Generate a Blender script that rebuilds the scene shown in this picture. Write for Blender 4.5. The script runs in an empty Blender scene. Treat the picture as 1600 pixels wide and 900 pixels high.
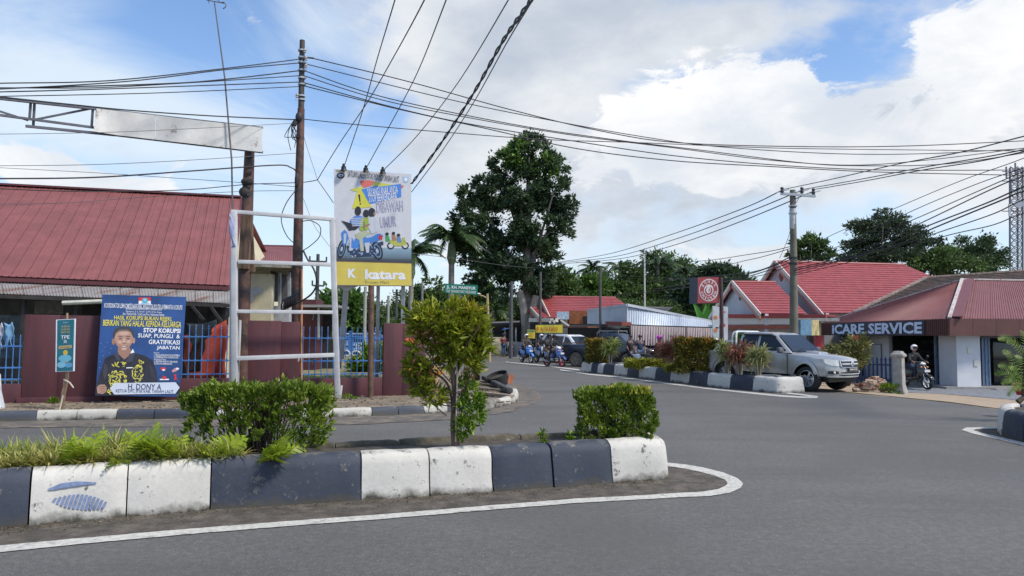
import bpy, bmesh, math, random
import numpy as np
from mathutils import Vector, Matrix, noise as mnoise
R_ = math.radians
random.seed(7); rng = np.random.default_rng(7)
scene = bpy.context.scene
col = scene.collection
# ------------------------------------------------------------------ camera
W, H, F, EYE = 1600.0, 900.0, 1155.0, 1.75
PITCH = math.atan((521 - 450) / F); ROLL = R_(0.4)
D_ = Vector((0, math.cos(PITCH), math.sin(PITCH)))
U0 = Vector((0, -math.sin(PITCH), math.cos(PITCH))); R0 = Vector((1, 0, 0))
RV = R0 * math.cos(ROLL) + U0 * math.sin(ROLL)
UV = U0 * math.cos(ROLL) - R0 * math.sin(ROLL)
EYEP = Vector((0, 0, EYE))
cam = bpy.data.cameras.new('camera'); camo = bpy.data.objects.new('camera', cam)
col.objects.link(camo); scene.camera = camo
cam.sensor_width = 36; cam.lens = 36 * F / W; cam.clip_end = 3000; cam.clip_start = 0.05
m = Matrix.Identity(4)
for i in range(3):
 m[i][0] = RV[i]; m[i][1] = UV[i]; m[i][2] = -D_[i]; m[i][3] = EYEP[i]
camo.matrix_world = m
def ray(px, py): return D_ + RV * ((px - 800) / F) + UV * ((450 - py) / F)
def P(px, py, Y):                       # real point at distance Y seen at a photo pixel
 r = ray(px, py); return EYEP + r * (Y / r.y)
def G(px, py, z=0.0):                   # point on level z
 r = ray(px, py); return EYEP + r * ((z - EYE) / r.z)
def PL(px, py, q, n):                   # point on a plane
 r = ray(px, py); return EYEP + r * ((q - EYEP).dot(n) / r.dot(n))
def azel(px, py):
 r = ray(px, py).normalized(); return math.atan2(r.x, r.y), math.asin(r.z)
# ------------------------------------------------------------------ light and sky
SUN_EL, SUN_AZ = R_(52), R_(118)         # azimuth from +Y towards +X (right, a little behind the camera)
sd = Vector((math.sin(SUN_AZ) * math.cos(SUN_EL), math.cos(SUN_AZ) * math.cos(SUN_EL), math.sin(SUN_EL)))
sl = bpy.data.lights.new('sun', 'SUN'); sl.energy = 3.4; sl.angle = R_(9); sl.color = (1, .93, .82)
so = bpy.data.objects.new('sun', sl); col.objects.link(so)
so.rotation_euler = (-sd).to_track_quat('-Z', 'Y').to_euler(); so.location = (0, 0, 50)
scene.view_settings.view_transform = 'Standard'; scene.view_settings.look = 'None'
scene.view_settings.exposure = 0.3; scene.view_settings.gamma = 1
world = bpy.data.worlds.new('World'); scene.world = world; world.use_nodes = True
nt = world.node_tree; nt.nodes.clear(); N = nt.nodes; L = nt.links
def nd(t, **k):
 n = N.new(t)
 for a, b in k.items(): setattr(n, a, b)
 return n
def mth(op, a, b=None, c=None, clamp=False):
 n = N.new('ShaderNodeMath'); n.operation = op; n.use_clamp = clamp
 for i, v in enumerate((a, b, c)):
  if v is None: continue
  if isinstance(v, (int, float)): n.inputs[i].default_value = v
  else: L.new(v, n.inputs[i])
 return n.outputs[0]
def sstep(v, a, b):
 n = N.new('ShaderNodeMapRange'); n.interpolation_type = 'SMOOTHSTEP'
 L.new(v, n.inputs[0]); n.inputs[1].default_value = a; n.inputs[2].default_value = b
 return n.outputs[0]
def wmix(f, a, b):
 n = N.new('ShaderNodeMix'); n.data_type = 'RGBA'
 if isinstance(f, (int, float)): n.inputs[0].default_value = f
 else: L.new(f, n.inputs[0])
 for i, v in ((6, a), (7, b)):
  if isinstance(v, tuple): n.inputs[i].default_value = (*v, 1)
  else: L.new(v, n.inputs[i])
 return n.outputs[2]
tc = nd('ShaderNodeTexCoord'); sep = nd('ShaderNodeSeparateXYZ'); L.new(tc.outputs['Generated'], sep.inputs[0])
az = mth('ARCTAN2', sep.outputs[0], sep.outputs[1]); el = mth('ARCSINE', sep.outputs[2])
sky = nd('ShaderNodeTexSky', sky_type='NISHITA'); sky.sun_disc = False
sky.sun_elevation = SUN_EL; sky.sun_rotation = SUN_AZ; sky.air_density = 1.0; sky.dust_density = 1.0; sky.ozone_density = 2.0
cmb = nd('ShaderNodeCombineXYZ'); L.new(az, cmb.inputs[0]); L.new(mth('MULTIPLY', el, 1.9), cmb.inputs[1])
# seamless noise in direction space, stretched along the horizon
sc_ = nd('ShaderNodeVectorMath', operation='MULTIPLY'); L.new(tc.outputs['Generated'], sc_.inputs[0]); sc_.inputs[1].default_value = (1, 1, 1.9)
def fbm(scale, detail, rough, off=0.0, dist=0.0):
 a = nd('ShaderNodeVectorMath', operation='ADD'); L.new(sc_.outputs[0], a.inputs[0]); a.inputs[1].default_value = (off, off * .7, off * 1.3)
 n = nd('ShaderNodeTexNoise'); n.inputs['Scale'].default_value = scale; n.inputs['Detail'].default_value = detail
 n.inputs['Roughness'].default_value = rough; n.inputs['Distortion'].default_value = dist
 L.new(a.outputs[0], n.inputs['Vector']); return n.outputs[0]
n_big = fbm(2.6, 9, .58, 3.1, .3); n_fine = fbm(9, 8, .6, 1.7, .2); n_sh = fbm(3.5, 7, .55, 8.4)
# each bank of cloud: where it stands in the sky, its spread (radians) and weight
def bank(px, py, sx, sy, wt, s0=0.0):
 a0, e0 = azel(px, py); sx /= F; sy /= F
 u = mth('DIVIDE', mth('SUBTRACT', az, a0), sx); v = mth('DIVIDE', mth('SUBTRACT', el, e0), sy)
 d = mth('ADD', mth('MULTIPLY', u, u), mth('MULTIPLY', v, v))
 return mth('MULTIPLY', mth('POWER', 2.718, mth('MULTIPLY', d, -0.7)), wt)
def total(lst):
 t = None
 for b in lst:
  o = bank(*b); t = o if t is None else mth('ADD', t, o)
 return t
veil = sstep(mth('ADD', fbm(1.9, 9, .62, 5.5, .9), total([(60, 110, 150, 70, .22), (330, 210, 260, 50, .2), (480, 50, 90, 50, .14), (560, 320, 160, 60, .12), (270, 40, 130, 40, -.14), (590, 165, 80, 30, -.16), (1440, 330, 150, 60, -.05), (1300, 100, 110, 50, -.1)])), .44, .74)
veil = mth('MAXIMUM', mth('MULTIPLY', veil, .86), mth('MULTIPLY', sstep(el, .36, .02), .62))
soft = mth('ADD', total([(900, 50, 230, 100, .62), (735, 130, 110, 170, .5), (1000, 330, 240, 90, .5), (820, 230, 170, 120, .4), (1520, 190, 190, 90, .5), (1480, 40, 200, 40, .25), (1190, 40, 110, 40, .4), (1300, 250, 200, 40, .35), (1700, 100, 150, 200, .4), (1310, 95, 70, 45, -.38)]),
           mth('ADD', mth('MULTIPLY', mth('SUBTRACT', n_big, .5), 1.2), mth('MULTIPLY', mth('SUBTRACT', n_fine, .5), 1.1)))
soft = sstep(soft, .10, .62)
n_puff = fbm(10, 8, .66, 2.2, .5)
puff = mth('ADD', total([(1120, 165, 110, 62, .9), (1040, 235, 150, 50, .8), (1190, 235, 90, 50, .7), (1235, 140, 34, 26, .6), (1000, 175, 60, 30, .3), (1530, 110, 95, 75, .7), (1470, 60, 60, 30, .4), (1420, 215, 130, 28, .5), (1590, 40, 60, 60, .5), (1124, 291, 26, 12, .8), (55, 272, 62, 30, .8), (20, 245, 30, 14, .4), (205, 290, 60, 12, .7), (1180, 400, 100, 22, .5), (905, 290, 40, 24, .4), (700, 400, 50, 40, .4)]),
           mth('ADD', mth('MULTIPLY', mth('SUBTRACT', n_puff, .5), 2.0), mth('MULTIPLY', mth('SUBTRACT', n_big, .5), .9)))
core = sstep(puff, .40, 1.1); puff = mth('MULTIPLY', sstep(puff, .34, .56), .93)
sshade = sstep(mth('ADD', mth('MULTIPLY', mth('SUBTRACT', n_sh, .5), 2.2), mth('ADD', mth('MULTIPLY', mth('SUBTRACT', n_fine, .5), 1.6), total([(930, 60, 190, 100, .6), (730, 110, 110, 120, .35), (1000, 335, 180, 50, .5), (1450, 190, 150, 40, .3), (860, 180, 60, 60, -.3), (640, 60, 60, 60, -.3)]))), -.6, 1.0)
scol = wmix(sshade, (7.6, 7.75, 7.9), (4.3, 4.85, 5.7))
pcol = wmix(sstep(mth('ADD', n_sh, mth('MULTIPLY', n_puff, .5)), .58, 1.0), (8.6, 8.6, 8.55), (6.0, 6.4, 7.0))
skyb = nd('ShaderNodeVectorMath', operation='MULTIPLY'); L.new(sky.outputs[0], skyb.inputs[0]); skyb.inputs[1].default_value = (1.4, 1.55, 1.7)
final = wmix(veil, skyb.outputs[0], (6.6, 7.4, 8.1))
final = wmix(soft, final, scol)
final = wmix(puff, final, pcol)
below = sstep(el, -.01, -.06)
final = wmix(below, final, (1.6, 1.5, 1.4))
bg = nd('ShaderNodeBackground'); L.new(final, bg.inputs[0]); bg.inputs[1].default_value = .1
out = nd('ShaderNodeOutputWorld'); L.new(bg.outputs[0], out.inputs[0])
# ------------------------------------------------------------------ materials
MATS = {}
def srgb(r, g, b): return tuple((c / 255 / 12.92 if c / 255 <= .04045 else ((c / 255 + .055) / 1.055) ** 2.4) for c in (r, g, b))
def mat(name, c, rough=.6, metal=0.0, var=.15, scale=6, bump=0.0, bscale=40, dirt=None, dlo=.55, dhi=.7, dscale=3, spec=.5, coat=0, emit=0, rand=0, trans=0, stretch=None, alpha=1):
 """procedural material: base colour broken up by noise, optional dirt patches, bump, per-piece variation"""
 if name in MATS: return MATS[name]
 m = bpy.data.materials.new(name); m.use_nodes = True; t = m.node_tree; b = t.nodes['Principled BSDF']
 o = t.nodes['Material Output']
 b.inputs['Roughness'].default_value = rough; b.inputs['Metallic'].default_value = metal
 b.inputs['Specular IOR Level'].default_value = spec; b.inputs['Coat Weight'].default_value = coat
 b.inputs['Alpha'].default_value = alpha
 co = t.nodes.new('ShaderNodeTexCoord'); vec = co.outputs['Object']
 if stretch:
  mp = t.nodes.new('ShaderNodeMapping'); mp.inputs['Scale'].default_value = stretch
  t.links.new(vec, mp.inputs[0]); vec = mp.outputs[0]
 def noise(s, d=6, r=.6):
  n = t.nodes.new('ShaderNodeTexNoise'); n.inputs['Scale'].default_value = s; n.inputs['Detail'].default_value = d
  n.inputs['Roughness'].default_value = r; t.links.new(vec, n.inputs['Vector']); return n.outputs[0]
 def ramp(v, lo, hi):
  r = t.nodes.new('ShaderNodeMapRange'); r.inputs[1].default_value = lo; r.inputs[2].default_value = hi
  t.links.new(v, r.inputs[0]); return r.outputs[0]
 def mix(f, a, bb):
  x = t.nodes.new('ShaderNodeMix'); x.data_type = 'RGBA'; t.links.new(f, x.inputs[0])
  for i, v in ((6, a), (7, bb)):
   if isinstance(v, tuple): x.inputs[i].default_value = (*v, 1)
   else: t.links.new(v, x.inputs[i])
  return x.outputs[2]
 lo = tuple(x * (1 - var) for x in c); hi = tuple(min(1, x * (1 + var)) for x in c)
 colr = mix(ramp(noise(scale), .35, .65), lo, hi)
 if rand:
  g = t.nodes.new('ShaderNodeNewGeometry'); h = t.nodes.new('ShaderNodeHueSaturation')
  t.links.new(ramp(g.outputs['Random Per Island'], 0, 1), h.inputs['Value'])
  h.inputs['Value'].default_value = 1
  rr = t.nodes.new('ShaderNodeMapRange'); rr.inputs[3].default_value = 1 - rand; rr.inputs[4].default_value = 1 + rand
  t.links.new(g.outputs['Random Per Island'], rr.inputs[0]); t.links.new(rr.outputs[0], h.inputs['Value'])
  t.links.new(colr, h.inputs['Color']); colr = h.outputs[0]
 if dirt:
  colr = mix(ramp(noise(dscale, 9, .7), dlo, dhi), colr, dirt)
 t.links.new(colr, b.inputs['Base Color'])
 if emit:
  t.links.new(colr, b.inputs['Emission Color']); b.inputs['Emission Strength'].default_value = emit
 if bump:
  bn = t.nodes.new('ShaderNodeBump'); bn.inputs['Strength'].default_value = bump; bn.inputs['Distance'].default_value = .02
  t.links.new(noise(bscale, 5), bn.inputs['Height']); t.links.new(bn.outputs[0], b.inputs['Normal'])
 if trans:
  tr = t.nodes.new('ShaderNodeBsdfTranslucent'); t.links.new(colr, tr.inputs[0])
  ms = t.nodes.new('ShaderNodeMixShader'); ms.inputs[0].default_value = trans
  t.links.new(b.outputs[0], ms.inputs[1]); t.links.new(tr.outputs[0], ms.inputs[2]); t.links.new(ms.outputs[0], o.inputs[0])
 MATS[name] = m; return m
def leafmat(name, c1, c2, rough=.45, trans=.25, sc=1.2, rand=.35):
 """leaves: two greens mixed clump by clump and leaf by leaf"""
 if name in MATS: return MATS[name]
 m = bpy.data.materials.new(name); m.use_nodes = True; t = m.node_tree; b = t.nodes['Principled BSDF']; o = t.nodes['Material Output']
 b.inputs['Roughness'].default_value = rough; b.inputs['Specular IOR Level'].default_value = .35
 g = t.nodes.new('ShaderNodeNewGeometry'); co = t.nodes.new('ShaderNodeTexCoord')
 n = t.nodes.new('ShaderNodeTexNoise'); n.inputs['Scale'].default_value = sc; n.inputs['Detail'].default_value = 3
 t.links.new(co.outputs['Object'], n.inputs['Vector'])
 a = t.nodes.new('ShaderNodeMath'); a.operation = 'MULTIPLY_ADD'; t.links.new(g.outputs['Random Per Island'], a.inputs[0]); a.inputs[1].default_value = .5
 mr = t.nodes.new('ShaderNodeMapRange'); mr.inputs[1].default_value = .35; mr.inputs[2].default_value = .65; mr.inputs[4].default_value = .5
 t.links.new(n.outputs[0], mr.inputs[0]); t.links.new(mr.outputs[0], a.inputs[2])
 x = t.nodes.new('ShaderNodeMix'); x.data_type = 'RGBA'; t.links.new(a.outputs[0], x.inputs[0])
 x.inputs[6].default_value = (*c1, 1); x.inputs[7].default_value = (*c2, 1)
 h = t.nodes.new('ShaderNodeHueSaturation'); rr = t.nodes.new('ShaderNodeMapRange'); rr.inputs[3].default_value = 1 - rand; rr.inputs[4].default_value = 1 + rand
 w = t.nodes.new('ShaderNodeMath'); w.operation = 'FRACT'; q = t.nodes.new('ShaderNodeMath'); q.operation = 'MULTIPLY'; q.inputs[1].default_value = 17.3
 t.links.new(g.outputs['Random Per Island'], q.inputs[0]); t.links.new(q.outputs[0], w.inputs[0]); t.links.new(w.outputs[0], rr.inputs[0])
 t.links.new(rr.outputs[0], h.inputs['Value']); t.links.new(x.outputs[2], h.inputs['Color'])
 t.links.new(h.outputs[0], b.inputs['Base Color'])
 tr = t.nodes.new('ShaderNodeBsdfTranslucent'); t.links.new(h.outputs[0], tr.inputs[0])
 ms = t.nodes.new('ShaderNodeMixShader'); ms.inputs[0].default_value = trans
 t.links.new(b.outputs[0], ms.inputs[1]); t.links.new(tr.outputs[0], ms.inputs[2]); t.links.new(ms.outputs[0], o.inputs[0])
 MATS[name] = m; return m
def flat(name, c, rough=.5): return mat(name, c, rough, var=.05, scale=3)
def glassmat(name, c, rough=.08):
 m = mat(name, c, rough, var=.05); m.node_tree.nodes['Principled BSDF'].inputs['Specular IOR Level'].default_value = .45; return m
# ------------------------------------------------------------------ mesh builder and object helpers
class MB:
 def __init__(s): s.v = []; s.f = []
 def add(s, vs, fs):
  o = len(s.v); s.v += [Vector(v) for v in vs]; s.f += [tuple(i + o for i in f) for f in fs]; return s
 def poly(s, pts): return s.add(pts, [tuple(range(len(pts)))])
 def box(s, c, d, rz=0, M=None):
  x, y, z = d[0] / 2, d[1] / 2, d[2] / 2
  vs = [Vector((a, b, e)) for a in (-x, x) for b in (-y, y) for e in (-z, z)]
  if rz: rm = Matrix.Rotation(rz, 3, 'Z'); vs = [rm @ v for v in vs]
  if M: vs = [M @ v for v in vs]
  vs = [v + Vector(c) for v in vs]
  return s.add(vs, [(0, 1, 3, 2), (4, 6, 7, 5), (0, 4, 5, 1), (2, 3, 7, 6), (0, 2, 6, 4), (1, 5, 7, 3)])
 def beam(s, a, b, w, h, up=Vector((0, 0, 1))):
  a = Vector(a); b = Vector(b); d = (b - a).normalized()
  if abs(d.dot(up)) > .98: up = Vector((0, 1, 0))
  r = d.cross(up).normalized(); u = r.cross(d)
  vs = [p + r * (sx * w / 2) + u * (sz * h / 2) for p in (a, b) for sx, sz in ((-1, -1), (1, -1), (1, 1), (-1, 1))]
  return s.add(vs, [(0, 1, 2, 3), (7, 6, 5, 4), (0, 4, 5, 1), (1, 5, 6, 2), (2, 6, 7, 3), (3, 7, 4, 0)])
 def tube(s, pts, rad, n=8, cap=True):
  pts = [Vector(p) for p in pts]
  if not hasattr(rad, '__len__'): rad = [rad] * len(pts)
  o = len(s.v); prev = None
  for i, p in enumerate(pts):
   d = (pts[min(i + 1, len(pts) - 1)] - pts[max(i - 1, 0)]).normalized()
   if prev is None:
    ref = Vector((0, 0, 1)) if abs(d.z) < .9 else Vector((1, 0, 0)); r = d.cross(ref).normalized()
   else: r = (prev - d * prev.dot(d)).normalized()
   prev = r; u = d.cross(r)
   for k in range(n):
    a = 2 * math.pi * k / n; s.v.append(p + (r * math.cos(a) + u * math.sin(a)) * rad[i])
  for i in range(len(pts) - 1):
   for k in range(n):
    a = o + i * n + k; b = o + i * n + (k + 1) % n; s.f.append((a, b, b + n, a + n))
  if cap:
   s.f.append(tuple(o + k for k in range(n))[::-1]); s.f.append(tuple(o + (len(pts) - 1) * n + k for k in range(n)))
  return s
 def prism(s, prof, a, b):       # profile points (2D) mapped by two frames a,b: functions (u,v)->point
  n = len(prof); vs = [a(*p) for p in prof] + [b(*p) for p in prof]
  fs = [tuple(range(n))[::-1], tuple(range(n, 2 * n))] + [(i, (i + 1) % n, n + (i + 1) % n, n + i) for i in range(n)]
  return s.add(vs, fs)
 def ell(s, c, r, nu=12, nv=8, M=None):
  vs = []; fs = []
  for j in range(nv + 1):
   t = math.pi * j / nv
   for i in range(nu):
    p = 2 * math.pi * i / nu; q = Vector((math.sin(t) * math.cos(p) * r[0], math.sin(t) * math.sin(p) * r[1], math.cos(t) * r[2]))
    if M: q = M @ q
    vs.append(q + Vector(c))
  for j in range(nv):
   for i in range(nu):
    a = j * nu + i; b = j * nu + (i + 1) % nu; fs.append((a, a + nu, b + nu, b))
  return s.add(vs, fs)
 def lathe(s, prof, c, axis, n=24):
  axis = Vector(axis).normalized(); ref = Vector((0, 0, 1)) if abs(axis.z) < .9 else Vector((1, 0, 0))
  r = axis.cross(ref).normalized(); u = axis.cross(r); vs = []; fs = []
  for (rr, h) in prof:
   for k in range(n):
    a = 2 * math.pi * k / n; vs.append(Vector(c) + axis * h + (r * math.cos(a) + u * math.sin(a)) * rr)
  for i in range(len(prof) - 1):
   for k in range(n):
    a = i * n + k; b = i * n + (k + 1) % n; fs.append((a, b, b + n, a + n))
  return s.add(vs, fs)
def tag(o, label=None, cat=None, group=None, kind=None):
 if label: o['label'] = label
 if cat: o['category'] = cat
 if group: o['group'] = group
 if kind: o['kind'] = kind
 return o
def origin(o):
 v = Vector((0, 0, 0))
 while o: v += Vector(o.location); o = o.parent
 return v
def link(name, me, m, parent=None):
 o = bpy.data.objects.new(name, me); col.objects.link(o); o.parent = parent
 if m is not None: me.materials.append(m)
 return o
def obj(name, mb, m, parent=None, local=False, smooth=False, bevel=0, seg=2, fix=True):
 off = Vector((0, 0, 0)) if (local or parent is None) else origin(parent)
 me = bpy.data.meshes.new(name); me.from_pydata([v - off for v in mb.v], [], mb.f); me.update()
 if bevel or fix:
  bm = bmesh.new(); bm.from_mesh(me)
  if fix: bmesh.ops.recalc_face_normals(bm, faces=bm.faces)
  if bevel:
   ed = [e for e in bm.edges if len(e.link_faces) == 2 and e.calc_face_angle(0) > .5]
   bmesh.ops.bevel(bm, geom=ed, offset=bevel, segments=seg, affect='EDGES', profile=.5, clamp_overlap=True)
   smooth = True
  bm.to_mesh(me); bm.free()
 if smooth:
  for p in me.polygons: p.use_smooth = True
  try: me.set_sharp_from_angle(angle=R_(40))
  except Exception: pass
 return link(name, me, m, parent)
def root(name, loc, label, cat, group=None, rz=0):
 o = bpy.data.objects.new(name, None); col.objects.link(o); o.location = loc; o.rotation_euler = (0, 0, rz); o.empty_display_size = .2
 return tag(o, label, cat, group)
def rep(src, parent, loc=None):        # a copy of a part sharing its mesh
 o = src.copy(); col.objects.link(o); o.parent = parent
 if loc is not None: o.location = loc
 return o
def copy_tree(o, parent=None):
 c = o.copy(); col.objects.link(c); c.parent = parent
 for ch in [x for x in bpy.data.objects if x.parent == o]: copy_tree(ch, c)
 return c
# text -> mesh fitted in a width x height rectangle of a frame (origin lower left, right, up, normal)
class Frame:
 def __init__(s, o, r, u):
  s.o = Vector(o); s.r = Vector(r); s.u = Vector(u); s.n = s.r.cross(s.u).normalized()
  if s.n.dot(EYEP - s.o) < 0: s.n = -s.n
 def pt(s, a, b, d=0): return s.o + s.r * a + s.u * b + s.n * d
def text(fr, txt, x, y, w, h, m, parent, d=.01, thick=.003, bold=0.0, name='lettering', rot=0, shear=0):
 cu = bpy.data.curves.new('t', 'FONT'); cu.body = txt; cu.offset = bold * .4; cu.shear = shear; cu.resolution_u = 2
 to = bpy.data.objects.new('t', cu); me = bpy.data.meshes.new_from_object(to)
 vs = [v.co.copy() for v in me.vertices]; fs = [tuple(p.vertices) for p in me.polygons]
 bpy.data.objects.remove(to); bpy.data.curves.remove(cu); bpy.data.meshes.remove(me)
 if not vs: return None
 x0 = min(v.x for v in vs); x1 = max(v.x for v in vs); y0 = min(v.y for v in vs); y1 = max(v.y for v in vs)
 cr, sr = math.cos(rot), math.sin(rot); mb = MB(); q = []
 for v in vs:
  a = (v.x - x0) / (x1 - x0) * w; b = (v.y - y0) / (y1 - y0) * h
  a -= w / 2; b -= h / 2; a, b = a * cr - b * sr + x + w / 2, a * sr + b * cr + y + h / 2
  q.append(fr.pt(a, b, d))
 mb.add(q, fs)
 return obj(name, mb, m, parent, fix=False)
def shape(fr, pts, m, parent, d=.006, name='printed_shape'):
 return obj(name, MB().poly([fr.pt(a, b, d) for a, b in pts]), m, parent, fix=False)
def ellipse(cx, cy, rx, ry, n=20, rot=0):
 return [(cx + rx * math.cos(t) * math.cos(rot) - ry * math.sin(t) * math.sin(rot), cy + rx * math.cos(t) * math.sin(rot) + ry * math.sin(t) * math.cos(rot)) for t in [2 * math.pi * i / n for i in range(n)]]
# leaves: one quick mesh of many small folded leaves
def leaf_obj(name, cen, dirs, size, m, parent=None, width=.35, local=False, jitter=.5, kind=None, fold=.12):
 cen = np.asarray(cen, float); n = len(cen); dirs = np.asarray(dirs, float)
 dirs = dirs / np.maximum(np.linalg.norm(dirs, axis=1, keepdims=True), 1e-6)
 rnd = rng.normal(size=(n, 3)); s = np.cross(dirs, rnd); s /= np.maximum(np.linalg.norm(s, axis=1, keepdims=True), 1e-6); nn = np.cross(dirs, s)
 sz = (np.asarray(size) * (1 + jitter * rng.uniform(-1, 1, n)))[:, None]
 T = [(0, 0, 0), (.35, -width * .5, fold), (1, 0, -.05), (.35, width * .5, fold)]
 V = np.zeros((n, 4, 3))
 for i, (a, b, c) in enumerate(T): V[:, i] = cen + sz * (a * dirs + b * s + c * nn)
 V = V.reshape(-1, 3)
 if parent is not None and not local: V = V - np.array(origin(parent))
 me = bpy.data.meshes.new(name); me.vertices.add(n * 4); me.vertices.foreach_set('co', V.ravel())
 base = np.arange(n)[:, None] * 4; idx = np.concatenate([base + [[0, 1, 2]], base + [[0, 2, 3]]], axis=1).ravel()
 me.loops.add(n * 6); me.loops.foreach_set('vertex_index', idx.astype(np.int32))
 me.polygons.add(n * 2); me.polygons.foreach_set('loop_start', (np.arange(n * 2) * 3).astype(np.int32))
 me.update(calc_edges=True); me.validate()
 o = link(name, me, m, parent)
 if kind: o['kind'] = kind
 return o
def clump_points(blobs, n, clumps=28, spread=.28, shell=.62):
 """points in clumps spread through ellipsoids; blobs = (centre, radii)"""
 vol = np.array([b[1][0] * b[1][1] * b[1][2] for b in blobs]) ** .75; pr = vol / vol.sum(); C = []; Dd = []
 for b, k in zip(blobs, rng.multinomial(n, pr)):
  kc = max(6, int(clumps)); d = rng.normal(size=(kc, 3)); d /= np.linalg.norm(d, axis=1, keepdims=True)
  cc = d * (shell + (1 - shell) * rng.uniform(0, 1, (kc, 1)) ** .5)
  pick = rng.integers(0, kc, k); p = cc[pick] + rng.normal(size=(k, 3)) * spread * rng.uniform(.6, 1.1, (k, 1))
  C.append(np.array(b[0]) + p * np.array(b[1])); Dd.append(p + rng.normal(size=(k, 3)) * .7 + np.array([0, 0, .15]))
 return np.concatenate(C), np.concatenate(Dd)
# ------------------------------------------------------------------ common materials
concrete = mat('concrete', (.30, .285, .26), .85, var=.25, scale=5, bump=.5, bscale=30, dirt=(.10, .095, .08), dlo=.55, dhi=.75)
def kerb_paint(name, c, wear_c, top):
 """painted kerb: paint worn off in patches, scuffs, mossy dirt creeping up from the road"""
 m = bpy.data.materials.new(name); m.use_nodes = True; t = m.node_tree; b = t.nodes['Principled BSDF']; b.inputs['Roughness'].default_value = .72
 g = t.nodes.new('ShaderNodeNewGeometry'); s = t.nodes.new('ShaderNodeSeparateXYZ'); t.links.new(g.outputs['Position'], s.inputs[0])
 def noise(sc, d=8, r=.65):
  n = t.nodes.new('ShaderNodeTexNoise'); n.inputs['Scale'].default_value = sc; n.inputs['Detail'].default_value = d; n.inputs['Roughness'].default_value = r
  t.links.new(g.outputs['Position'], n.inputs['Vector']); return n.outputs[0]
 def mr(v, a, bb, c0=0., c1=1.):
  n = t.nodes.new('ShaderNodeMapRange'); t.links.new(v, n.inputs[0]); n.inputs[1].default_value = a; n.inputs[2].default_value = bb; n.inputs[3].default_value = c0; n.inputs[4].default_value = c1; return n.outputs[0]
 def mm(op, a, bb):
  n = t.nodes.new('ShaderNodeMath'); n.operation = op
  for i, v in enumerate((a, bb)):
   if isinstance(v, (int, float)): n.inputs[i].default_value = v
   else: t.links.new(v, n.inputs[i])
  return n.outputs[0]
 def mix(f, a, bb):
  x = t.nodes.new('ShaderNodeMix'); x.data_type = 'RGBA'; t.links.new(f, x.inputs[0])
  for i, v in ((6, a), (7, bb)):
   if isinstance(v, tuple): x.inputs[i].default_value = (*v, 1)
   else: t.links.new(v, x.inputs[i])
  return x.outputs[2]
 n1 = noise(4.5); n2 = noise(22, 6); n3 = noise(1.6, 5)
 c0 = mix(mr(n2, .3, .7), tuple(x * .86 for x in c), c)
 c0 = mix(mr(n3, .35, .7, 0, .35), c0, wear_c)
 chips = mr(mm('ADD', mm('MULTIPLY', n1, .6), mm('MULTIPLY', n2, .5)), .625, .675)
 c0 = mix(chips, c0, (.12, .115, .10))
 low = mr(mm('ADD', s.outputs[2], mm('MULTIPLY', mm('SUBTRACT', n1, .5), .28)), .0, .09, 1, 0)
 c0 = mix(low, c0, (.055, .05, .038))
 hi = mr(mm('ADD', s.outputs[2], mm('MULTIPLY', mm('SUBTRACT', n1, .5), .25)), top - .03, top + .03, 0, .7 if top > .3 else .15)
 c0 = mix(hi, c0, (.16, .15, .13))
 t.links.new(c0, b.inputs['Base Color'])
 bn = t.nodes.new('ShaderNodeBump'); bn.inputs['Strength'].default_value = .6; bn.inputs['Distance'].default_value = .012
 t.links.new(mm('ADD', n1, mm('MULTIPLY', n2, .5)), bn.inputs['Height']); t.links.new(bn.outputs[0], b.inputs['Normal'])
 MATS[name] = m; return m
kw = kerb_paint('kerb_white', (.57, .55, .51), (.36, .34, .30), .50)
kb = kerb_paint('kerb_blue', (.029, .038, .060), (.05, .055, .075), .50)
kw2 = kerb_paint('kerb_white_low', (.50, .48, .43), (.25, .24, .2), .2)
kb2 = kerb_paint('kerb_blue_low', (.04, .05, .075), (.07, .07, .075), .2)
dirtm = mat('dirt', (.20, .16, .115), .95, var=.3, scale=1.5, bump=.8, bscale=14, dirt=(.10, .085, .06), dlo=.5, dhi=.62, dscale=2)
soil = mat('soil', (.06, .05, .04), .95, var=.4, scale=9, bump=1, bscale=30)
steel = mat('white_steel', (.47, .47, .48), .5, var=.12, scale=3, dirt=(.25, .22, .2), dlo=.62, dhi=.75)
galv = mat('galvanised', (.42, .44, .46), .45, .5, var=.15)
blackm = mat('black', (.015, .015, .017), .5)
rubber = mat('rubber', (.018, .018, .018), .8)
chrome = mat('chrome', (.7, .7, .72), .2, 1.0, var=.05)
# ================================================================== GROUND
EA, EB = G(1240, 606), G(1600, 645)               # far right edge of the road
edir = (EB - EA); edir.z = 0; edir.normalize(); enor = Vector((-edir.y, edir.x, 0)); 
if enor.y < 0: enor = -enor
def sm(t): t = max(0, min(1, t)); return t * t * (3 - 2 * t)
def gz(x, y):
 s = (Vector((x, y, 0)) - EA).dot(enor)
 return -.33 * sm((s - .5) / 6) * sm((x - 5) / 5)
def Gd(px, py):                                    # ground point on the sloping right verge
 z = 0
 for _ in range(12):
  p = G(px, py, z); z = .6 * z + .4 * gz(p.x, p.y)
 return p
def grid_sheet(name, xs, ys, zf, m):
 V = [(x, y, zf(x, y)) for y in ys for x in xs]; nx = len(xs)
 Fq = [(j * nx + i, j * nx + i + 1, (j + 1) * nx + i + 1, (j + 1) * nx + i) for j in range(len(ys) - 1) for i in range(nx - 1)]
 return obj(name, MB().add(V, Fq), m, smooth=True)
xs = [-900, -400, -200, -100, -60] + list(np.arange(-40, 61, 1.25)) + [70, 90, 130, 200, 400, 900]
ys = [-300, -100, -40, -10, -2] + list(np.arange(2, 70, 1.25)) + [80, 100, 140, 200, 300, 600, 1500]
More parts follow.
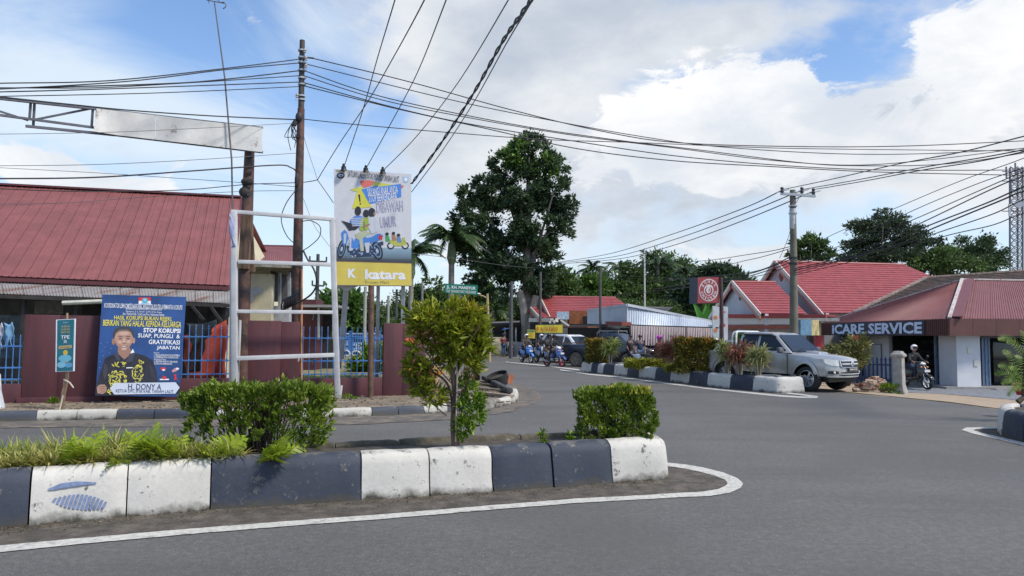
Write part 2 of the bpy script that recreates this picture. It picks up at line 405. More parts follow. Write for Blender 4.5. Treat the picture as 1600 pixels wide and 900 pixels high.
groundm = mat('ground_earth', (.23, .185, .13), .95, var=.3, scale=.8, bump=.7, bscale=12, dirt=(.07, .085, .035), dlo=.52, dhi=.6, dscale=.35)
tag(grid_sheet('ground', xs, ys, lambda x, y: gz(x, y) - .012, groundm), kind='structure')
# asphalt with aggregate, stains and worn tracks
def asphalt():
 m = bpy.data.materials.new('asphalt'); m.use_nodes = True; t = m.node_tree; b = t.nodes['Principled BSDF']; b.inputs['Roughness'].default_value = .78; b.inputs['Specular IOR Level'].default_value = .35
 g = t.nodes.new('ShaderNodeNewGeometry')
 def noise(s, d=6, r=.6, v=None):
  n = t.nodes.new('ShaderNodeTexNoise'); n.inputs['Scale'].default_value = s; n.inputs['Detail'].default_value = d; n.inputs['Roughness'].default_value = r
  t.links.new(v or g.outputs['Position'], n.inputs['Vector']); return n.outputs[0]
 def mr(v, a, bb, c0=0., c1=1.):
  n = t.nodes.new('ShaderNodeMapRange'); t.links.new(v, n.inputs[0]); n.inputs[1].default_value = a; n.inputs[2].default_value = bb; n.inputs[3].default_value = c0; n.inputs[4].default_value = c1; return n.outputs[0]
 def mix(f, a, bb, bt='MIX'):
  x = t.nodes.new('ShaderNodeMix'); x.data_type = 'RGBA'; x.blend_type = bt
  if isinstance(f, float): x.inputs[0].default_value = f
  else: t.links.new(f, x.inputs[0])
  for i, v in ((6, a), (7, bb)):
   if isinstance(v, tuple): x.inputs[i].default_value = (*v, 1)
   else: t.links.new(v, x.inputs[i])
  return x.outputs[2]
 c = mix(mr(noise(.35, 7), .38, .60), (.112, .116, .109), (.172, .164, .154))
 mp = t.nodes.new('ShaderNodeMapping'); mp.inputs['Scale'].default_value = (.12, .6, 1); mp.inputs['Rotation'].default_value = (0, 0, .35); t.links.new(g.outputs['Position'], mp.inputs[0])
 c = mix(mr(noise(1.2, 6, .6, mp.outputs[0]), .48, .66, 0, .75), c, (.082, .078, .074))
 c = mix(mr(noise(70, 3, .7), .44, .70), c, (.25, .24, .225), 'MIX')
 c = mix(mr(noise(16, 5, .75), .42, .66, .55, 0), c, (.060, .058, .056))
 c = mix(mr(noise(5, 6, .7), .5, .7, 0, .4), c, (.17, .165, .16))
 c = mix(mr(noise(140, 2, .6), .35, .62, .55, 0), c, (.035, .035, .036))
 c = mix(mr(noise(34, 2, .5), .70, .74, 0, .7), c, (.32, .31, .29))
 c = mix(mr(noise(.9, 9, .75), .58, .70, 0, .6), c, (.17, .15, .125))
 c = mix(mr(noise(.22, 4, .6), .49, .58, 0, .5), c, (.088, .084, .079))
 t.links.new(c, b.inputs['Base Color'])
 bn = t.nodes.new('ShaderNodeBump'); bn.inputs['Strength'].default_value = .7; bn.inputs['Distance'].default_value = .006
 t.links.new(noise(90, 3, .7), bn.inputs['Height']); t.links.new(bn.outputs[0], b.inputs['Normal']); return m
asph = asphalt()
def sheet(name, pts, z, m, dens=False, kind='structure', parent=None):
 o = obj(name, MB().poly([Vector((p[0], p[1], z)) for p in pts]), m, parent, fix=False)
 if o.data.polygons[0].normal.z < 0: o.data.flip_normals()
 if kind: o['kind'] = kind
 return o
r = lambda x, y: tuple(G(x, y))[:2]
def jit(pts, n, a):                                # break a ragged edge into short uneven steps
 out = []
 for i in range(len(pts) - 1):
  p, q = Vector(pts[i]), Vector(pts[i + 1])
  for k in range(n):
   v = p.lerp(q, k / n); v += Vector((random.uniform(-a, a), random.uniform(-a, a))); out.append(v)
 out.append(Vector(pts[-1])); return out
edge = [r(1700, 657), r(1600, 645), r(1480, 629), r(1345, 616), r(1240, 606), r(1100, 590), r(1000, 577), r(900, 568), r(850, 563), r(800, 558.5), r(740, 556), r(640, 553)]
e0 = Vector(edge[0])
road_pts = [(-60, -30), (60, -30), (60, e0.y - 7)] + [tuple(v) for v in jit(edge, 14, .05)] + [(-45, 58), (-60, 50)]
# the road runs in front of the left verge, so the sheet is whole and the verge lies on it as a kerbed island
sheet('asphalt_road', road_pts, .0, asph)
far = sheet('side_road', [r(700, 556), (-6, 52), (-40, 200), (-30, 200), (0, 57), r(800, 557)], .004, asph)
def inset(path, d):
 o = []
 for i, p in enumerate(path):
  a = Vector(path[max(0, i - 2)]); b = Vector(path[min(len(path) - 1, i + 2)]); t = (b - a).normalized(); o.append(Vector(p) + Vector((-t.y, t.x)) * d)
 return o
# left verge: raised dirt inside a low kerb that turns round a nose
vk = [r(-260, 669), r(-100, 663), r(0, 659), r(60, 657), r(180, 655), r(290, 655), r(460, 654), r(540, 652), r(581, 651), r(664, 647), r(700, 645), r(745, 641)]
nose = [r(780, 637), r(803, 631), r(811, 624), r(808, 617), r(795, 611), r(778, 606)]
back = [r(757, 598), r(741, 590), r(722, 583), r(690, 576), r(640, 570)]
tag(obj('verge_earth', MB().prism([(v[0], v[1]) for v in inset(vk + nose + back, .17) + [Vector((-6, 58)), Vector((-60, 60))]], lambda u, v: Vector((u, v, -.01)), lambda u, v: Vector((u, v, .13))), dirtm), kind='structure')
litter = mat('road_grit', (.15, .125, .10), .95, var=.35, scale=5, bump=.8, bscale=40, dirt=(.08, .075, .07), dlo=.45, dhi=.6, dscale=3)
sheet('road_grit', jit([r(800, 640), r(835, 632), r(850, 622), r(840, 610), r(815, 600), r(790, 596)], 8, .06) + [Vector(r(780, 606)), Vector(r(800, 620))], .004, litter)
sheet('road_grit', jit([r(-100, 671), r(100, 668), r(330, 667), r(560, 664), r(700, 656), r(800, 644), r(815, 634)], 12, .05) + [Vector(r(800, 632)), Vector(r(600, 650)), Vector(r(0, 659)), Vector(r(-100, 663))], .009, litter)
# ------------------------------------------------------------------ kerb sweep
PROF_HI = [(0, 0), (-.012, .18), (-.03, .36), (-.05, .43), (-.085, .475), (-.13, .50), (-.20, .505), (-.25, .50), (-.27, .47), (-.27, .30), (-.27, 0)]
PROF_LO = [(0, 0), (-.01, .10), (-.02, .15), (-.05, .185), (-.10, .195), (-.16, .19), (-.18, .15), (-.18, 0)]
def resample(path, step):
 pts = [Vector((p[0], p[1], 0)) for p in path]; d = [0]
 for a, b in zip(pts, pts[1:]): d.append(d[-1] + (b - a).length)
 n = max(2, int(d[-1] / step)); o = []; j = 0
 for k in range(n + 1):
  s = d[-1] * k / n
  while j < len(d) - 2 and d[j + 1] < s: j += 1
  t = (s - d[j]) / max(1e-6, d[j + 1] - d[j]); o.append(pts[j].lerp(pts[j + 1], t))
 return o, d[-1]
def smooth_path(path, it=2):
 p = [Vector((a[0], a[1])) for a in path]
 for _ in range(it):
  q = [p[0]]
  for a, b in zip(p, p[1:]): q += [a.lerp(b, .25), a.lerp(b, .75)]
  q.append(p[-1]); p = q
 return p
def locate(path, q):                               # arc length of the path point nearest q
 best = (9e9, 0); s = 0
 for a, b in zip(path, path[1:]):
  a = Vector((a[0], a[1])); b = Vector((b[0], b[1])); L_ = (b - a).length
  t = max(0, min(1, (Vector((q[0], q[1])) - a).dot(b - a) / (L_ * L_))); dd = (a.lerp(b, t) - Vector((q[0], q[1]))).length
  if dd < best[0]: best = (dd, s + t * L_)
  s += L_
 return best[1]
def kerb(path, cuts, colors, prof, side, parent, mats, step=.06, gap=.008, seed=0, base=0, amp=.010):
 """blocks of kerb along a path: a profile swept between cuts; side = +1 when the road is right of travel"""
 P2, tot = resample(path, .02 if tot_small(path) else .05); acc = [0]
 for a, b in zip(P2, P2[1:]): acc.append(acc[-1] + (b - a).length)
 def at(s):
  i = min(len(acc) - 2, max(0, int(np.searchsorted(acc, s)) - 1)); t = (s - acc[i]) / max(1e-6, acc[i + 1] - acc[i])
  p = P2[i].lerp(P2[i + 1], t); i0 = max(0, i - 3); i1 = min(len(P2) - 1, i + 4); d = (P2[i1] - P2[i0]).normalized(); return p, Vector((d.y, -d.x, 0)) * side
 for bi, (a, b, cc) in enumerate(zip(cuts, cuts[1:], colors)):
  a2, b2 = a + gap * random.uniform(.4, 1.6), b - gap * random.uniform(.4, 1.6); n = max(2, int((b2 - a2) / step)); mb = MB(); off = random.uniform(-.012, .012); ch_ = [random.choice((.6, 1, 2.4)) for _ in (0, 1)]; k = len(prof)
  for i in range(n + 1):
   p, nn = at(a2 + (b2 - a2) * i / n)
   for (o, z) in prof:
    w = Vector((p.x, p.y, z)); q = mnoise.noise(w * 2.3 + Vector((seed, 0, 0))) * amp * 1.6 + mnoise.noise(w * 9) * amp * .7
    endr = .012 * ch_[i > n / 2] * (1 + mnoise.noise(w * 14)) * max(0, 1 - min(i, n - i) / 1.5) * (1 if z > 0 else 0)
    mb.v.append(p + nn * (o + off + q - endr) + Vector((0, 0, z * (1 + off) + (q * .6 - endr * .6 if z > .2 * prof[4][1] else 0) + base)))
  for i in range(n):
   for j in range(k - 1): v0 = i * k + j; mb.f.append((v0, v0 + k, v0 + k + 1, v0 + 1))
  mb.f.append(tuple(range(k))); mb.f.append(tuple(n * k + j for j in range(k))[::-1])
  obj('kerb_block', mb, mats[cc], parent, smooth=True)
def tot_small(path): return len(path) > 40
# near median
front = [r(-200, 846), r(-100, 836), r(-10, 827), r(45, 821), r(197, 808.5), r(328, 797), r(565, 783), r(672, 776), r(772, 769), r(957, 755), r(1020, 750.5)]
fa, fb = Vector(front[-2]), Vector(front[-1]); fd = (fb - fa).normalized(); fn = Vector((-fd.y, fd.x)); MW = 1.12
arc = []
cx = fb + fd * .0 + fn * (MW / 2)
for k in range(1, 12):
 t = -math.pi / 2 + math.pi * k / 12
 ex = .30; ca, sa = math.cos(t), math.sin(t)
 arc.append(tuple(cx + fd * (.34 * (abs(ca) ** .55)) + fn * (MW / 2 * (abs(sa) ** .7) * (1 if sa > 0 else -1))))
backp = [tuple(Vector(q) + Vector((-(Vector(front[min(i + 1, 10)]) - Vector(front[max(i - 1, 0)])).normalized().y, (Vector(front[min(i + 1, 10)]) - Vector(front[max(i - 1, 0)])).normalized().x)) * MW) for i, q in enumerate(front)][::-1]
mp_ = front + arc + backp
mpath = [tuple(v)[:2] for v in resample(mp_, .05)[0]]
median = root('median_island', (0, 8, 0), 'long raised median with navy and white painted kerb blocks nearest the camera', None); median['kind'] = 'structure'; del median['label']
cutp = [front[0], r(-100, 836), r(45, 821), r(197, 808.5), r(328, 797), r(565, 783), r(672, 776), r(772, 769), r(865, 762), r(957, 755)]
cuts = [locate(mpath, c) for c in cutp]; cuts[0] = .02
endf = locate(mpath, arc[2]); tot = resample(mp_, .05)[1]
cuts += [endf, endf + .55, endf + 1.1]
cols = ['w', 'b', 'w', 'w', 'b', 'w', 'w', 'b', 'b', 'w', 'w', 'w']
s_ = cuts[-1]; i = 0
while s_ < tot - .8: s_ += .75; cuts.append(s_); cols.append('g'); i += 1
PROF_M = [(0, 0), (-.012, .18), (-.03, .36), (-.05, .42), (-.085, .455), (-.13, .475), (-.18, .48), (-.23, .475), (-.25, .45), (-.25, .30), (-.25, 0)]
bare0 = mat('mossy_kerb', (.085, .075, .055), .95, var=.4, scale=6, bump=1, bscale=20, dirt=(.30, .29, .26), dlo=.62, dhi=.7)
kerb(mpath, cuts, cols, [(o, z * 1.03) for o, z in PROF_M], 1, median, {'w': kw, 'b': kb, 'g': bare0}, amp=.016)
# soil inside
ins = inset(mpath, .22)[::3]
mbs = MB(); ctr = [a.lerp(b, .5) for a, b in zip(ins[:len(ins) // 2], ins[::-1])]
nh = len(ins) // 2
for i in range(nh):
 a, b = ins[i], ins[-1 - i]
 for k in range(9):
  q = a.lerp(b, k / 8); mbs.v.append(Vector((q.x, q.y, .42 + .025 * mnoise.noise(Vector((q.x * 3, q.y * 3, 0))) + .03 * math.sin(math.pi * k / 8))))
for i in range(nh - 1):
 for k in range(8): v0 = i * 9 + k; mbs.f.append((v0, v0 + 9, v0 + 10, v0 + 1))
obj('planter_soil', mbs, soil, median, smooth=True)
# dusty strip between kerb and line, and the painted lines
li_o = [r(-260, 892), r(-100, 873), r(0, 864), r(150, 849), r(300, 835.5), r(450, 823), r(600, 812), r(750, 799), r(900, 787), r(1000, 781.5), r(1060, 778), r(1110, 776), r(1140, 771), r(1158, 763), r(1161, 756), r(1152, 748), r(1130, 739), r(1100, 731.5), r(1075, 727), r(1052, 724.5), r(1000, 720), r(900, 716)]
li_i = [r(-260, 879), r(-100, 862), r(0, 853.5), r(150, 840), r(300, 827), r(450, 815.5), r(600, 804.5), r(750, 792), r(900, 780), r(1000, 775), r(1060, 771), r(1100, 769), r(1122, 765), r(1134, 760), r(1137, 755), r(1132, 750), r(1115, 743.5), r(1092, 737.5), r(1070, 733), r(1050, 730), r(1000, 725), r(900, 720)]
sheet('gutter_dirt', [Vector(p) for p in li_i] + [Vector(r(900, 730)), Vector(front[-1]), Vector(front[-3]), Vector(front[5]), Vector(front[2]), Vector(front[0])], .004,
      mat('gutter_dirt', (.105, .088, .072), .95, var=.35, scale=6, bump=1.2, bscale=35, dirt=(.055, .048, .04), dlo=.45, dhi=.62, dscale=4))
linem = mat('road_paint', (.47, .455, .415), .7, var=.2, scale=20, dirt=(.16, .155, .15), dlo=.54, dhi=.70, dscale=7, bump=.3, bscale=80)
def line(name, outer, inner, z=.008, n=10, a=.006):
 A = jit(outer, n, a); B = jit(inner, n, a); mb = MB()
 for p in A: mb.v.append(Vector((p.x, p.y, z)))
 for p in B: mb.v.append(Vector((p.x, p.y, z)))
 k = len(A)
 for i in range(k - 1): mb.f.append((i, i + 1, k + i + 1, k + i))
 o = obj(name, mb, linem, fix=False)
 if o.data.polygons[0].normal.z < 0: o.data.flip_normals()
 o['kind'] = 'structure'; return o
line('painted_line', li_o, li_i)
line('painted_line', [r(x, y) for x, y in ((875, 578.6), (922, 586), (960, 589.6), (1000, 594.6), (1048, 600.9), (1106, 608.3), (1140, 612), (1176, 615.8), (1220, 620.3), (1250, 622), (1276, 622.6))], [r(x, y) for x, y in ((875, 577.3), (922, 584.4), (960, 587.9), (1000, 592.8), (1048, 599), (1106, 606.2), (1140, 609.8), (1176, 613.4), (1220, 617.8), (1250, 619.6), (1278, 620.2))], n=5, a=.01)
line('painted_line', [r(1228, 615.5), r(1250, 618), r(1278, 622)], [r(1228, 613.5), r(1252, 616), r(1278, 619.5)], z=.012)
line('painted_line', [r(790, 566), r(850, 572), r(905, 579)], [r(790, 565), r(850, 570.6), r(905, 577.3)])
line('painted_line', [r(1660, 712), r(1600, 697), r(1560, 687), r(1520, 678), r(1502, 672), r(1510, 668.5), r(1550, 667.5), r(1620, 668)], [r(1660, 707), r(1600, 692), r(1565, 684), r(1535, 677), r(1520, 672.6), r(1526, 670.8), r(1555, 670.2), r(1620, 671)])
sheet('gutter_dirt', [r(1660, 707), r(1600, 692), r(1565, 684), r(1535, 677), r(1520, 672.6), r(1526, 670.8), r(1555, 670.2), r(1640, 671)], .004, MATS['gutter_dirt'])
# leaf litter and grit lying along the kerb foot
pts = []; 
for _ in range(1500):
 i = random.randrange(len(front) - 1); a, b = Vector(front[i]), Vector(front[i + 1]); q = a.lerp(b, random.random()); dd = (b - a).normalized(); q -= Vector((-dd.y, dd.x)) * abs(random.gauss(0, .14)); pts.append((q.x, q.y, .012))
o = leaf_obj('leaf_litter', pts, rng.normal(size=(len(pts), 3)) * [1, 1, .12], .022, leafmat('litter', (.05, .035, .02), (.22, .17, .10), .8, .05), kind='stuff'); o['label'] = 'dead leaves and grit along the foot of the nearest kerb'
# far median
FX = [908, 922, 940, 960, 978, 1000, 1022, 1048, 1074, 1106, 1140, 1176, 1204]; FY = [582, 582.9, 584.4, 586.2, 587.8, 591, 593.3, 596.4, 600, 604.2, 607.8, 611, 613.6]
fm = [r(x, y) for x, y in zip(FX, FY)]
a, b = Vector(fm[-2]), Vector(fm[-1]); fd = (b - a).normalized(); fn = Vector((-fd.y, fd.x)); MW2 = 1.3
def nosearc(c, fd, fn, w, ext): return [tuple(c + fd * (ext * abs(math.cos(t)) ** .6) + fn * (w / 2 * (1 + (1 if math.sin(t) > 0 else -1) * abs(math.sin(t)) ** .7))) for t in [-math.pi / 2 + math.pi * k / 10 for k in range(1, 10)]]
arc2 = nosearc(b, fd, fn, MW2, .35)
bk2 = [tuple(Vector(q) + fn * MW2) for q in fm][::-1]
a0 = Vector(fm[0]); arc3 = nosearc(Vector(bk2[-1]), -fd, -fn, MW2, .4)
mp2 = fm + arc2 + bk2 + arc3
mpath2 = [tuple(v)[:2] for v in resample(mp2, .06)[0]]
med2 = root('median_island', tuple(G(1060, 603)), 'x', None); med2['kind'] = 'structure'; del med2['label']
bx = [908, 923, 933, 942, 959, 979, 998, 1023, 1047, 1075, 1105, 1140, 1176]
cuts2 = [locate(mpath2, r(x, float(np.interp(x, FX, FY)))) for x in bx]; cuts2[0] = .01
cols2 = ['w', 'b', 'w', 'b', 'w', 'b', 'w', 'b', 'w', 'b', 'w', 'b', 'w']
e2 = locate(mpath2, arc2[7]); cuts2 += [e2]; s_ = e2; tot2 = resample(mp2, .06)[1]; i = 0
while s_ < tot2 - .8: s_ += .8; cuts2.append(s_); cols2.append('bw'[i % 2]); i += 1
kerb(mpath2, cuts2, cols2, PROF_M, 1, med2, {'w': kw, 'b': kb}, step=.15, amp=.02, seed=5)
ins = inset(mpath2, .22)[::3]; obj('planter_soil', MB().prism([tuple(v) for v in ins], lambda u, v: Vector((u, v, .1)), lambda u, v: Vector((u, v, .42))), soil, med2)
# right-hand kerb island at the edge of the frame
rp = [r(1700, 716), r(1610, 694), r(1575, 684.5), r(1561, 679)]
rn = [r(1558, 674), r(1562, 670), r(1572, 668)]
med3 = root('median_island', tuple(G(1600, 680)), 'x', None); med3['kind'] = 'structure'; del med3['label']
path3 = smooth_path(rp + rn + [r(1640, 668), r(1750, 671)], 1)
path3 = [tuple(v) for v in path3]
tt = resample(path3, .05)[1]; k0 = locate(path3, r(1600, 691)); k1 = locate(path3, r(1564, 681)); k2 = locate(path3, r(1575, 668))
kerb(path3, [.01, k0 - .75, k0, k1, k1 + (k2 - k1) * .5, k2, k2 + 1, min(tt, k2 + 2.2)], ['b', 'w', 'b', 'w', 'w', 'b', 'w'], PROF_M, -1, med3, {'w': kw, 'b': kb}, seed=9)
q3 = [Vector(p) for p in path3]; cc = sum(q3, Vector((0, 0))) / len(q3)
obj('planter_soil', MB().prism([tuple(v.lerp(cc + Vector((1, .3)), .12)) for v in q3], lambda u, v: Vector((u, v, .1)), lambda u, v: Vector((u, v, .42))), soil, med3)
# left verge kerb
vkp = vk + nose + back[:1]
vp = [tuple(v) for v in smooth_path(vkp, 2)]
lk = root('verge_kerb', tuple(G(500, 652)), 'x', None); lk['kind'] = 'structure'; del lk['label']
vb = [(-260, 669), (-170, 666), (-60, 661), (57, 657), (120, 656), (182, 655), (240, 655), (297, 655), (380, 654.5), (460, 654), (520, 652.5), (582, 651), (623, 649), (664, 647), (700, 645), (748, 641), (783, 636), (806, 628), (808, 617), (790, 609)]
vc = [locate(vp, r(x, y)) for x, y in vb]; vc[0] = .01; vcc = ['w', 'w', 'b', 'w', 'w', 'b', 'b', 'w', 'b', 'w', 'w', 'b', 'b', 'w', 'b', 'g', 'w', 'w', 'g']
bare = mat('bare_kerb', (.17, .16, .14), .9, var=.35, scale=6, bump=.8, bscale=20, dirt=(.45, .43, .4), dlo=.6, dhi=.66)
kerb(vp, vc, vcc, PROF_LO, 1, lk, {'w': kw2, 'b': kb2, 'g': bare}, step=.12, amp=.018, seed=3)
# ================================================================== BOUNDARY WALL
VZ = .13
WQ = G(0, 630.5, VZ); WE = G(660, 617.5, VZ); wd = (WE - WQ); wd.z = 0; wd.normalize(); wn = Vector((wd.y, -wd.x, 0))   # towards the road
def wp(px, py, back=0.0): return PL(px, py, WQ - wn * back, wn)
def wx(px, back=0.0): q = wp(px, 620, back); q.z = 0; return q
maroon = mat('maroon_paint', (.082, .021, .028), .7, var=.14, scale=2.5, bump=.3, bscale=10, dirt=(.050, .020, .026), dlo=.45, dhi=.72, dscale=2.6, stretch=(1.6, 1.6, .3))
blue = mat('blue_paint', (.05, .16, .40), .5, var=.2, scale=5)
wall = root('boundary_wall', tuple(wx(300) + Vector((0, 0, VZ))), 'maroon boundary wall with blue spear-topped railings along the left verge', 'wall')
def wbox(x0, x1, z0, z1, th, name, m, back=0.0):
 a, b = wx(x0, back), wx(x1, back); c = (a + b) / 2 - wn * (th / 2); d = (b - a).length
 return obj(name, MB().box((c.x, c.y, (z0 + z1) / 2), (d, th, z1 - z0), rz=math.atan2(wd.y, wd.x)), m, wall, bevel=.012)
ztall = wp(90, 492).z; ztE = wp(620, 505).z; zlow = wp(340, 591).z; zlow2 = wp(550, 590.5).z; zr = wp(330, 512).z; zr2 = wp(550, 515).z
for x0, x1, zt in ((33, 88, ztall), (88, 151, ztall - .01), (377, 437, wp(420, 501).z), (437, 467, wp(450, 502).z - .012), (598, 628, ztE), (628, 664, ztE - .015)):
 wbox(x0, x1, VZ - .1, zt, .16 if x0 not in (88, 437, 628) else .14, 'wall_panel', maroon, back=0 if x0 not in (88, 437, 628) else .02)
wbox(25, 160, VZ - .1, VZ + .12, .05, 'plinth', maroon, back=-.03)
rail_tip = MB().lathe([(.0, .085), (.018, .03), (.008, 0), (.02, -.02), (.0, -.03)], (0, 0, 0), (0, 0, 1), 6)
def railing(x0, x1, zl, zt, pitch):
 wbox(x0, x1, VZ - .1, zl, .14, 'low_wall', maroon, back=.02)
 a, b = wx(x0, .08), wx(x1, .08); n = int((b - a).length / pitch); z0 = zl
 proto = None
 for zz in (zl + .1, zl + (zt - zl) * .35, zl + (zt - zl) * .82):
  obj('rail', MB().beam(Vector((a.x, a.y, zz)), Vector((b.x, b.y, zz)), .03, .03), blue, wall)
 for i in range(n):
  q = a.lerp(b, (i + .5) / n); h = zt - z0
  if proto is None:
   mb = MB().tube([(0, 0, 0), (0, 0, h)], .011, 6); mb.add([v + Vector((0, 0, h)) for v in rail_tip.v], rail_tip.f)
   mb.ell((0, 0, h * .82), (.028, .01, .05), 6, 4); mb.ell((0, 0, h * .35), (.028, .01, .05), 6, 4)
   proto = obj('railing_bar', mb, blue, wall, local=True); proto.location = Vector((q.x, q.y, z0)) - Vector(wall.location)
  else: rep(proto, wall, Vector((q.x, q.y, z0)) - Vector(wall.location))
railing(-190, -60, zlow, zr - .1, .14); railing(-20, 33, wp(15, 600).z, wp(15, 528).z, .12)
wbox(-60, -20, VZ - .1, ztall, .16, 'wall_panel', maroon); wbox(-420, -190, VZ - .1, ztall, .16, 'wall_panel', maroon)
railing(151, 377, zlow, zr, .14); railing(467, 598, zlow2, zr2, .14)
# ------------------------------------------------------------------ yard behind: grass, second fence
yardg = mat('yard_earth', (.20, .17, .10), .95, var=.3, scale=2, bump=.8, bscale=20, dirt=(.08, .13, .04), dlo=.48, dhi=.6, dscale=1)
a, b = wx(-400, .3), wx(664, .3)
sheet('yard', [(a.x, a.y), (b.x, b.y), (b.x - .6, b.y + 9), (b.x - 3, b.y + 33), (a.x - 10, a.y + 40)], .17, yardg)
blades = leafmat('grass_blade', (.06, .10, .02), (.14, .17, .05), .6, .3)
gp = []; gd = []
for _ in range(9000):
 u = random.random(); q = wx(470).lerp(wx(640), u) - wn * random.uniform(.4, 7); gp.append((q.x, q.y, .16)); gd.append((random.gauss(0, .5), random.gauss(0, .5), 1))
leaf_obj('yard_grass', gp, gd, .14, blades, width=.12, kind='stuff')['label'] = 'rough grass in the yard behind the blue railings'
f2 = root('yard_fence', (P(545, 550, 51).x, 51, .17), 'second blue fence of flat pickets across the yard behind the railings', 'fence')
pk = None
A, B = P(478, 553, 49), P(612, 549, 53); A.z = B.z = .17
for zz in (.4, 1.3): obj('rail', MB().beam(A + Vector((0, 0, zz)), B + Vector((0, 0, zz)), .04, .05), blue, f2)
npk = 37
for i in range(npk):
 q = A.lerp(B, i / (npk - 1)); w = .09 if i % 6 else .2
 if i % 6 == 0:
  obj('fence_post', MB().box((q.x, q.y, .95), (.2, .15, 1.6)).box((q.x, q.y, 1.8), (.26, .2, .1)), blue, f2)
 elif pk is None:
  pk = obj('picket', MB().prism([(-.035, 0), (.035, 0), (.035, 1.35), (0, 1.46), (-.035, 1.35)], lambda u, v: Vector((u, -.02, v)), lambda u, v: Vector((u, .02, v))), blue, f2, local=True); pk.location = q - Vector(f2.location)
 else: rep(pk, f2, q - Vector(f2.location))
# white scrolled bench in the yard
wb = root('garden_ornament', (P(533, 560, 41).x, 41, .17), 'white scrolled metal ornament lying in the yard behind the railings', 'ornament')
q = P(535, 557, 41)
for k, (dx, s, mir) in enumerate(((-.25, 1, 1), (.12, 1.1, -1), (.4, .9, 1), (-.5, .7, -1))):
 pts = [(q.x + dx * 1.7 + mir * .4 * s * (1 - t) * math.cos(5.5 * t), q.y, q.z + .1 + .3 * s * (1 - t) * math.sin(5.5 * t)) for t in [j / 14 for j in range(13)]]
 obj('scroll', MB().tube(pts, .05, 6), steel, wb, smooth=True)
obj('table_top', MB().lathe([(0, .06), (.5, .06), (.55, 0), (0, 0)], P(513, 535, 43), (0, 0, 1), 20), steel, wb)
obj('stem', MB().tube([P(513, 535, 43), P(513, 562, 43)], .06, 6), steel, wb)
# ================================================================== LEFT BUILDINGS
roofred = mat('red_sheet_metal', (.205, .068, .064), .55, var=.12, scale=1.5, dirt=(.15, .055, .048), dlo=.5, dhi=.8, dscale=.6)
rustgrey = mat('rusty_zinc', (.30, .28, .26), .6, .2, var=.15, scale=2, dirt=(.20, .11, .075), dlo=.5, dhi=.62, dscale=1.2, stretch=(2.5, .3, .3))
darkw = mat('dark_wood', (.035, .03, .028), .8, var=.3)
cream = mat('cream_render', (.48, .43, .30), .8, var=.08, scale=2, dirt=(.28, .25, .2), dlo=.6, dhi=.75)
def quad_lerp(c, u, v): return c[0].lerp(c[1], u).lerp(c[3].lerp(c[2], u), v)   # c: eave left, eave right, ridge right, ridge left
def ribbed(name, c, u0, u1, nr, m, parent, h=.03, th=.02, curl=0):
 """one roofing sheet between u0 and u1 with raised ribs"""
 n = (c[1] - c[0]).cross(c[3] - c[0]).normalized()
 if n.z < 0: n = -n
 mb = MB(); prof = []
 for k in range(nr):
  a = k / nr; w = 1 / nr
  prof += [(a, 0), (a + w * .70, 0), (a + w * .76, 1), (a + w * .92, 1), (a + w * .98, 0)]
 prof.append((1, 0)); prof = [(u0 + (u1 - u0) * a, b) for a, b in prof]; K = len(prof)
 for v in (0, 1):
  for u, b in prof: mb.v.append(quad_lerp(c, u, v) + n * (b * h))
 for i in range(K - 1): mb.f.append((i, i + 1, K + i + 1, K + i))
 for u in (u0, u1):
  pass
 for v in (0, 1):
  for u in (u0, u1): mb.v.append(quad_lerp(c, u, v) - n * th)
 e = 2 * K; mb.f.append((e, e + 2, e + 3, e + 1)); mb.f.append((0, K, e + 2, e)); mb.f.append((K - 1, e + 1, e + 3, 2 * K - 1))
 return obj(name, mb, m, parent, fix=False)
def sheets(c, n, nr, m, parent, name='roof_sheet', **k):
 for i in range(n): ribbed(name, c, i / n + .0006, (i + 1) / n - .0006, nr, m, parent, **k)
b1 = root('market_hall', tuple(P(200, 620, 26)), 'long low building under a big red sheet-metal roof on the left', 'building')
eL, eR, tR, tL = P(-330, 418, 20.5), P(362, 446, 23.5), P(377, 309, 30), P(-165, 281, 27)
sheets([eL, eR, tR, tL], 30, 2, roofred, b1, h=.016)
obj('ridge_cap', MB().beam(tL + Vector((0, 0, .03)), tR + Vector((0, 0, .03)), .35, .07), mat('maroon_trim', (.11, .03, .035), .5), b1)
obj('verge_trim', MB().beam(eR + Vector((.03, 0, -.05)), tR + Vector((.03, 0, -.05)), .07, .16), MATS['maroon_trim'], b1)
obj('eave_board', MB().beam(eL + Vector((0, 0, -.1)), eR + Vector((0, 0, -.1)), .04, .12), MATS['maroon_trim'], b1)
# back slope so that the roof is whole
bR, bL = P(377, 309, 30) + Vector((0, 6.5, -3.6)), P(-165, 281, 27) + Vector((0, 6.5, -3.6))
sheets([bL, bR, tR, tL], 6, 3, roofred, b1)
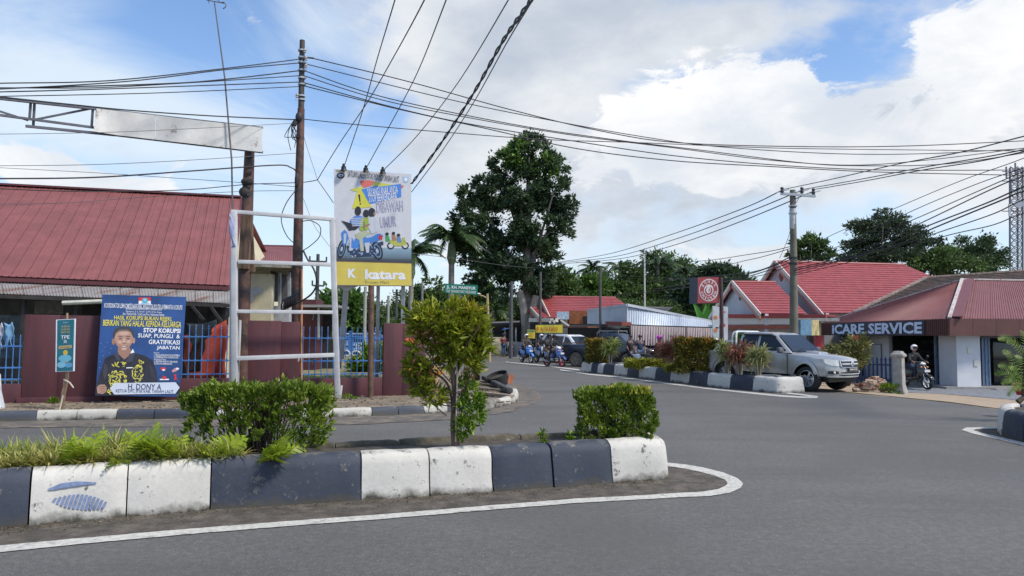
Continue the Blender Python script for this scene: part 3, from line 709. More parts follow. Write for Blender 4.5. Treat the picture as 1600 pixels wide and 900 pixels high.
# lean-to
l0, l1, l2, l3 = P(-330, 445, 18.6), P(362, 474, 21.2), P(362, 450, 23.0), P(-330, 418, 20.6)
l2.z -= .12; l3.z -= .22
sheets([l0, l1, l2, l3], 22, 6, rustgrey, b1, name='lean_to_sheet', h=.02, th=.01)
obj('fascia', MB().beam(l0 - Vector((0, 0, .07)), l1 - Vector((0, 0, .07)), .03, .1), darkw, b1)
for k in range(8):
 q = l0.lerp(l1, .12 + k * .122) + Vector((0, .25, -.1)); obj('lean_to_post', MB().beam(Vector((q.x, q.y, .15)), q, .09, .09), darkw, b1)
wl0, wl1 = P(-330, 620, 22.6), P(352, 620, 25.2)
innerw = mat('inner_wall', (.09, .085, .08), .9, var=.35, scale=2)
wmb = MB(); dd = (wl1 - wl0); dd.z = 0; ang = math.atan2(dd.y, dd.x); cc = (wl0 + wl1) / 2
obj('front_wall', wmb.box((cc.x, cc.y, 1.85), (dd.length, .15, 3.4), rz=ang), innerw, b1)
gb = MB().prism([(0, 0), (1, 0)], lambda u, v: Vector((0, 0, 0)), lambda u, v: Vector((0, 0, 0))) if False else MB()
ew = [Vector((eR.x - .25, eR.y + .3, .1)), Vector((eR.x - .25, eR.y + 12.5, .1)), Vector((bR.x - .25, bR.y - .3, bR.z - .1)), Vector((tR.x - .25, tR.y, tR.z - .12)), Vector((eR.x - .25, eR.y + .3, eR.z - .12))]
gb.add(ew + [v - Vector((.15, 0, 0)) for v in ew], [(0, 1, 2, 3, 4), (9, 8, 7, 6, 5), (0, 5, 6, 1), (0, 4, 9, 5)])
obj('end_wall', gb, cream, b1)
# things under the lean-to: shutters, beams, tarpaulins, washing
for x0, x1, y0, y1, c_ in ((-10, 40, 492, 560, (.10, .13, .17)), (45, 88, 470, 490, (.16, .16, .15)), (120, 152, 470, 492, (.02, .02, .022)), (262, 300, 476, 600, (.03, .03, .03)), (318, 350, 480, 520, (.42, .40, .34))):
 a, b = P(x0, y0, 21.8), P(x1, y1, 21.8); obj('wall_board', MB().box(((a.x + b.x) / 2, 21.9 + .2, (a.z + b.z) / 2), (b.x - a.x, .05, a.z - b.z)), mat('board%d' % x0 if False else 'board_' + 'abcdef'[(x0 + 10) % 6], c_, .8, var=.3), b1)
for (x0, y0), (x1, y1) in (((330, 480), (355, 515)), ((300, 478), (318, 500)), ((345, 520), (362, 478)), ((280, 476), (281, 560))):
 obj('brace', MB().beam(P(x0, y0, 20.6), P(x1, y1, 20.6), .07, .07), darkw, b1)
obj('tube_light', MB().tube([P(98, 473.5, 19.9), P(160, 471, 20.0)], .06, 8), mat('aged_white', (.55, .53, .45), .5), b1)
def cloth(name, pts, m, label, cat, Y, sag=.12, nu=9, nv=9, group=None):
 """hanging cloth through four photo corners (top left, top right, bottom right, bottom left), with real folds"""
 c = [P(x, y, Y) for x, y in pts]; mb = MB()
 for j in range(nv + 1):
  for i in range(nu + 1):
   u, v = i / nu, j / nv; q = c[0].lerp(c[1], u).lerp(c[3].lerp(c[2], u), v)
   q = q + Vector((.03 * math.sin(9 * v + 5 * u), sag * math.sin(u * 9 + v * 2) * (.3 + v) * .6, -.06 * math.sin(math.pi * u) * (1 - v))); mb.v.append(q)
 for j in range(nv):
  for i in range(nu): a = j * (nu + 1) + i; mb.f.append((a, a + 1, a + nu + 2, a + nu + 1))
 o = obj(name, mb, m, smooth=True); s = o.modifiers.new('thick', 'SOLIDIFY'); s.thickness = .012; return tag(o, label, cat, group)
lb = mat('light_blue_cloth', (.16, .34, .52), .85, var=.25, scale=4)
cloth('hanging_cloth', [(-8, 505), (5, 504), (4, 545), (-8, 548)], mat('white_cloth', (.5, .5, .55), .85, var=.2), 'white and blue cloth at the far left end of the washing on the railing', 'cloth', 17.25, .05)
cloth('hanging_shirt', [(6, 504), (21, 503), (20, 543), (5, 545)], lb, 'light blue shirt hung over the railing at the far left', 'shirt', 17.2, .08)
cloth('tarpaulin', [(287, 524), (355, 500), (356, 592), (286, 592)], mat('orange_tarp', (.42, .06, .025), .6, var=.25, scale=2), 'orange tarpaulin hanging behind the railing beside the blue poster', 'tarpaulin', 19.4, .22)
cloth('tarpaulin', [(291, 505), (340, 499), (332, 522), (297, 545)], mat('olive_tarp', (.085, .085, .075), .75, var=.25, scale=3), 'grey folded tarpaulin draped over the orange one', 'tarpaulin', 18.7, .14)
cloth('sack', [(299, 535), (322, 525), (315, 580), (292, 582)], mat('brown_sack', (.10, .055, .035), .85, var=.3, scale=4), 'brown sack hanging in front of the orange tarpaulin', 'sack', 18.9, .08)
# second small building with cream wall and red roofs
b2 = root('annex', tuple(P(420, 600, 27)), 'small cream-walled annex with a broken eave behind the two leaning poles', 'building')
a, b = P(386, 432, 25), P(423, 540, 25)
obj('side_wall', MB().box(((a.x + b.x) / 2, 25.1, 1.9), (b.x - a.x, .25, 3.6)), cream, b2)
pat = P(391, 449, 24.94), P(411, 468, 24.94)
obj('render_patch', MB().poly([P(386, 450, 24.95), P(400, 448, 24.95), P(411, 452, 24.95), P(409, 459, 24.95), P(398, 461, 24.95), P(396, 470, 24.95), P(386, 474, 24.95)]), mat('grey_patch', (.36, .37, .40), .8), b2, fix=False)
rr2 = [P(396, 409, 30), P(470, 411, 32), P(470, 385, 36), P(396, 383.5, 35)]
sheets(rr2, 4, 6, roofred, b2); obj('ridge_cap', MB().beam(rr2[3], rr2[2], .3, .06), MATS['maroon_trim'], b2)
obj('soffit', MB().add([P(388, 412, 24), P(462, 414, 25), P(455, 427, 27.5), P(392, 426, 26.5), P(388, 416, 24), P(462, 419, 25), P(455, 431, 27.5), P(392, 430, 26.5)], [(0, 1, 2, 3), (4, 5, 6, 7), (0, 1, 5, 4), (1, 2, 6, 5), (2, 3, 7, 6), (3, 0, 4, 7)]), mat('stained_board', (.17, .16, .13), .8, var=.5, scale=5), b2)
for k in range(8):
 y = 424 + k * 6.2; obj('wall_board', MB().beam(P(424, y, 25.6), P(456, y + 1, 28.4), .05, .18), darkw, b2)
for x in (437, 452): obj('door_post', MB().beam(P(x, 425, 26), P(x, 500, 26), .09, .09), galv, b2)
obj('bargeboard', MB().beam(P(456, 423, 25.5), P(463, 420, 24.6), .06, .5), MATS['maroon_trim'], b2)
a, b = P(428, 478, 25.5), P(452, 510, 25.5)
obj('counter', MB().box(((a.x + b.x) / 2, 25.6, (a.z + b.z) / 2), (b.x - a.x, .3, a.z - b.z)), mat('stall_grey', (.35, .35, .36), .7), b2)
b3 = root('gatehouse', tuple(P(490, 540, 31)), 'small maroon block with grey roof slab behind the yard', 'building')
a, b = P(472, 468, 31), P(494, 520, 31); obj('wall', MB().box(((a.x + b.x) / 2, 31.5, 1.5), (b.x - a.x, 1.2, 2 * (a.z - 1.5))), maroon, b3)
a, b = P(466, 478, 30.4), P(527, 482, 30.4); obj('roof_slab', MB().box(((a.x + b.x) / 2, 31.4, a.z), (b.x - a.x, 2.4, .1)), mat('slab_grey', (.25, .25, .26), .8), b3)
obj('shade_wall', MB().box((P(505, 500, 32.3).x, 32.4, 1.3), (1.6, .15, 2.4)), darkw, b3)
for x in (498, 521): obj('post', MB().beam(P(x, 481, 30.5), P(x, 530, 30.5), .08, .08), galv, b3)
# ================================================================== POSTERS AND FRAMES
white_p = flat('print_white', (.75, .76, .78)); yel_p = flat('print_yellow', (.72, .62, .06)); navy_p = flat('print_navy', (.012, .02, .09)); red_p = flat('print_red', (.55, .03, .04))
pb = root('election_poster', tuple(wp(215, 622, -.35)), 'large blue anti-corruption poster with a man in a black batik shirt leaning on the wall', 'poster')
pn = (wn + Vector((0, 0, .12))).normalized()
c00, c10, c11, c01 = wp(149, 618, -.45), wp(280, 620, -.5), wp(291, 464, -.28), wp(160, 460, -.22)
class Q4:                                           # bilinear frame in a quadrilateral board
 def __init__(s, c00, c10, c11, c01): s.c = (c00, c10, c11, c01); s.n = (c10 - c00).cross(c01 - c00).normalized(); s.n = s.n if s.n.dot(EYEP - c00) > 0 else -s.n
 def pt(s, a, b, d=0): c = s.c; return c[0].lerp(c[1], a).lerp(c[3].lerp(c[2], a), b) + s.n * d
fr = Q4(c00, c10, c11, c01)
bgm = mat('poster_blue', (.020, .065, .21), .45, var=.45, scale=.55)
mb = MB(); mb.add([fr.pt(a, b, d) for d in (0, -.03) for a, b in ((0, 0), (1, 0), (1, 1), (0, 1))], [(0, 1, 2, 3), (7, 6, 5, 4), (0, 4, 5, 1), (1, 5, 6, 2), (2, 6, 7, 3), (3, 7, 4, 0)])
obj('board', mb, bgm, pb)
dx = lambda x: (x - 160) / 740; 
def pp(x, y):                                       # a spot on the poster read off the enlarged photo (953x900 px crop)
 v = (y - 25 - (x - 215) * .03) / 845; left = 215 - v * 68; return (x - left) / 690, 1 - v
def PT(s, x0, y0, x1, y1, m, d=.012, bold=0.0, **k):
 a0, b0 = pp(x0, y1); a1, b1 = pp(x1, y0); return text(fr, s, a0, b0, a1 - a0, b1 - b0, m, pb, d=d, bold=bold, **k)
def PS(pts, m, d=.006, name='printed_shape'): return shape(fr, [pp(x, y) for x, y in pts], m, pb, d, name)
shirt = mat('print_shirt', (.020, .020, .032), .5, var=.3); skin_p = mat('print_skin', (.40, .23, .17), .5, var=.08, scale=3); hair_p = flat('print_hair', (.05, .045, .05)); gold_p = mat('print_gold', (.50, .48, .10), .5, var=.3, scale=25); fl = flat
def pe(cx, cy, rx, ry, m, d, rot=0, name='printed_shape', n=20): return PS([(cx + a, cy + b) for a, b in ellipse(0, 0, rx, ry, n, rot)], m, d, name)
PS([(150, 868), (162, 760), (205, 640), (230, 560), (300, 530), (345, 505), (430, 500), (470, 520), (560, 545), (615, 580), (650, 680), (655, 770), (840, 770), (845, 862), (400, 872)], shirt, .004, 'printed_figure')
lit = flat('print_skin_lit', (.52, .33, .26)); darksk = flat('print_skin_dark', (.17, .09, .07)); mids = flat('print_skin_mid', (.29, .16, .12)); greyh = flat('print_hair_grey', (.11, .10, .10))
PS([(335, 470), (430, 470), (448, 520), (385, 575), (330, 520)], mids, .005)
def head(s, dx, dy): return [(381 + dx + s * 80 * math.cos(t) * (1 - .22 * max(0, math.sin(t)) ** 2), 395 + dy + s * (100 if math.sin(t) > 0 else 92) * math.sin(t)) for t in [6.2832 * k / 30 for k in range(30)]]
pe(297, 425, 12, 26, mids, .005); pe(463, 415, 12, 26, skin_p, .005); PS(head(1, 0, 0), mids, .006, 'printed_face'); PS(head(.93, 4, -3), skin_p, .0063, 'printed_face')
PS([(300, 400), (296, 352), (312, 318), (348, 300), (412, 298), (452, 318), (468, 356), (464, 400), (452, 372), (440, 344), (410, 332), (352, 334), (322, 350), (312, 378)], hair_p, .0068, 'printed_hair'); PS([(318, 345), (350, 322), (412, 320), (440, 338), (410, 330), (352, 333)], greyh, .0072)
pe(386, 356, 42, 15, lit, .0066); pe(350, 428, 17, 15, lit, .0066); pe(422, 424, 15, 14, lit, .0066); pe(384, 486, 22, 10, lit, .0066)
for q_ in (355, 417):
 PS([(q_ - 22, 384), (q_ - 8, 376), (q_ + 20, 380), (q_ + 20, 385), (q_ - 6, 383)], hair_p, .0074); pe(q_, 398, 15, 5, darksk, .0072); pe(q_, 398, 6, 3.5, hair_p, .0078); pe(q_, 409, 16, 3, mids, .007)
PS([(380, 395), (392, 395), (400, 430), (386, 440), (370, 432)], lit, .0069); pe(386, 438, 16, 4, darksk, .0073)
PS([(350, 462), (386, 458), (420, 460), (404, 472), (366, 473)], darksk, .0073, 'printed_mouth'); PS([(362, 463), (408, 462), (398, 466), (370, 467)], white_p, .0078)
for q_ in ((346, 440, 342, 470), (424, 436, 430, 464)): PS([(q_[0], q_[1]), (q_[0] + 4, q_[1]), (q_[2] + 4, q_[3]), (q_[2], q_[3])], mids, .0071)
PS([(455, 485), (470, 520), (450, 555), (430, 530)], white_p, .0055); PS([(300, 530), (335, 510), (352, 590), (325, 575)], fl('print_collar', (.05, .05, .07)), .0058); PS([(430, 525), (470, 515), (452, 590), (392, 600)], fl('print_collar', (0, 0, 0)), .0058)
gr_ = random.Random(3)
for cx_, cy_, rx_, ry_, n_ in ((325, 735, 80, 72, 70), (490, 690, 48, 80, 46), (350, 615, 60, 28, 16), (520, 600, 22, 30, 8), (270, 830, 30, 26, 10)):
 for _ in range(n_):
  a_ = gr_.uniform(0, 6.28); q_ = gr_.random() ** .5; x_, y_ = cx_ + rx_ * q_ * math.cos(a_), cy_ + ry_ * q_ * math.sin(a_); pe(x_, y_, gr_.uniform(8, 17), gr_.uniform(2.5, 5), gold_p if gr_.random() < .75 else yel_p, .006 + gr_.random() * .002, rot=a_ + 1.57 + gr_.uniform(-.5, .5), name='batik_leaf', n=7)
for k in range(5): PS([(225 + k * 6, 600 + k * 12), (232 + k * 6, 600 + k * 12), (215 + k * 3, 700 + k * 10), (208 + k * 3, 700 + k * 10)], fl('print_fold', (.045, .045, .06)), .005); PS([(590 + k * 9, 600 + k * 14), (594 + k * 9, 600 + k * 14), (606 + k * 8, 720), (601 + k * 8, 720)], fl('print_fold', (0, 0, 0)), .005)
PS([(400, 640), (452, 638), (452, 646), (400, 648)], white_p, .0085); PS([(160, 800), (180, 780), (222, 778), (240, 800), (236, 840), (205, 856), (165, 850)], skin_p, .0075, 'printed_hand')
for k in range(4): PS([(178 + k * 3, 795 + k * 15), (230, 792 + k * 14), (232, 796 + k * 14), (178 + k * 3, 799 + k * 15)], darksk, .0085)
for k, (x, y) in enumerate(((200, 440), (208, 500), (215, 540), (190, 590), (185, 640), (230, 470), (280, 480), (250, 430), (265, 520))): pe(x, y, 4, 4, flat('print_star', (.12, .25, .6)), .005, n=8)
PS([(265, 815), (300, 768), (808, 768), (842, 812), (805, 862), (300, 862)], flat('print_pale', (.52, .58, .68)), .009, 'name_plate')
PT('H. DONY A', 412, 782, 690, 822, navy_p, .013, .02); PT('KETUA DPC JP3B KAB. TANAH LAUT', 312, 832, 790, 852, navy_p, .013, .01)
PT('HASIL KORUPSI BUKAN REJEKI,', 305, 218, 785, 248, yel_p, .01, .03); PT('BERIKAN YANG HALAL KEPADA KELUARGA', 216, 258, 862, 290, yel_p, .01, .03)
PT('STOP KORUPSI', 543, 318, 855, 348, white_p, .01, .09); PT('SUAP, PUNGLI  &', 498, 366, 850, 396, white_p, .01, .04); PT('GRATIFIKASI', 585, 416, 848, 446, white_p, .01, .04); PT('JABATAN', 652, 466, 846, 498, white_p, .01, .04)
PT('KOORDINATOR LSM KOMITE NASIONAL ANGGOTA POLITIK & PEMANTAU KORUPSI', 228, 117, 872, 138, white_p, .01, .01); PT('(KNAPKO) KABUPATEN TANAH LAUT', 402, 144, 705, 160, white_p, .01, .01)
PT('Sekretariat : Jl. A. Yani RT. 12 RW. 03 Kel. Angsau', 403, 170, 700, 180, white_p, .01, 0); PT('Kec. Pelaihari Kab. Tanah Laut Prov. Kalimantan Selatan', 378, 188, 720, 200, white_p, .01, 0)
PT('MOTTO :', 628, 516, 680, 526, white_p, .01, 0)
for y, s in ((538, '1. MENGUNGKAPKAN DAN MEMBELA'), (556, '2. MEMBERANTAS KORUPSI DAN'), (574, '    PUNGUTAN'), (592, '3. BERSAMA RAKYAT MELAWAN'), (610, '    KORUPSI BERSAMA')): PT(s, 630, y - 2, 640 + 7.4 * len(s), y + 8, white_p, .01, 0)
PS([(508, 50), (608, 50), (608, 80), (508, 80)], red_p, .006, 'emblem'); PS([(508, 80), (608, 80), (608, 110), (508, 110)], white_p, .006, 'emblem'); pe(560, 76, 26, 22, flat('print_teal', (.05, .35, .35)), .0075, name='emblem'); pe(560, 74, 14, 12, flat('print_cyan', (.25, .5, .75)), .009, name='emblem')
PS([(526, 96), (596, 96), (596, 106), (526, 106)], flat('print_sky', (.25, .45, .7)), .008)
pe(705, 655, 24, 14, red_p, .007, name='emblem'); pe(708, 664, 12, 8, white_p, .008, name='emblem'); pe(805, 665, 32, 14, fl('print_pink', (.5, .25, .28)), .007, rot=-.5, name='emblem'); pe(825, 655, 14, 8, white_p, .008, name='emblem')
PS([(675, 738), (752, 738), (752, 748), (675, 748)], white_p, .007, 'emblem'); pe(713, 728, 18, 14, red_p, .007, name='emblem'); PS([(790, 705), (815, 702), (812, 720), (822, 750), (808, 745), (795, 752), (800, 722)], red_p, .007, 'emblem')
obj('prop_leg', MB().beam(fr.pt(.1, .9, -.05), wp(170, 622, -.1), .04, .04), darkw, pb)
# ---- small teal banner on a stick
tb = root('campaign_banner', tuple(G(97, 640, VZ)), 'narrow teal banner with TPE lettering tied to a crooked stick by the kerb', 'banner')
q = G(97, 640, VZ); Yb = q.y - .1
obj('stick', MB().tube([q, P(99, 615, Yb), P(105, 590, Yb), P(104, 560, Yb), P(105, 520, Yb + .03), P(105, 489, Yb + .03)], [.035, .045, .035, .03, .025, .02], 7), mat('raw_wood', (.28, .19, .12), .85, var=.25, scale=8, bump=.5), tb, smooth=True)
obj('split_branch', MB().tube([P(93, 641, Yb - .05), P(98, 620, Yb - .02), P(101, 592, Yb)], [.015, .02, .012], 6), mat('pale_wood', (.5, .42, .33), .85), tb); obj('twig', MB().tube([P(100, 593, Yb), P(109, 598, Yb - .1), P(115, 606, Yb - .15)], [.02, .015, .012], 6), MATS['pale_wood'], tb)
ft = Q4(P(88, 581, Yb - .08), P(115, 580, Yb - .10), P(117, 498, Yb - .04), P(89, 499.5, Yb - .04))
wband = Q4(P(86, 582, Yb - .06), P(88, 581, Yb - .08), P(89, 499.5, Yb - .04), P(87.5, 500, Yb - .02))
mb = MB(); mb.add([ft.pt(a, b, d) for d in (0, -.012) for a, b in ((-.05, 0), (1.04, 0), (1.04, 1), (-.05, 1))], [(0, 1, 2, 3), (7, 6, 5, 4), (0, 4, 5, 1), (1, 5, 6, 2), (2, 6, 7, 3), (3, 7, 4, 0)]); obj('banner_sheet', mb, white_p, tb)
teal = mat('banner_teal', (.012, .13, .17), .5, var=.2, scale=2); shape(ft, [(.03, .01), (.97, .01), (.97, .99), (.03, .99)], teal, tb, .004, 'banner_print')
tgold = flat('banner_gold', (.50, .36, .14))
for s, y in (('WARGA', .84), ('SUDAH', .785), ('SIAP KE', .73)): text(ft, s, .25, y, .5, .038, tgold, tb, .008, bold=.03)
text(ft, 'TPE', .24, .62, .5, .07, white_p, tb, .008, bold=.03); text(ft, '3R', .4, .54, .2, .06, white_p, tb, .008, bold=.02); text(ft, 'TANAH LAUT', .35, .93, .3, .015, white_p, tb, .008)
shape(ft, [(.13, .43), (.87, .44), (.87, .50), (.13, .49)], tgold, tb, .007); text(ft, 'PILIH SAMPAH', .2, .45, .6, .025, teal, tb, .010)
for cx_, cy_, rx_, ry_, mm_ in ((.52, .36, .14, .05, flat('banner_yellow', (.6, .4, .05))), (.5, .25, .38, .07, flat('banner_sky', (.15, .42, .55))), (.3, .13, .25, .06, flat('banner_sky2', (.2, .45, .6))), (.7, .12, .24, .05, flat('banner_sky3', (.1, .3, .5))), (.5, .19, .2, .02, tgold)):
 shape(ft, ellipse(cx_, cy_, rx_, ry_, 14), mm_, tb, .006 + rx_ * .002)
# ---- empty white billboard frame
wf = root('empty_billboard', tuple(G(450, 624, VZ)), 'empty white-painted steel billboard frame standing in front of the maroon wall', 'frame')
Lb, Rb = G(367, 626, VZ), G(527.5, 622.5, VZ); YL, YR = Lb.y, Rb.y
def post(a, b, w, name='post', d=None): return obj(name, MB().beam(a, b, w, w), steel, wf, bevel=.006)
post(P(367, 627, YL), P(366, 331, YL), .125); post(P(371.5, 600, YL + .15), P(375.5, 500, YL + .1), .05, 'brace'); post(P(360, 627, YL + .12), P(362, 400, YL + .15), .06, 'brace')
post(P(528, 624, YR), P(519, 341, YR), .12); post(P(361, 330.5, YL + .01), P(524, 343, YR + .01), .09, 'cross_bar')
post(P(372, 409, YL - .01), P(518, 413.5, YR - .01), .09, 'cross_bar'); post(P(367, 486.5, YL - .01), P(522, 488, YR - .01), .085, 'cross_bar'); post(P(368, 560, YL - .01), P(523, 554.5, YR - .01), .10, 'cross_bar')
for (x, y) in ((489, 487), (489, 556), (362, 486)): obj('tie_string', MB().tube([P(x, y, YR - .12), P(x + 1, y + 8, YR - .12), P(x - 1, y + 13, YR - .12)], .012, 5), flat('teal_string', (.02, .25, .2)), wf)
obj('plastic_strip', MB().tube([P(462, 556, YR - .1), P(467, 560, YR - .14), P(466, 565, YR - .14)], .02, 5), steel, wf)
bn = cloth('rolled_banner', [(358, 334), (362, 332), (367, 386), (362, 388)], flat('banner_cloth', (.35, .38, .6)), 'rolled up blue and white cloth tied to the top left of the empty frame', 'banner', YL - .12, .02, 4, 8)
# ---- billboard: road-safety poster above yellow shop sign
bb = root('billboard', tuple(G(580, 621, VZ)), 'tall lit billboard with children on motorcycles above a yellow shop sign', 'billboard')
Yb = G(580, 621, VZ).y
q = Q4(P(523, 446, Yb - .05), P(643, 446.5, Yb + .35), P(642.5, 272, Yb + .35), P(521.5, 264, Yb - .05))
mb = MB(); mb.add([q.pt(a, b, d) for d in (0, -.22) for a, b in ((0, 0), (1, 0), (1, 1), (0, 1))], [(0, 1, 2, 3), (7, 6, 5, 4), (0, 4, 5, 1), (1, 5, 6, 2), (2, 6, 7, 3), (3, 7, 4, 0)]); obj('sign_box', mb, mat('sign_white', (.56, .56, .59), .45, var=.03), bb)
fb2 = q
def bp(x, y):                                       # from the enlarged photo crop (643x900)
 u = (x - 50) / 518; t = 60 + 40 * u; return u, 1 - (y - t) / (843 - t)
def BS(pts, m, d=.006, name='printed_shape'): return shape(fb2, [bp(x, y) for x, y in pts], m, bb, d, name)
def be(cx, cy, rx, ry, m, d=.008, rot=0, name='printed_shape', n=18): return BS([(cx + a, cy + b) for a, b in ellipse(0, 0, rx, ry, n, rot)], m, d, name)
def BT(s, x0, y0, x1, y1, m, d=.014, bold=.0, rot=0, **k):
 a0, b0 = bp(x0, y1); a1, b1 = bp(x1, y0); return text(fb2, s, a0, b0, a1 - a0, b1 - b0, m, bb, d=d, bold=bold, rot=rot, **k)
syel = mat('sign_yellow', (.60, .48, .09), .45, var=.04); BS([(52, 682), (567, 696), (567, 842), (52, 840)], syel, .010, 'shop_panel')
BS([(50, 679), (568, 693), (568, 697), (50, 684)], flat('print_brown', (.2, .1, .06)), .012)
wht = flat('sign_letter', (.72, .72, .74))
BT('K', 138, 732, 194, 792, wht, bold=.14); BT('katara', 252, 738, 528, 802, wht, bold=.09); BT('Frozen Mart', 254, 811, 416, 830, flat('print_grey', (.22, .20, .10)), bold=.0)
BT('SATUAN LALU LINTAS POLRES TANAH LAUT', 142, 105, 485, 124, flat('print_dark', (.05, .05, .08)), bold=.01, rot=-.04)
be(96, 106, 26, 20, flat('print_black', (.02, .02, .03)), .006, name='crest'); be(96, 104, 17, 10, white_p, .008, name='crest'); be(97, 106, 10, 6, flat('print_blue2', (.05, .2, .5)), .010, name='crest'); BS([(66, 66), (126, 68), (126, 78), (66, 76)], flat('print_olive', (.3, .3, .12)), .007)
BS([(512, 116), (550, 118), (550, 150), (531, 160), (512, 150)], flat('print_paleblue', (.35, .48, .66)), .006, 'crest'); be(531, 136, 10, 12, white_p, .008)
# road in the picture: bands darkening downwards as printed
for k in range(9):
 y0 = 585 + k * 12; c = .42 - .045 * k; BS([(50, y0), (568, y0 + 10), (568, 693), (50, 679)], flat('print_road%d' % k, (c * .55, c * .8, c * 1.0) if k < 6 else (c * .8 * .5, c * .5, c * .62)), .002 + k * .0005)
BS([(220, 143), (278, 136), (326, 150), (296, 178), (240, 190)], flat('print_coral', (.62, .15, .12)), .006); BS([(318, 150), (448, 170), (440, 188), (300, 190)], flat('print_lime', (.55, .55, .10)), .007); BS([(490, 172), (518, 178), (505, 196)], flat('print_coral', (.62, .15, .12)), .006)
ylo = flat('print_warn', (.58, .55, .06)); BS([(168, 330), (210, 190), (238, 180), (300, 320)], ylo, .007, 'warning_triangle'); BS([(155, 200), (210, 185), (235, 200), (190, 215)], flat('print_lime', (.5, .5, .1)), .0065)
BS([(210, 236), (222, 234), (226, 284), (219, 286)], flat('print_black', (.02, .02, .03)), .010, 'exclamation_mark'); be(224, 297, 5, 6, flat('print_black', (0, 0, 0)), .010)
BS([(232, 200), (345, 173), (345, 185), (498, 164), (500, 252), (285, 298)], flat('print_azure', (.06, .22, .62)), .009, 'slogan_panel')
BT('SAYANGI ANAK ANDA', 272, 192, 476, 232, wht, .014, .02, rot=.10); BT('STOP BERKENDARA', 280, 236, 470, 274, wht, .014, .02, rot=.10)
lav = flat('print_lavender', (.42, .40, .52)); BT('DIBAWAH', 332, 284, 512, 348, lav, .012, .03, rot=.08); BT('UMUR', 356, 384, 466, 452, lav, .012, .03, rot=.08)
blk = flat('print_black', (.02, .02, .03)); bl3 = flat('print_blue3', (.06, .20, .55)); drk = flat('print_darkblue', (.02, .04, .09)); skn = flat('print_tan', (.28, .17, .12)); wsh = flat('print_whiteshirt', (.50, .51, .56)); pgr = flat('print_green', (.30, .38, .06))
# three riders seen from behind on a motorcycle
stb = flat('print_steelblue', (.16, .26, .40)); pal = flat('print_pale_steel', (.42, .48, .56)); gr_ = random.Random(8)
for cx_, cy_, rx_, ry_, ro_ in ((98, 600, 27, 66, .22), (335, 612, 36, 64, -.28)): be(cx_, cy_, rx_, ry_, blk, .008, rot=ro_); be(cx_, cy_, rx_ * .68, ry_ * .74, stb, .0085, rot=ro_); be(cx_, cy_, rx_ * .55, ry_ * .62, drk, .009, rot=ro_); be(cx_, cy_, rx_ * .25, ry_ * .25, pal, .0095, rot=ro_)
BS([(95, 408), (150, 425), (215, 450), (195, 470), (150, 480), (125, 440)], blk, .0125); BS([(96, 490), (118, 470), (150, 500), (135, 560), (112, 580), (100, 540)], bl3, .0092, 'printed_fairing'); BS([(112, 500), (130, 492), (126, 560), (112, 565)], pal, .0096)
BS([(150, 540), (240, 520), (300, 505), (352, 496), (378, 512), (345, 545), (270, 570), (200, 600), (150, 600)], bl3, .0092, 'printed_motorcycle'); BS([(255, 512), (330, 500), (300, 520), (262, 526)], pal, .0098); BS([(130, 575), (200, 590), (300, 575), (330, 600), (318, 645), (200, 655), (140, 630)], drk, .009)
for _ in range(46): x_, y_ = gr_.uniform(120, 335), gr_.uniform(560, 655); be(x_, y_, gr_.uniform(4, 14), gr_.uniform(2, 5), gr_.choice((pal, stb, blk, drk, stb)), .0096 + gr_.random() * .001, rot=gr_.uniform(-1, 1), n=7)
BS([(330, 560), (375, 548), (378, 572), (345, 580)], drk, .0098); BS([(135, 490), (168, 470), (190, 500), (178, 560), (170, 610), (148, 612), (152, 550)], wsh, .011, 'printed_leg'); BS([(165, 520), (185, 560), (178, 600), (160, 590)], bl3, .0112)
BS([(190, 500), (245, 478), (300, 490), (262, 512), (238, 530), (246, 612), (224, 616), (216, 540), (196, 528)], flat('print_khaki', (.40, .43, .30)), .0118, 'printed_leg'); BS([(250, 560), (285, 555), (280, 625), (262, 625)], wsh, .0112, 'printed_leg')
BS([(152, 412), (180, 382), (212, 376), (240, 384), (246, 412), (238, 450), (205, 460), (170, 440)], bl3, .012, 'printed_rider')
for k in range(5): BS([(160 + k * 2, 394 + k * 12), (242, 390 + k * 12), (243, 395 + k * 12), (161 + k * 2, 400 + k * 12)], wsh, .013)
BS([(228, 404), (256, 386), (284, 394), (288, 430), (274, 470), (240, 482), (216, 468)], pgr, .0127, 'printed_rider'); BS([(240, 420), (252, 416), (256, 470), (244, 474)], flat('print_olive_dark', (.16, .22, .04)), .0131); BS([(278, 396), (300, 384), (326, 392), (344, 430), (338, 485), (300, 500), (278, 462)], wsh, .013, 'printed_rider'); BS([(310, 400), (320, 398), (328, 480), (316, 488)], pal, .0134)
be(208, 345, 21, 31, blk, .013, name='printed_head'); be(262, 363, 20, 27, blk, .0135, name='printed_head'); be(300, 355, 24, 30, blk, .014, name='printed_head'); be(318, 365, 7, 14, skn, .0145)
BS([(235, 445), (285, 430), (288, 440), (240, 462)], skn, .014); BS([(345, 505), (372, 515), (368, 540), (345, 535)], red_p, .0125)
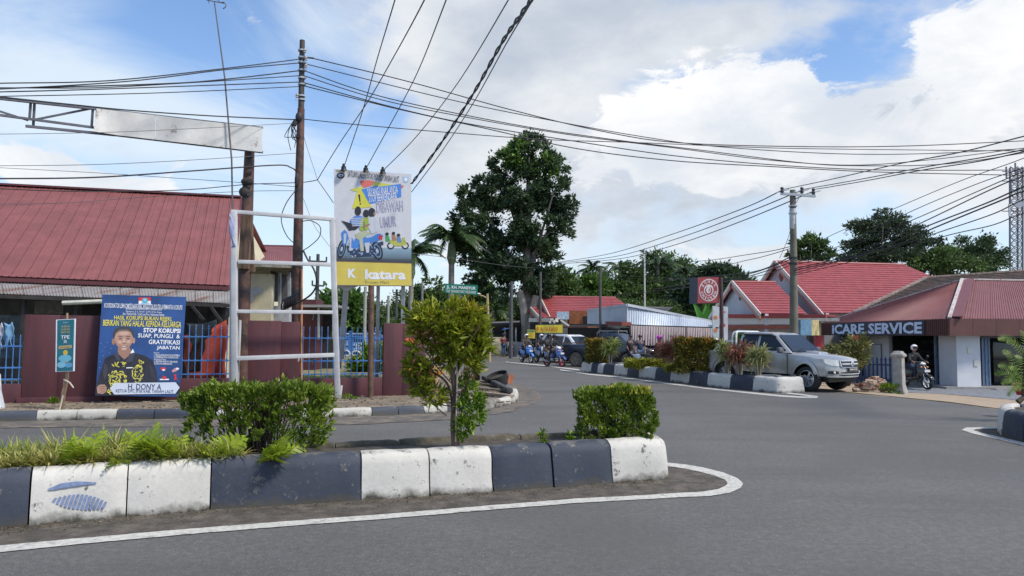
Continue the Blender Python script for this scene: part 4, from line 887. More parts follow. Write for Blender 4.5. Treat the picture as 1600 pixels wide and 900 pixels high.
# small second motorcycle with three children
for cx_ in (427, 526): be(cx_, 578, 25, 24, blk, .007, n=20); be(cx_, 578, 16, 15, flat('print_mist', (.55, .56, .58)), .008)
BS([(405, 545), (450, 535), (520, 540), (540, 570), (500, 580), (450, 580)], flat('print_moto', (.40, .42, .08)), .009); BS([(505, 525), (520, 520), (530, 560), (515, 560)], flat('print_moto', (0, 0, 0)), .009)
for cx_, cy_, mm_ in ((402, 500, flat('print_leaf', (.05, .3, .1))), (446, 496, flat('print_rust', (.35, .18, .1))), (480, 508, flat('print_slate', (.12, .2, .4)))):
 be(cx_, cy_, 12, 11, blk, .011, name='printed_head', n=12); BS([(cx_ - 12, cy_ + 12), (cx_ + 12, cy_ + 12), (cx_ + 22, cy_ + 48), (cx_ - 8, cy_ + 50)], mm_, .010, 'printed_rider')
brown = mat('brown_steel', (.10, .055, .035), .6, var=.4, scale=6, dirt=(.45, .30, .15), dlo=.62, dhi=.66, dscale=3)
obj('post', MB().tube([P(579, 622, Yb), P(580, 446, Yb)], .075, 12), brown, bb, smooth=True)
for xa, xb, yb, ww in ((527, 524, 600, .05), (537, 541, 560, .1)): pass
obj('post', MB().beam(P(525, 600, Yb + .35), P(526, 446, Yb + .2), .07, .07), brown, bb)
obj('back_post', MB().beam(P(533, 560, Yb + 1.2), P(541, 446, Yb + .5), .13, .13), steel, bb); obj('back_post', MB().beam(P(589, 590, Yb + 1.2), P(591, 446, Yb + .5), .09, .09), galv, bb); obj('back_post', MB().beam(P(628.5, 620, Yb + 1.0), P(630, 446, Yb + .6), .09, .09), galv, bb)
obj('gusset', MB().add([P(526, 447, Yb + .2), P(560, 447, Yb + .2), P(541, 455, Yb + .2), P(526, 447, Yb + .26), P(560, 447, Yb + .26), P(541, 455, Yb + .26)], [(0, 1, 2), (3, 4, 5), (0, 1, 4, 3), (1, 2, 5, 4), (2, 0, 3, 5)]), steel, bb)
for (x, y, yy) in ((537, 264, Yb - .1), (571.5, 266.5, Yb), (598, 269, Yb + .1)):
 c = P(x, y, yy); o = obj('flood_lamp', MB().lathe([(0, .14), (.03, .13), (.035, .08), (.06, .06), (.065, .0), (.09, -.04), (.05, -.05), (0, -.05)], c, (0, -.15, 1), 12), blackm, bb, smooth=True)
# yellow croton, wood and tub on the verge
ORD = ['first'] + 'second third fourth fifth sixth seventh eighth ninth tenth eleventh twelfth thirteenth fourteenth fifteenth sixteenth seventeenth eighteenth nineteenth twentieth'.split() + ['twenty-' + w for w in 'first second third fourth fifth sixth seventh eighth ninth'.split()]
# ================================================================== POLES, GANTRY, CABLES
rust = mat('rusty_pole', (.095, .045, .035), .7, var=.35, scale=5, dirt=(.030, .028, .028), dlo=.48, dhi=.58, dscale=2.2, bump=.4, bscale=14)
woodp = mat('old_timber', (.13, .08, .055), .85, var=.45, scale=4, dirt=(.24, .18, .13), dlo=.6, dhi=.68, dscale=3, bump=.8, bscale=9, stretch=(3, 3, .35))
cab = mat('cable_black', (.02, .02, .024), .6); cabt = mat('cable_grey', (.09, .09, .10), .6)
def spl(pts, n=10):
 pts = [Vector(p) for p in pts]; o = []
 for i in range(len(pts) - 1):
  p0 = pts[max(0, i - 1)]; p1 = pts[i]; p2 = pts[i + 1]; p3 = pts[min(len(pts) - 1, i + 2)]
  for k in range(n):
   t = k / n; o.append(.5 * ((2 * p1) + (p2 - p0) * t + (2 * p0 - 5 * p1 + 4 * p2 - p3) * t * t + (3 * p1 - p0 - 3 * p2 + p3) * t ** 3))
 o.append(pts[-1]); return o
tp = root('utility_pole', tuple(G(463, 622, VZ)), 'tall thin rust-brown pole carrying the cable bundle, behind the empty white frame', 'utility pole')
Yt = G(463, 622, VZ).y + .3
obj('pole_shaft', MB().tube([P(463, 622, Yt), P(464.5, 450, Yt), P(467, 300, Yt), P(470.5, 170, Yt)], [.14, .135, .11, .09], 12), rust, tp, smooth=True)
obj('pole_top', MB().tube([P(470.5, 172, Yt), P(472.3, 63, Yt)], [.075, .065], 10), mat('pole_dark', (.05, .04, .04), .7, var=.4), tp, smooth=True)
for y in (79, 90, 98, 110, 122, 132, 150, 156): obj('bracket', MB().lathe([(.07, -.02), (.095, -.02), (.095, .02), (.07, .02)], P(471.5, y, Yt), (0, 0, 1), 10).beam(P(470, y, Yt), P(479 if y < 140 else 462, y, Yt - .1), .02, .03), galv, tp)
for (x, y) in ((476, 80), (478, 92), (478, 104), (464, 150)): obj('insulator', MB().lathe([(0, .06), (.03, .06), (.04, .02), (.02, 0), (.04, -.03), (0, -.05)], P(x, y, Yt - .1), (0, 0, 1), 8), mat('porcelain', (.35, .33, .3), .3), tp)
obj('conduit', MB().tube([P(471.5, 622, Yt - .14), P(471, 560, Yt - .15), P(472, 420, Yt - .14)], .022, 8), mat('orange_conduit', (.50, .22, .10), .6, var=.2), tp, smooth=True)
for x, y, r3 in ((467, 183, (.09, .07, .13)), (461, 192, (.05, .05, .1)), (464, 282, (.06, .06, .2))): obj('wire_knot', MB().ell(P(x, y, Yt - .1), r3), cab, tp, smooth=True)
for k in range(9): 
 a = P(463 + random.uniform(-4, 3), 186, Yt - .12); obj('loose_wire', MB().tube(spl([a, a + Vector((random.uniform(-.15, .05), -.03, -.2)), a + Vector((random.uniform(-.25, .1), 0, -.45)), a + Vector((random.uniform(-.12, .1), -.02, -.62 + random.uniform(-.2, .3)))], 4), .009, 4), cab, tp)
gp_ = root('gantry_sign', tuple(G(381, 624, VZ)), 'weathered blank overhead sign on a truss carried by a leaning brown pole', 'sign')
Yg = G(381, 624, VZ).y + .25
obj('gantry_pole', MB().tube([P(378, 624, Yg), P(380, 480, Yg), P(385, 360, Yg), P(390, 236, Yg)], [.17, .165, .15, .12], 12), rust, gp_, smooth=True)
mbt = MB()
for q in ((P(381, 420, Yg - .13), P(387, 330, Yg - .13), .24, .16), (P(393, 425, Yg - .02), P(389, 345, Yg), .16, .1)): obj('timber_splice', MB().beam(*q), woodp, gp_)
for y in (245, 258, 270, 284, 292, 305): obj('pole_step', MB().beam(P(388 - (y - 236) * .03, y, Yg - .15), P(397 - (y - 236) * .1, y - 1, Yg - .12), .03, .06), blackm, gp_)
obj('strapping', MB().ell(P(386, 284, Yg - .1), (.15, .12, .10)).ell(P(382, 300, Yg - .1), (.14, .10, .13)), darkw, gp_)
YA = Yg - .2
ptl, ptr, pbr, pbl = P(152, 170, YA - 1.3), P(411, 200, YA), P(410, 238, YA), P(152, 208, YA - 1.3)
zinc = mat('weathered_zinc', (.58, .57, .545), .6, .05, var=.16, scale=1.4, dirt=(.20, .17, .14), dlo=.57, dhi=.63, dscale=1.6, bump=.25, bscale=3)
for k in range(2):
 a, b = (0, .337) if k == 0 else (.339, 1); mb = MB(); nn = 12
 for j in range(5):
  for i in range(nn + 1):
   u = a + (b - a) * i / nn; q = ptl.lerp(ptr, u).lerp(pbl.lerp(pbr, u), j / 4)
   mb.v.append(q + Vector((0, -.03 + .03 * mnoise.noise(q * 2.2) - (.12 * max(0, .12 - u) / .12 * (j / 4 if k == 0 else 0)), 0)))
 for j in range(4):
  for i in range(nn): c = j * (nn + 1) + i; mb.f.append((c, c + 1, c + nn + 2, c + nn + 1))
 obj('sheet_panel', mb, zinc, gp_, smooth=True)
tk = mat('truss_steel', (.11, .115, .135), .6, var=.2)
tl0, tr0 = P(-150, 138, YA - 2.7), P(411, 198.5, YA + .05); bl0, br0 = P(-150, 161, YA - 2.7), P(411, 237, YA + .05)
def ch(name, pts, w=.05): return obj(name, MB().beam(P(*pts[0]), P(*pts[1]), w, w), tk, gp_)
ch('chord', ((-150, 137, YA - 2.7), (158, 170.5, YA - 1.25)), .07); ch('chord', ((158, 171, YA - 1.25), (411, 200, YA + .04))); ch('chord', ((40, 197, YA - 1.8), (180, 211, YA - 1.1)), .055); ch('chord', ((180, 211, YA - 1.1), (411, 238, YA + .04)), .05)
ch('chord', ((-150, 160, YA - 2.7), (152, 200, YA - 1.25)), .05)
for a, b in (((48, 160, YA - 1.75), (46, 187, YA - 1.75)), ((54, 161, YA - 1.7), (52, 197, YA - 1.7)), ((145, 171, YA - 1.3), (143, 199, YA - 1.3)), ((152, 171, YA - 1.28), (149, 208, YA - 1.28)), ((-60, 155, YA - 2.2), (44, 188, YA - 1.75)), ((54, 187, YA - 1.7), (140, 170, YA - 1.3))): ch('strut', (a, b), .04)
CG = 'overhead cables strung across the junction'
def cable(pts, rad, label, m=None, n=8, sides=5):
 rad = min(rad * .85, .024); Q = [P(*p) for p in pts]; o = obj('overhead_cable', MB().tube(spl(Q, n), rad, sides, cap=False), m or cab, fix=False, smooth=True)
 return tag(o, label, 'cable', CG)
T = Yt; 
# left bundle (they come nearer as they leave the frame)
lf = lambda y: (-120, y, 13.5)
cable([(471, 92, T), (350, 107, T - 1.5), (170, 126, T - 3), (0, 130, T - 4), (-120, 133, 12.8)], .016, 'topmost cable running left from the top of the tall brown pole')
cable([(471, 98, T), (350, 109, T - 1.5), (200, 127, T - 3), (0, 139, T - 4), (-120, 142, 12.8)], .016, 'second cable from the top, running left from the tall brown pole')
cable([(471, 110, T), (350, 124, T - 1.5), (250, 131, T - 2.5), (0, 138, T - 4), (-120, 140, 12.8)], .018, 'third cable running left from the tall brown pole, crossing the fourth')
cable([(471, 118, T), (300, 129, T - 2), (150, 137, T - 3), (0, 137, T - 4), (-120, 136, 12.8)], .014, 'fourth cable running left from the tall brown pole')
cable([(471, 128, T), (250, 136, T - 2), (100, 141, T - 3.3), (0, 143.5, T - 4), (-120, 147, 12.8)], .016, 'fifth cable running left, just above the lowest of the upper bundle')
cable([(471, 135, T), (250, 145, T - 2), (0, 150.5, T - 4), (-120, 153, 12.8)], .013, 'lowest cable of the upper left bundle, just above the truss')
cable([(466, 187, T), (330, 181, T - 1.6), (200, 172, T - 2.6), (100, 162, T - 3.2), (0, 152, T - 4), (-120, 140, 12.8)], .018, 'dark cable sloping along the top of the blank overhead sign')
cable([(470, 192, T), (300, 201, T - 2), (160, 207, T - 3), (0, 209.5, T - 4), (-100, 210, 12.8)], .007, 'faint thin wire passing behind the blank overhead sign', cabt)
cable([(466, 239, T), (300, 250, T - 2), (150, 257, T - 3), (0, 259, T - 4), (-100, 259, 12.8)], .008, 'thin wire crossing the sky just above the thicker street cable at left', cabt)
cable([(463, 268, T), (455, 262, T - .1), (430, 258, T - .4), (300, 267, T - 2), (150, 277, T - 3), (0, 279, T - 4), (-100, 279, 12.8)], .020, 'thick black cable curving down at the tall pole, running left above the red roof')
cable([(496, 281, T), (470, 285, T), (388, 288, T - .5), (280, 297, T - 1.8), (120, 299, T - 3), (-60, 292, 13)], .013, 'cable from the small hub right of the tall pole, running left past the leaning pole')
cable([(466, 292, T), (388, 286, T), (300, 280, T + 1), (150, 270, T + 2), (0, 262, T + 3), (-60, 258, T + 3)], .009, 'thin wire rising to the left behind the leaning pole', cabt)
cable([(470, 298, T), (380, 299, T), (240, 307, T), (100, 317, T - 1), (0, 319, T - 2), (-60, 320, T - 2.5)], .008, 'thin wire drooping low across the red sheet-metal roof', cabt)
# right bundle over the junction
def rt(*p): return [(x, y, T + (x - 470) / 1300 * 3.0) for x, y in p]
cable(rt((488, 91), (640, 128), (800, 172), (940, 205), (1060, 223), (1250, 229), (1420, 228), (1620, 219), (1750, 213)), .017, 'topmost cable from the tall pole, sagging right across the whole junction')
cable(rt((474, 99), (700, 155), (850, 186), (1000, 213), (1120, 229), (1300, 240), (1450, 240), (1620, 231), (1750, 224)), .015, 'second cable running right across the junction from the tall pole')
cable(rt((474, 110), (600, 152), (800, 194), (950, 217), (1090, 234), (1250, 254), (1340, 259), (1480, 256), (1620, 236), (1750, 218)), .016, 'third cable running right, meeting the silhouetted bundle above the gabled house')
cable(rt((474, 118), (600, 157), (760, 189), (900, 212), (1060, 232), (1200, 250), (1330, 258), (1450, 250), (1620, 229), (1750, 214)), .015, 'fourth cable running right across the junction from the tall pole')
cable(rt((474, 129), (620, 169), (740, 195), (900, 221), (1050, 243), (1200, 257), (1350, 265), (1500, 266), (1620, 265), (1750, 262)), .017, 'fifth cable from the tall pole, lower and flatter toward the right edge')
cable(rt((474, 134), (620, 170), (760, 201), (900, 232), (1050, 251), (1200, 260), (1350, 268), (1500, 272), (1620, 274), (1750, 274)), .017, 'lowest sagging cable of the bundle running right from the tall pole')
cable(rt((472, 186), (560, 195), (700, 207), (850, 218), (1000, 223), (1200, 231), (1400, 234), (1620, 236), (1750, 236)), .014, 'nearly level cable running right from the knot of wires on the tall pole')
cable([(470, 88, T - .05), (480, 90, T - .03), (490, 91, T + .05)], .035, 'short thick cable clamp beside the top of the tall pole')
# steep drops from above the camera to the billboard
def dn(*p): return [(x, y, max(6.5, Yb - (p[0][1] - y) / 265 * 8.5 * (.55 + .45 * (p[0][1] - y) / 265))) for x, y in p]
cable(dn((537, 262), (566, 175), (590, 90), (617, 0), (650, -120)), .012, 'steep cable rising from the left lamp of the billboard')
cable(dn((571.5, 264), (604, 205), (650, 118), (697, 0), (740, -120)), .012, 'steep cable rising from the middle lamp of the billboard')
cable(dn((598, 267), (650, 214), (715, 130), (794, 0), (850, -110)), .012, 'steep cable rising from the right lamp of the billboard')
cable(dn((496, 281), (530, 225), (575, 158), (620, 80), (663, 0), (715, -110)), .012, 'steep cable rising from the small wire hub beside the tall pole')
tw = dn((643, 287), (690, 222), (740, 145), (785, 65), (829, 0), (890, -110)); Q = spl([P(*p) for p in tw], 40)
for k in range(2):
 pts_ = []
 for i, q_ in enumerate(Q): a_ = i * .33 + k * math.pi; pts_.append(q_ + Vector((math.cos(a_), 0, math.sin(a_))) * .019)
 tag(obj('overhead_cable', MB().tube(pts_, .017, 5, cap=False), cab, fix=False, smooth=True), ('one strand of the thick twisted pair climbing steeply over the billboard corner', 'other strand of the thick twisted pair climbing steeply over the billboard corner')[k], 'cable', CG)
cable(dn((643, 300), (690, 237), (740, 160), (790, 70), (832, 0), (890, -100)), .012, 'single cable climbing steeply just right of the thick twisted pair')
cable([(496, 281, T), (508, 298, T - .1), (521, 317, T - .2)], .011, 'short wire from the wire hub down to the billboard edge')
cable([(496, 281, T), (490, 262, T), (478, 225, T), (472, 200, T)], .007, 'short thin wire from the wire hub up to the tall pole', cabt)
cable([(463, 296, T - .1), (447, 318, T - .2), (439.5, 343, T - .2), (448, 368, T - .2), (464, 384, T - .2), (474, 394, T - .2)], .014, 'black cable looping out on the left side of the tall pole')
cable([(471, 346, T - .2), (486, 345, T - .2), (500, 354, T - .2), (499, 370, T - .2), (485, 384, T - .2), (474, 391, T - .2)], .014, 'black cable looping out on the right side of the tall pole')
cable([(474, 391, T - .2), (480, 404, T - .2), (491, 422, T - .2), (495, 442, T - .2), (488, 458, T - .2), (472, 470, T - .2), (458, 474, T - .2)], .030, 'thick black cable hooking down behind the tall pole to the cable coil')
cable([(473, 420, T - .2), (462, 417, T - .15), (448, 432, T - .1), (442, 447, T), (440, 470, T)], .012, 'thin black cable hanging in front of the annex opening')
cable([(474, 310, T), (490, 350, T), (505, 372, T), (521, 392, T)], .007, 'thin stay wire from the tall pole to the empty white frame', cabt)
coil = MB()
for k in range(7):
 c = P(443 + k * 3.6, 476 - k * 1.6, T - .1); coil.tube([c + Vector((.02 * math.cos(a), .14 * math.sin(a), .14 * math.cos(a))) for a in [2 * math.pi * j / 12 for j in range(13)]], .022, 5, cap=False)
tag(obj('cable_coil', coil, cab, fix=False), 'bundle of coiled black cable strapped beside the tall brown pole', 'cable coil')
# antenna mast fixed to the white frame
am = root('antenna_mast', tuple(G(365, 627, VZ)), 'very thin antenna mast rising from the white frame out of the top of the photo', 'antenna')
obj('mast', MB().tube([P(366, 470, YL), P(362, 250, YL), P(351, 120, YL), P(335, 3, YL)], [.02, .02, .018, .014], 6), cabt, am)
c = P(334, 2, YL); obj('dipole', MB().tube([c + Vector((-.18, 0, .03)), c + Vector((.25, 0, -.05))], .012, 5).tube([c + Vector((-.12, 0, .12)), c + Vector((-.12, 0, -.05))], .009, 5).tube([c + Vector((.1, .2, .05)), c + Vector((.1, -.2, 0))], .009, 5), cabt, am)
obj('loop', MB().tube([c + Vector((.22, 0, -.1)) + Vector((math.cos(a), 0, math.sin(a))) * .08 for a in [j * .5 - 1.5 for j in range(8)]], .012, 5), cabt, am)
# right utility pole with cross-arm
Yu = 29.0
up = root('utility_pole', tuple(G(1240, 600, 0)), 'grey-brown concrete pole with a steel cross-arm in front of the red gabled house', 'utility pole'); up.location = (P(1240, 524, Yu).x, Yu, -.1)
conp = mat('pole_concrete', (.145, .135, .11), .85, var=.25, scale=3, dirt=(.09, .10, .06), dlo=.52, dhi=.65, dscale=1.5, bump=.3)
obj('pole_shaft', MB().tube([Vector((P(1240.5, 524, Yu).x, Yu, -.2)), P(1240.5, 524, Yu), P(1240, 400, Yu), P(1238.5, 297, Yu)], [.18, .165, .135, .11], 14), conp, up, smooth=True)
obj('painted_band', MB().tube([P(1238.8, 358, Yu), P(1238.6, 326, Yu)], .126, 14), mat('band_white', (.45, .46, .48), .6, dirt=(.2, .2, .2), dlo=.58, dhi=.66), up, smooth=True)
for y in (322, 333, 403, 412): obj('clamp', MB().lathe([(.13, -.03), (.165, -.03), (.165, .03), (.13, .03)], P(1238.9, y, Yu), (0, 0, 1), 12), galv if y < 350 else blackm, up)
obj('cross_arm', MB().beam(P(1220, 302.5, Yu - .12), P(1274, 306.5, Yu - .12), .09, .10), galv, up); obj('brace', MB().beam(P(1242, 320, Yu - .12), P(1251, 305, Yu - .12), .03, .03), galv, up)
for x, y in ((1222, 300), (1253, 300), (1271, 302)):
 obj('insulator', MB().lathe([(0, .0), (.06, .0), (.07, .1), (.045, .13), (.07, .2), (.05, .24), (0, .26)], P(x, y + 2, Yu - .12), (0, 0, 1), 10), flat('insulator_dark', (.05, .045, .05)), up, smooth=True)
 obj('insulator_arm', MB().beam(P(x - 9, y - 2 + 3, Yu - .1), P(x + 11, y - 5 + 1, Yu - .1), .05, .04), galv, up)
def uc(pts, rad, label, m=None): cable(pts, rad, label, m)
uc([(1222, 297, Yu), (1160, 326, 36), (1050, 366, 46), (950, 397, 60), (862, 411, 75)], .03, 'left one of three far wires dropping left from the cross-arm of the concrete pole')
uc([(1253, 297, Yu), (1160, 335, 36), (1060, 372, 46), (960, 401, 60), (868, 411, 75)], .03, 'middle one of three far wires dropping left from the cross-arm of the concrete pole')
uc([(1268, 300, Yu), (1160, 345, 36), (1060, 381, 46), (970, 404, 60), (880, 412, 75)], .03, 'right one of three far wires dropping left from the cross-arm of the concrete pole')
uc([(1224, 296, Yu), (1300, 280, 25), (1400, 257, 21), (1500, 238, 18), (1600, 213, 15.5), (1700, 188, 14)], .018, 'upper wire rising right from the cross-arm of the concrete pole to the photo edge')
uc([(1255, 296, Yu), (1340, 281, 25), (1440, 262, 21), (1530, 247, 18), (1600, 234, 16), (1700, 214, 14)], .018, 'middle wire rising right from the cross-arm of the concrete pole')
uc([(1273, 296, Yu), (1350, 283, 25), (1440, 266, 21), (1530, 252, 18), (1600, 237, 16), (1700, 216, 14)], .018, 'lower wire rising right from the cross-arm of the concrete pole')
lows = [((1240, 405), (1290, 372), (1400, 325), (1500, 283), (1600, 247), .013), ((1240, 408), (1310, 385), (1420, 332), (1520, 290), (1600, 262), .014), ((1240, 411), (1320, 388), (1430, 342), (1530, 298), (1600, 268), .016), ((1240, 414), (1350, 388), (1440, 348), (1540, 300), (1600, 275), .020),
  ((1240, 420), (1360, 392), (1450, 353), (1540, 318), (1600, 292), .024), ((1240, 423), (1380, 390), (1460, 356), (1560, 315), (1600, 299), .026), ((1240, 427), (1400, 385), (1470, 362), (1550, 335), (1600, 312), .018), ((1240, 430), (1400, 392), (1480, 368), (1550, 352), (1600, 333), .016)]
nm = ['topmost', 'second', 'third', 'fourth', 'fifth and thick', 'sixth and thickest', 'seventh', 'lowest']
for k, l in enumerate(lows):
 pp_ = l[:5]; uc([(x, y, Yu - (x - 1240) / 360 * 12) for x, y in pp_] + [(1700, pp_[4][1] - (pp_[3][1] - pp_[4][1]) * 1.3, Yu - 14.8)], l[5], nm[k] + ' of the low cables rising right from the concrete pole past the mast')
fl_ = [((1236, 385), (1180, 396), (1060, 410), (900, 410), .02), ((1236, 388), (1170, 406), (1090, 418), (940, 416), .02), ((1236, 401), (1180, 424), (1110, 432), (1010, 440), .035), ((1236, 405), (1170, 428), (1100, 440), (1020, 452), .03), ((1236, 410), (1160, 434), (1080, 448), (960, 462), .03), ((1236, 414), (1180, 432), (1100, 437), (860, 425), .02)]
for k, l in enumerate(fl_): uc([(x, y, Yu + (1236 - x) / 340 * 38) for x, y in l[:4]], l[4], ['topmost', 'second', 'third', 'fourth', 'fifth', 'lowest'][k] + ' of the low cables running left from the concrete pole over the shop roof')
uc([(1238, 340, Yu), (1232, 370, Yu + .6), (1218, 404, Yu + 1.2)], .012, 'thin stay wire slanting down left of the concrete pole', cabt)
cable([(870, 420, 62), (800, 416, 55), (720, 405, 48), (640, 395, 40), (560, 380, 34)], .018, 'thin wire crossing low behind the billboard and the big dark tree', cabt)
# ================================================================== NEAR PLANTS
SZ = .43
hedgeL = leafmat('ixora_leaf', (.045, .10, .015), (.27, .35, .04), .35, .30, 5, .3); twig = mat('twig', (.07, .05, .035), .85, var=.4)
yl = leafmat('yellow_leaf', (.30, .38, .03), (.62, .42, .06), .4, .35, 6, .3)
def shrub(name, label, c, sx, sy, h, n, leafm, seed, stems=40, topdense=True, extra=None, leaf=.05, shape_=None):
 """clipped box-like shrub: many thin stems, leaves crowding the outer skin and top"""
 random.seed(seed); rt_ = root(name, tuple(c), label, 'shrub')
 mb = MB(); tips = []
 for k in range(stems):
  a = random.uniform(0, 6.28); rr = random.uniform(.0, .55); b0 = Vector((math.cos(a) * rr * sx * .5, math.sin(a) * rr * sy * .5, 0))
  e = Vector((b0.x * 1.6 + random.uniform(-.1, .1) * sx, b0.y * 1.6, h * random.uniform(.8, .97))); e.x = max(-sx / 2, min(sx / 2, e.x)); e.y = max(-sy / 2, min(sy / 2, e.y))
  mid = b0.lerp(e, .5) + Vector((random.uniform(-.04, .04), random.uniform(-.03, .03), 0))
  mb.tube([Vector(c) + b0, Vector(c) + mid, Vector(c) + e], [.009, .006, .003], 5, cap=False)
  for j in range(3): s = b0.lerp(e, random.uniform(.4, .8)); t = s + Vector((random.uniform(-.12, .12), random.uniform(-.1, .1), random.uniform(.08, .18))); mb.tube([Vector(c) + s, Vector(c) + t], [.004, .002], 4, cap=False)
 obj('stems', mb, twig, rt_, fix=False)
 P_ = []; Dn = []
 for k in range(n // 7):
  face = random.random()
  if face < .42: p = Vector((random.uniform(-.5, .5) * sx, random.uniform(-.5, .5) * sy, h * random.uniform(.86, 1.0)))
  elif face < .78: p = Vector((random.uniform(-.5, .5) * sx, -.5 * sy * random.uniform(.75, 1), h * (1 - random.random() ** (1.4 if topdense else .95) * .93)))
  else: p = Vector((random.choice((-1, 1)) * .5 * sx * random.uniform(.8, 1), random.uniform(-.5, .5) * sy, h * (1 - random.random() ** 1.3 * .9)))
  cx_ = abs(p.x) / (sx / 2)
  if cx_ > .8: p.z = min(p.z, h * (1 - .18 * (cx_ - .8) / .2))
  p.z += random.uniform(-.02, .03) * (1 + 2 * mnoise.noise(p * 5)); low = max(0, .62 - p.z / h)
  if random.random() < low * (1.75 if topdense else .5): continue
  p += Vector((mnoise.noise(p * 6), mnoise.noise(p * 6 + Vector((7, 0, 0))), .6 * mnoise.noise(p * 5 + Vector((0, 9, 0))))) * .10
  outw = Vector((p.x / sx, p.y / sy, .45 + p.z / h * .6))
  for j in range(7):
   d = outw + Vector((random.gauss(0, .5), random.gauss(0, .5), random.gauss(0, .35))); P_.append(Vector(c) + p + Vector((random.gauss(0, .008), random.gauss(0, .008), random.gauss(0, .012)))); Dn.append(d)
 leaf_obj('leaves', [tuple(p) for p in P_], [tuple(d) for d in Dn], leaf, leafm, rt_, width=.5)
 return rt_
hc = P(405, 700, 8.05); hc.z = SZ
hw = 205 / 1155 * 8.05
shrub('clipped_shrub', 'wide clipped green shrub with bare dark stems at the left half of the nearest median', hc + Vector((-.02, .12, 0)), hw, .62, .70, 13500, hedgeL, 3, 95, leaf=.052)
# straggling side branches of the wide shrub, at right
hs = [o for o in bpy.data.objects if o.name.startswith('clipped_shrub')][0]
mb = MB(); pts = []; dr = []
for (x0, y0, x1, y1) in ((470, 690, 516, 664), (465, 680, 505, 632), (470, 672, 512, 612), (468, 690, 505, 690), (455, 695, 500, 676), (310, 660, 300, 640)):
 a, b = P(x0, y0, 8.1), P(x1, y1, 8.05); mb.tube([a, a.lerp(b, .5) + Vector((0, 0, -.02)), b], [.007, .005, .003], 5, cap=False)
 for k in range(90): t = random.random() ** .5; q = a.lerp(b, t) + Vector([random.gauss(0, .03) for _ in range(3)]); pts.append(tuple(q)); dr.append(((b - a).x + random.gauss(0, .25), random.gauss(0, .25), .15 + random.gauss(0, .2)))
obj('side_branches', mb, twig, hs, fix=False); leaf_obj('leaves', pts, dr, .05, hedgeL, hs, width=.5)
rc = P(961, 684, 9.35); rc.z = SZ
rs = shrub('clipped_shrub', 'small box-clipped green shrub with yellow tips near the rounded white end of the nearest median', rc + Vector((0, .05, 0)), 108 / 1155 * 9.35, .62, .60, 12500, hedgeL, 5, 60, topdense=False, leaf=.046)
pts = [(rc.x + random.uniform(.05, .42), rc.y + random.uniform(-.3, .2), SZ + .6 + random.uniform(-.03, .05)) for _ in range(160)] + [(rc.x + random.uniform(-.12, .0), rc.y + random.uniform(-.2, .2), SZ + .62) for _ in range(40)]
leaf_obj('yellow_tips', pts, rng.normal(size=(200, 3)) * .4 + [0, 0, 1], .05, yl, rs, width=.45, kind='stuff')
# the little tree with olive and yellow leaves
Yt2 = 8.35
tr = root('ornamental_tree', tuple(P(711, 692, Yt2)), 'young ornamental tree with olive-yellow leaves growing from the nearest median', 'tree')
bark = mat('bark', (.12, .075, .055), .9, var=.4, scale=6, bump=1, bscale=18, stretch=(2, 2, .4))
def T2(x, y, dy=0): return P(x, y, Yt2 + dy)
obj('trunk', MB().tube(spl([T2(712, 697), T2(709, 660), T2(711, 620), T2(707, 585), T2(700, 552), T2(692, 520)], 4), [.048, .045, .043, .042, .04, .038, .036, .034, .032, .03, .03, .03, .028, .027, .026, .025, .024, .023, .022, .02, .018][:21], 9).tube(spl([T2(709, 660), T2(703, 610, .04), T2(690, 590, .05), T2(668, 578, .1)], 4), .014, 6).tube(spl([T2(709, 600), T2(722, 555, .05), T2(728, 520, .1), T2(720, 490)], 4), .016, 6), bark, tr, smooth=True)
obj('pale_stem', MB().tube(spl([T2(712, 690, -.06), T2(713, 640, -.06), T2(714, 590, -.03), T2(712, 540)], 4), .010, 6), mat('pale_bark', (.35, .30, .26), .85), tr, smooth=True)
br = MB(); random.seed(4)
for (x, y) in ((655, 500), (668, 487), (700, 480), (735, 480), (750, 510), (760, 545), (745, 570), (660, 540), (650, 580), (665, 620), (735, 600), (735, 640), (735, 665), (690, 500), (715, 500), (730, 535), (640, 590)):
 a = T2(random.uniform(697, 712), min(y + 60, 680) if y < 600 else y + 15, 0); br.tube(spl([a, a.lerp(T2(x, y, random.uniform(-.2, .2)), .5) + Vector((0, 0, -.03)), T2(x, y, random.uniform(-.2, .2))], 3), .007, 5, cap=False)
obj('branches', br, bark, tr, fix=False)
def blob(x, y, rx, ry, Y, dep=None): c = P(x, y, Y); return (tuple(c), (rx * Y / 1155, (dep or (rx + ry) / 2 * Y / 1155), ry * Y / 1155))
bl = [blob(698, 500, 50, 28, Yt2), blob(672, 515, 30, 30, Yt2), blob(728, 520, 30, 36, Yt2), blob(742, 555, 22, 26, Yt2), blob(662, 560, 24, 30, Yt2), blob(655, 592, 18, 26, Yt2), blob(700, 545, 30, 26, Yt2), blob(675, 618, 20, 14, Yt2), blob(650, 492, 16, 14, Yt2), blob(752, 535, 16, 22, Yt2), blob(645, 575, 14, 14, Yt2)]
pc, pd = clump_points(bl, 5200, clumps=22, spread=.125, shell=.5)
ol = leafmat('olive_leaf', (.07, .13, .01), (.36, .38, .03), .38, .4, 4, .35)
pd[:, 2] += .3; leaf_obj('leaves', pc, pd, .088, ol, tr, width=.30)
bl2 = [blob(736, 640, 20, 26, Yt2), blob(722, 668, 12, 14, Yt2), blob(730, 600, 12, 10, Yt2)]
pc, pd = clump_points(bl2, 1300, clumps=16, spread=.2); leaf_obj('leaves', pc, pd, .058, leafmat('fresh_leaf', (.05, .14, .01), (.22, .32, .02), .4, .4, 4), tr, width=.4)
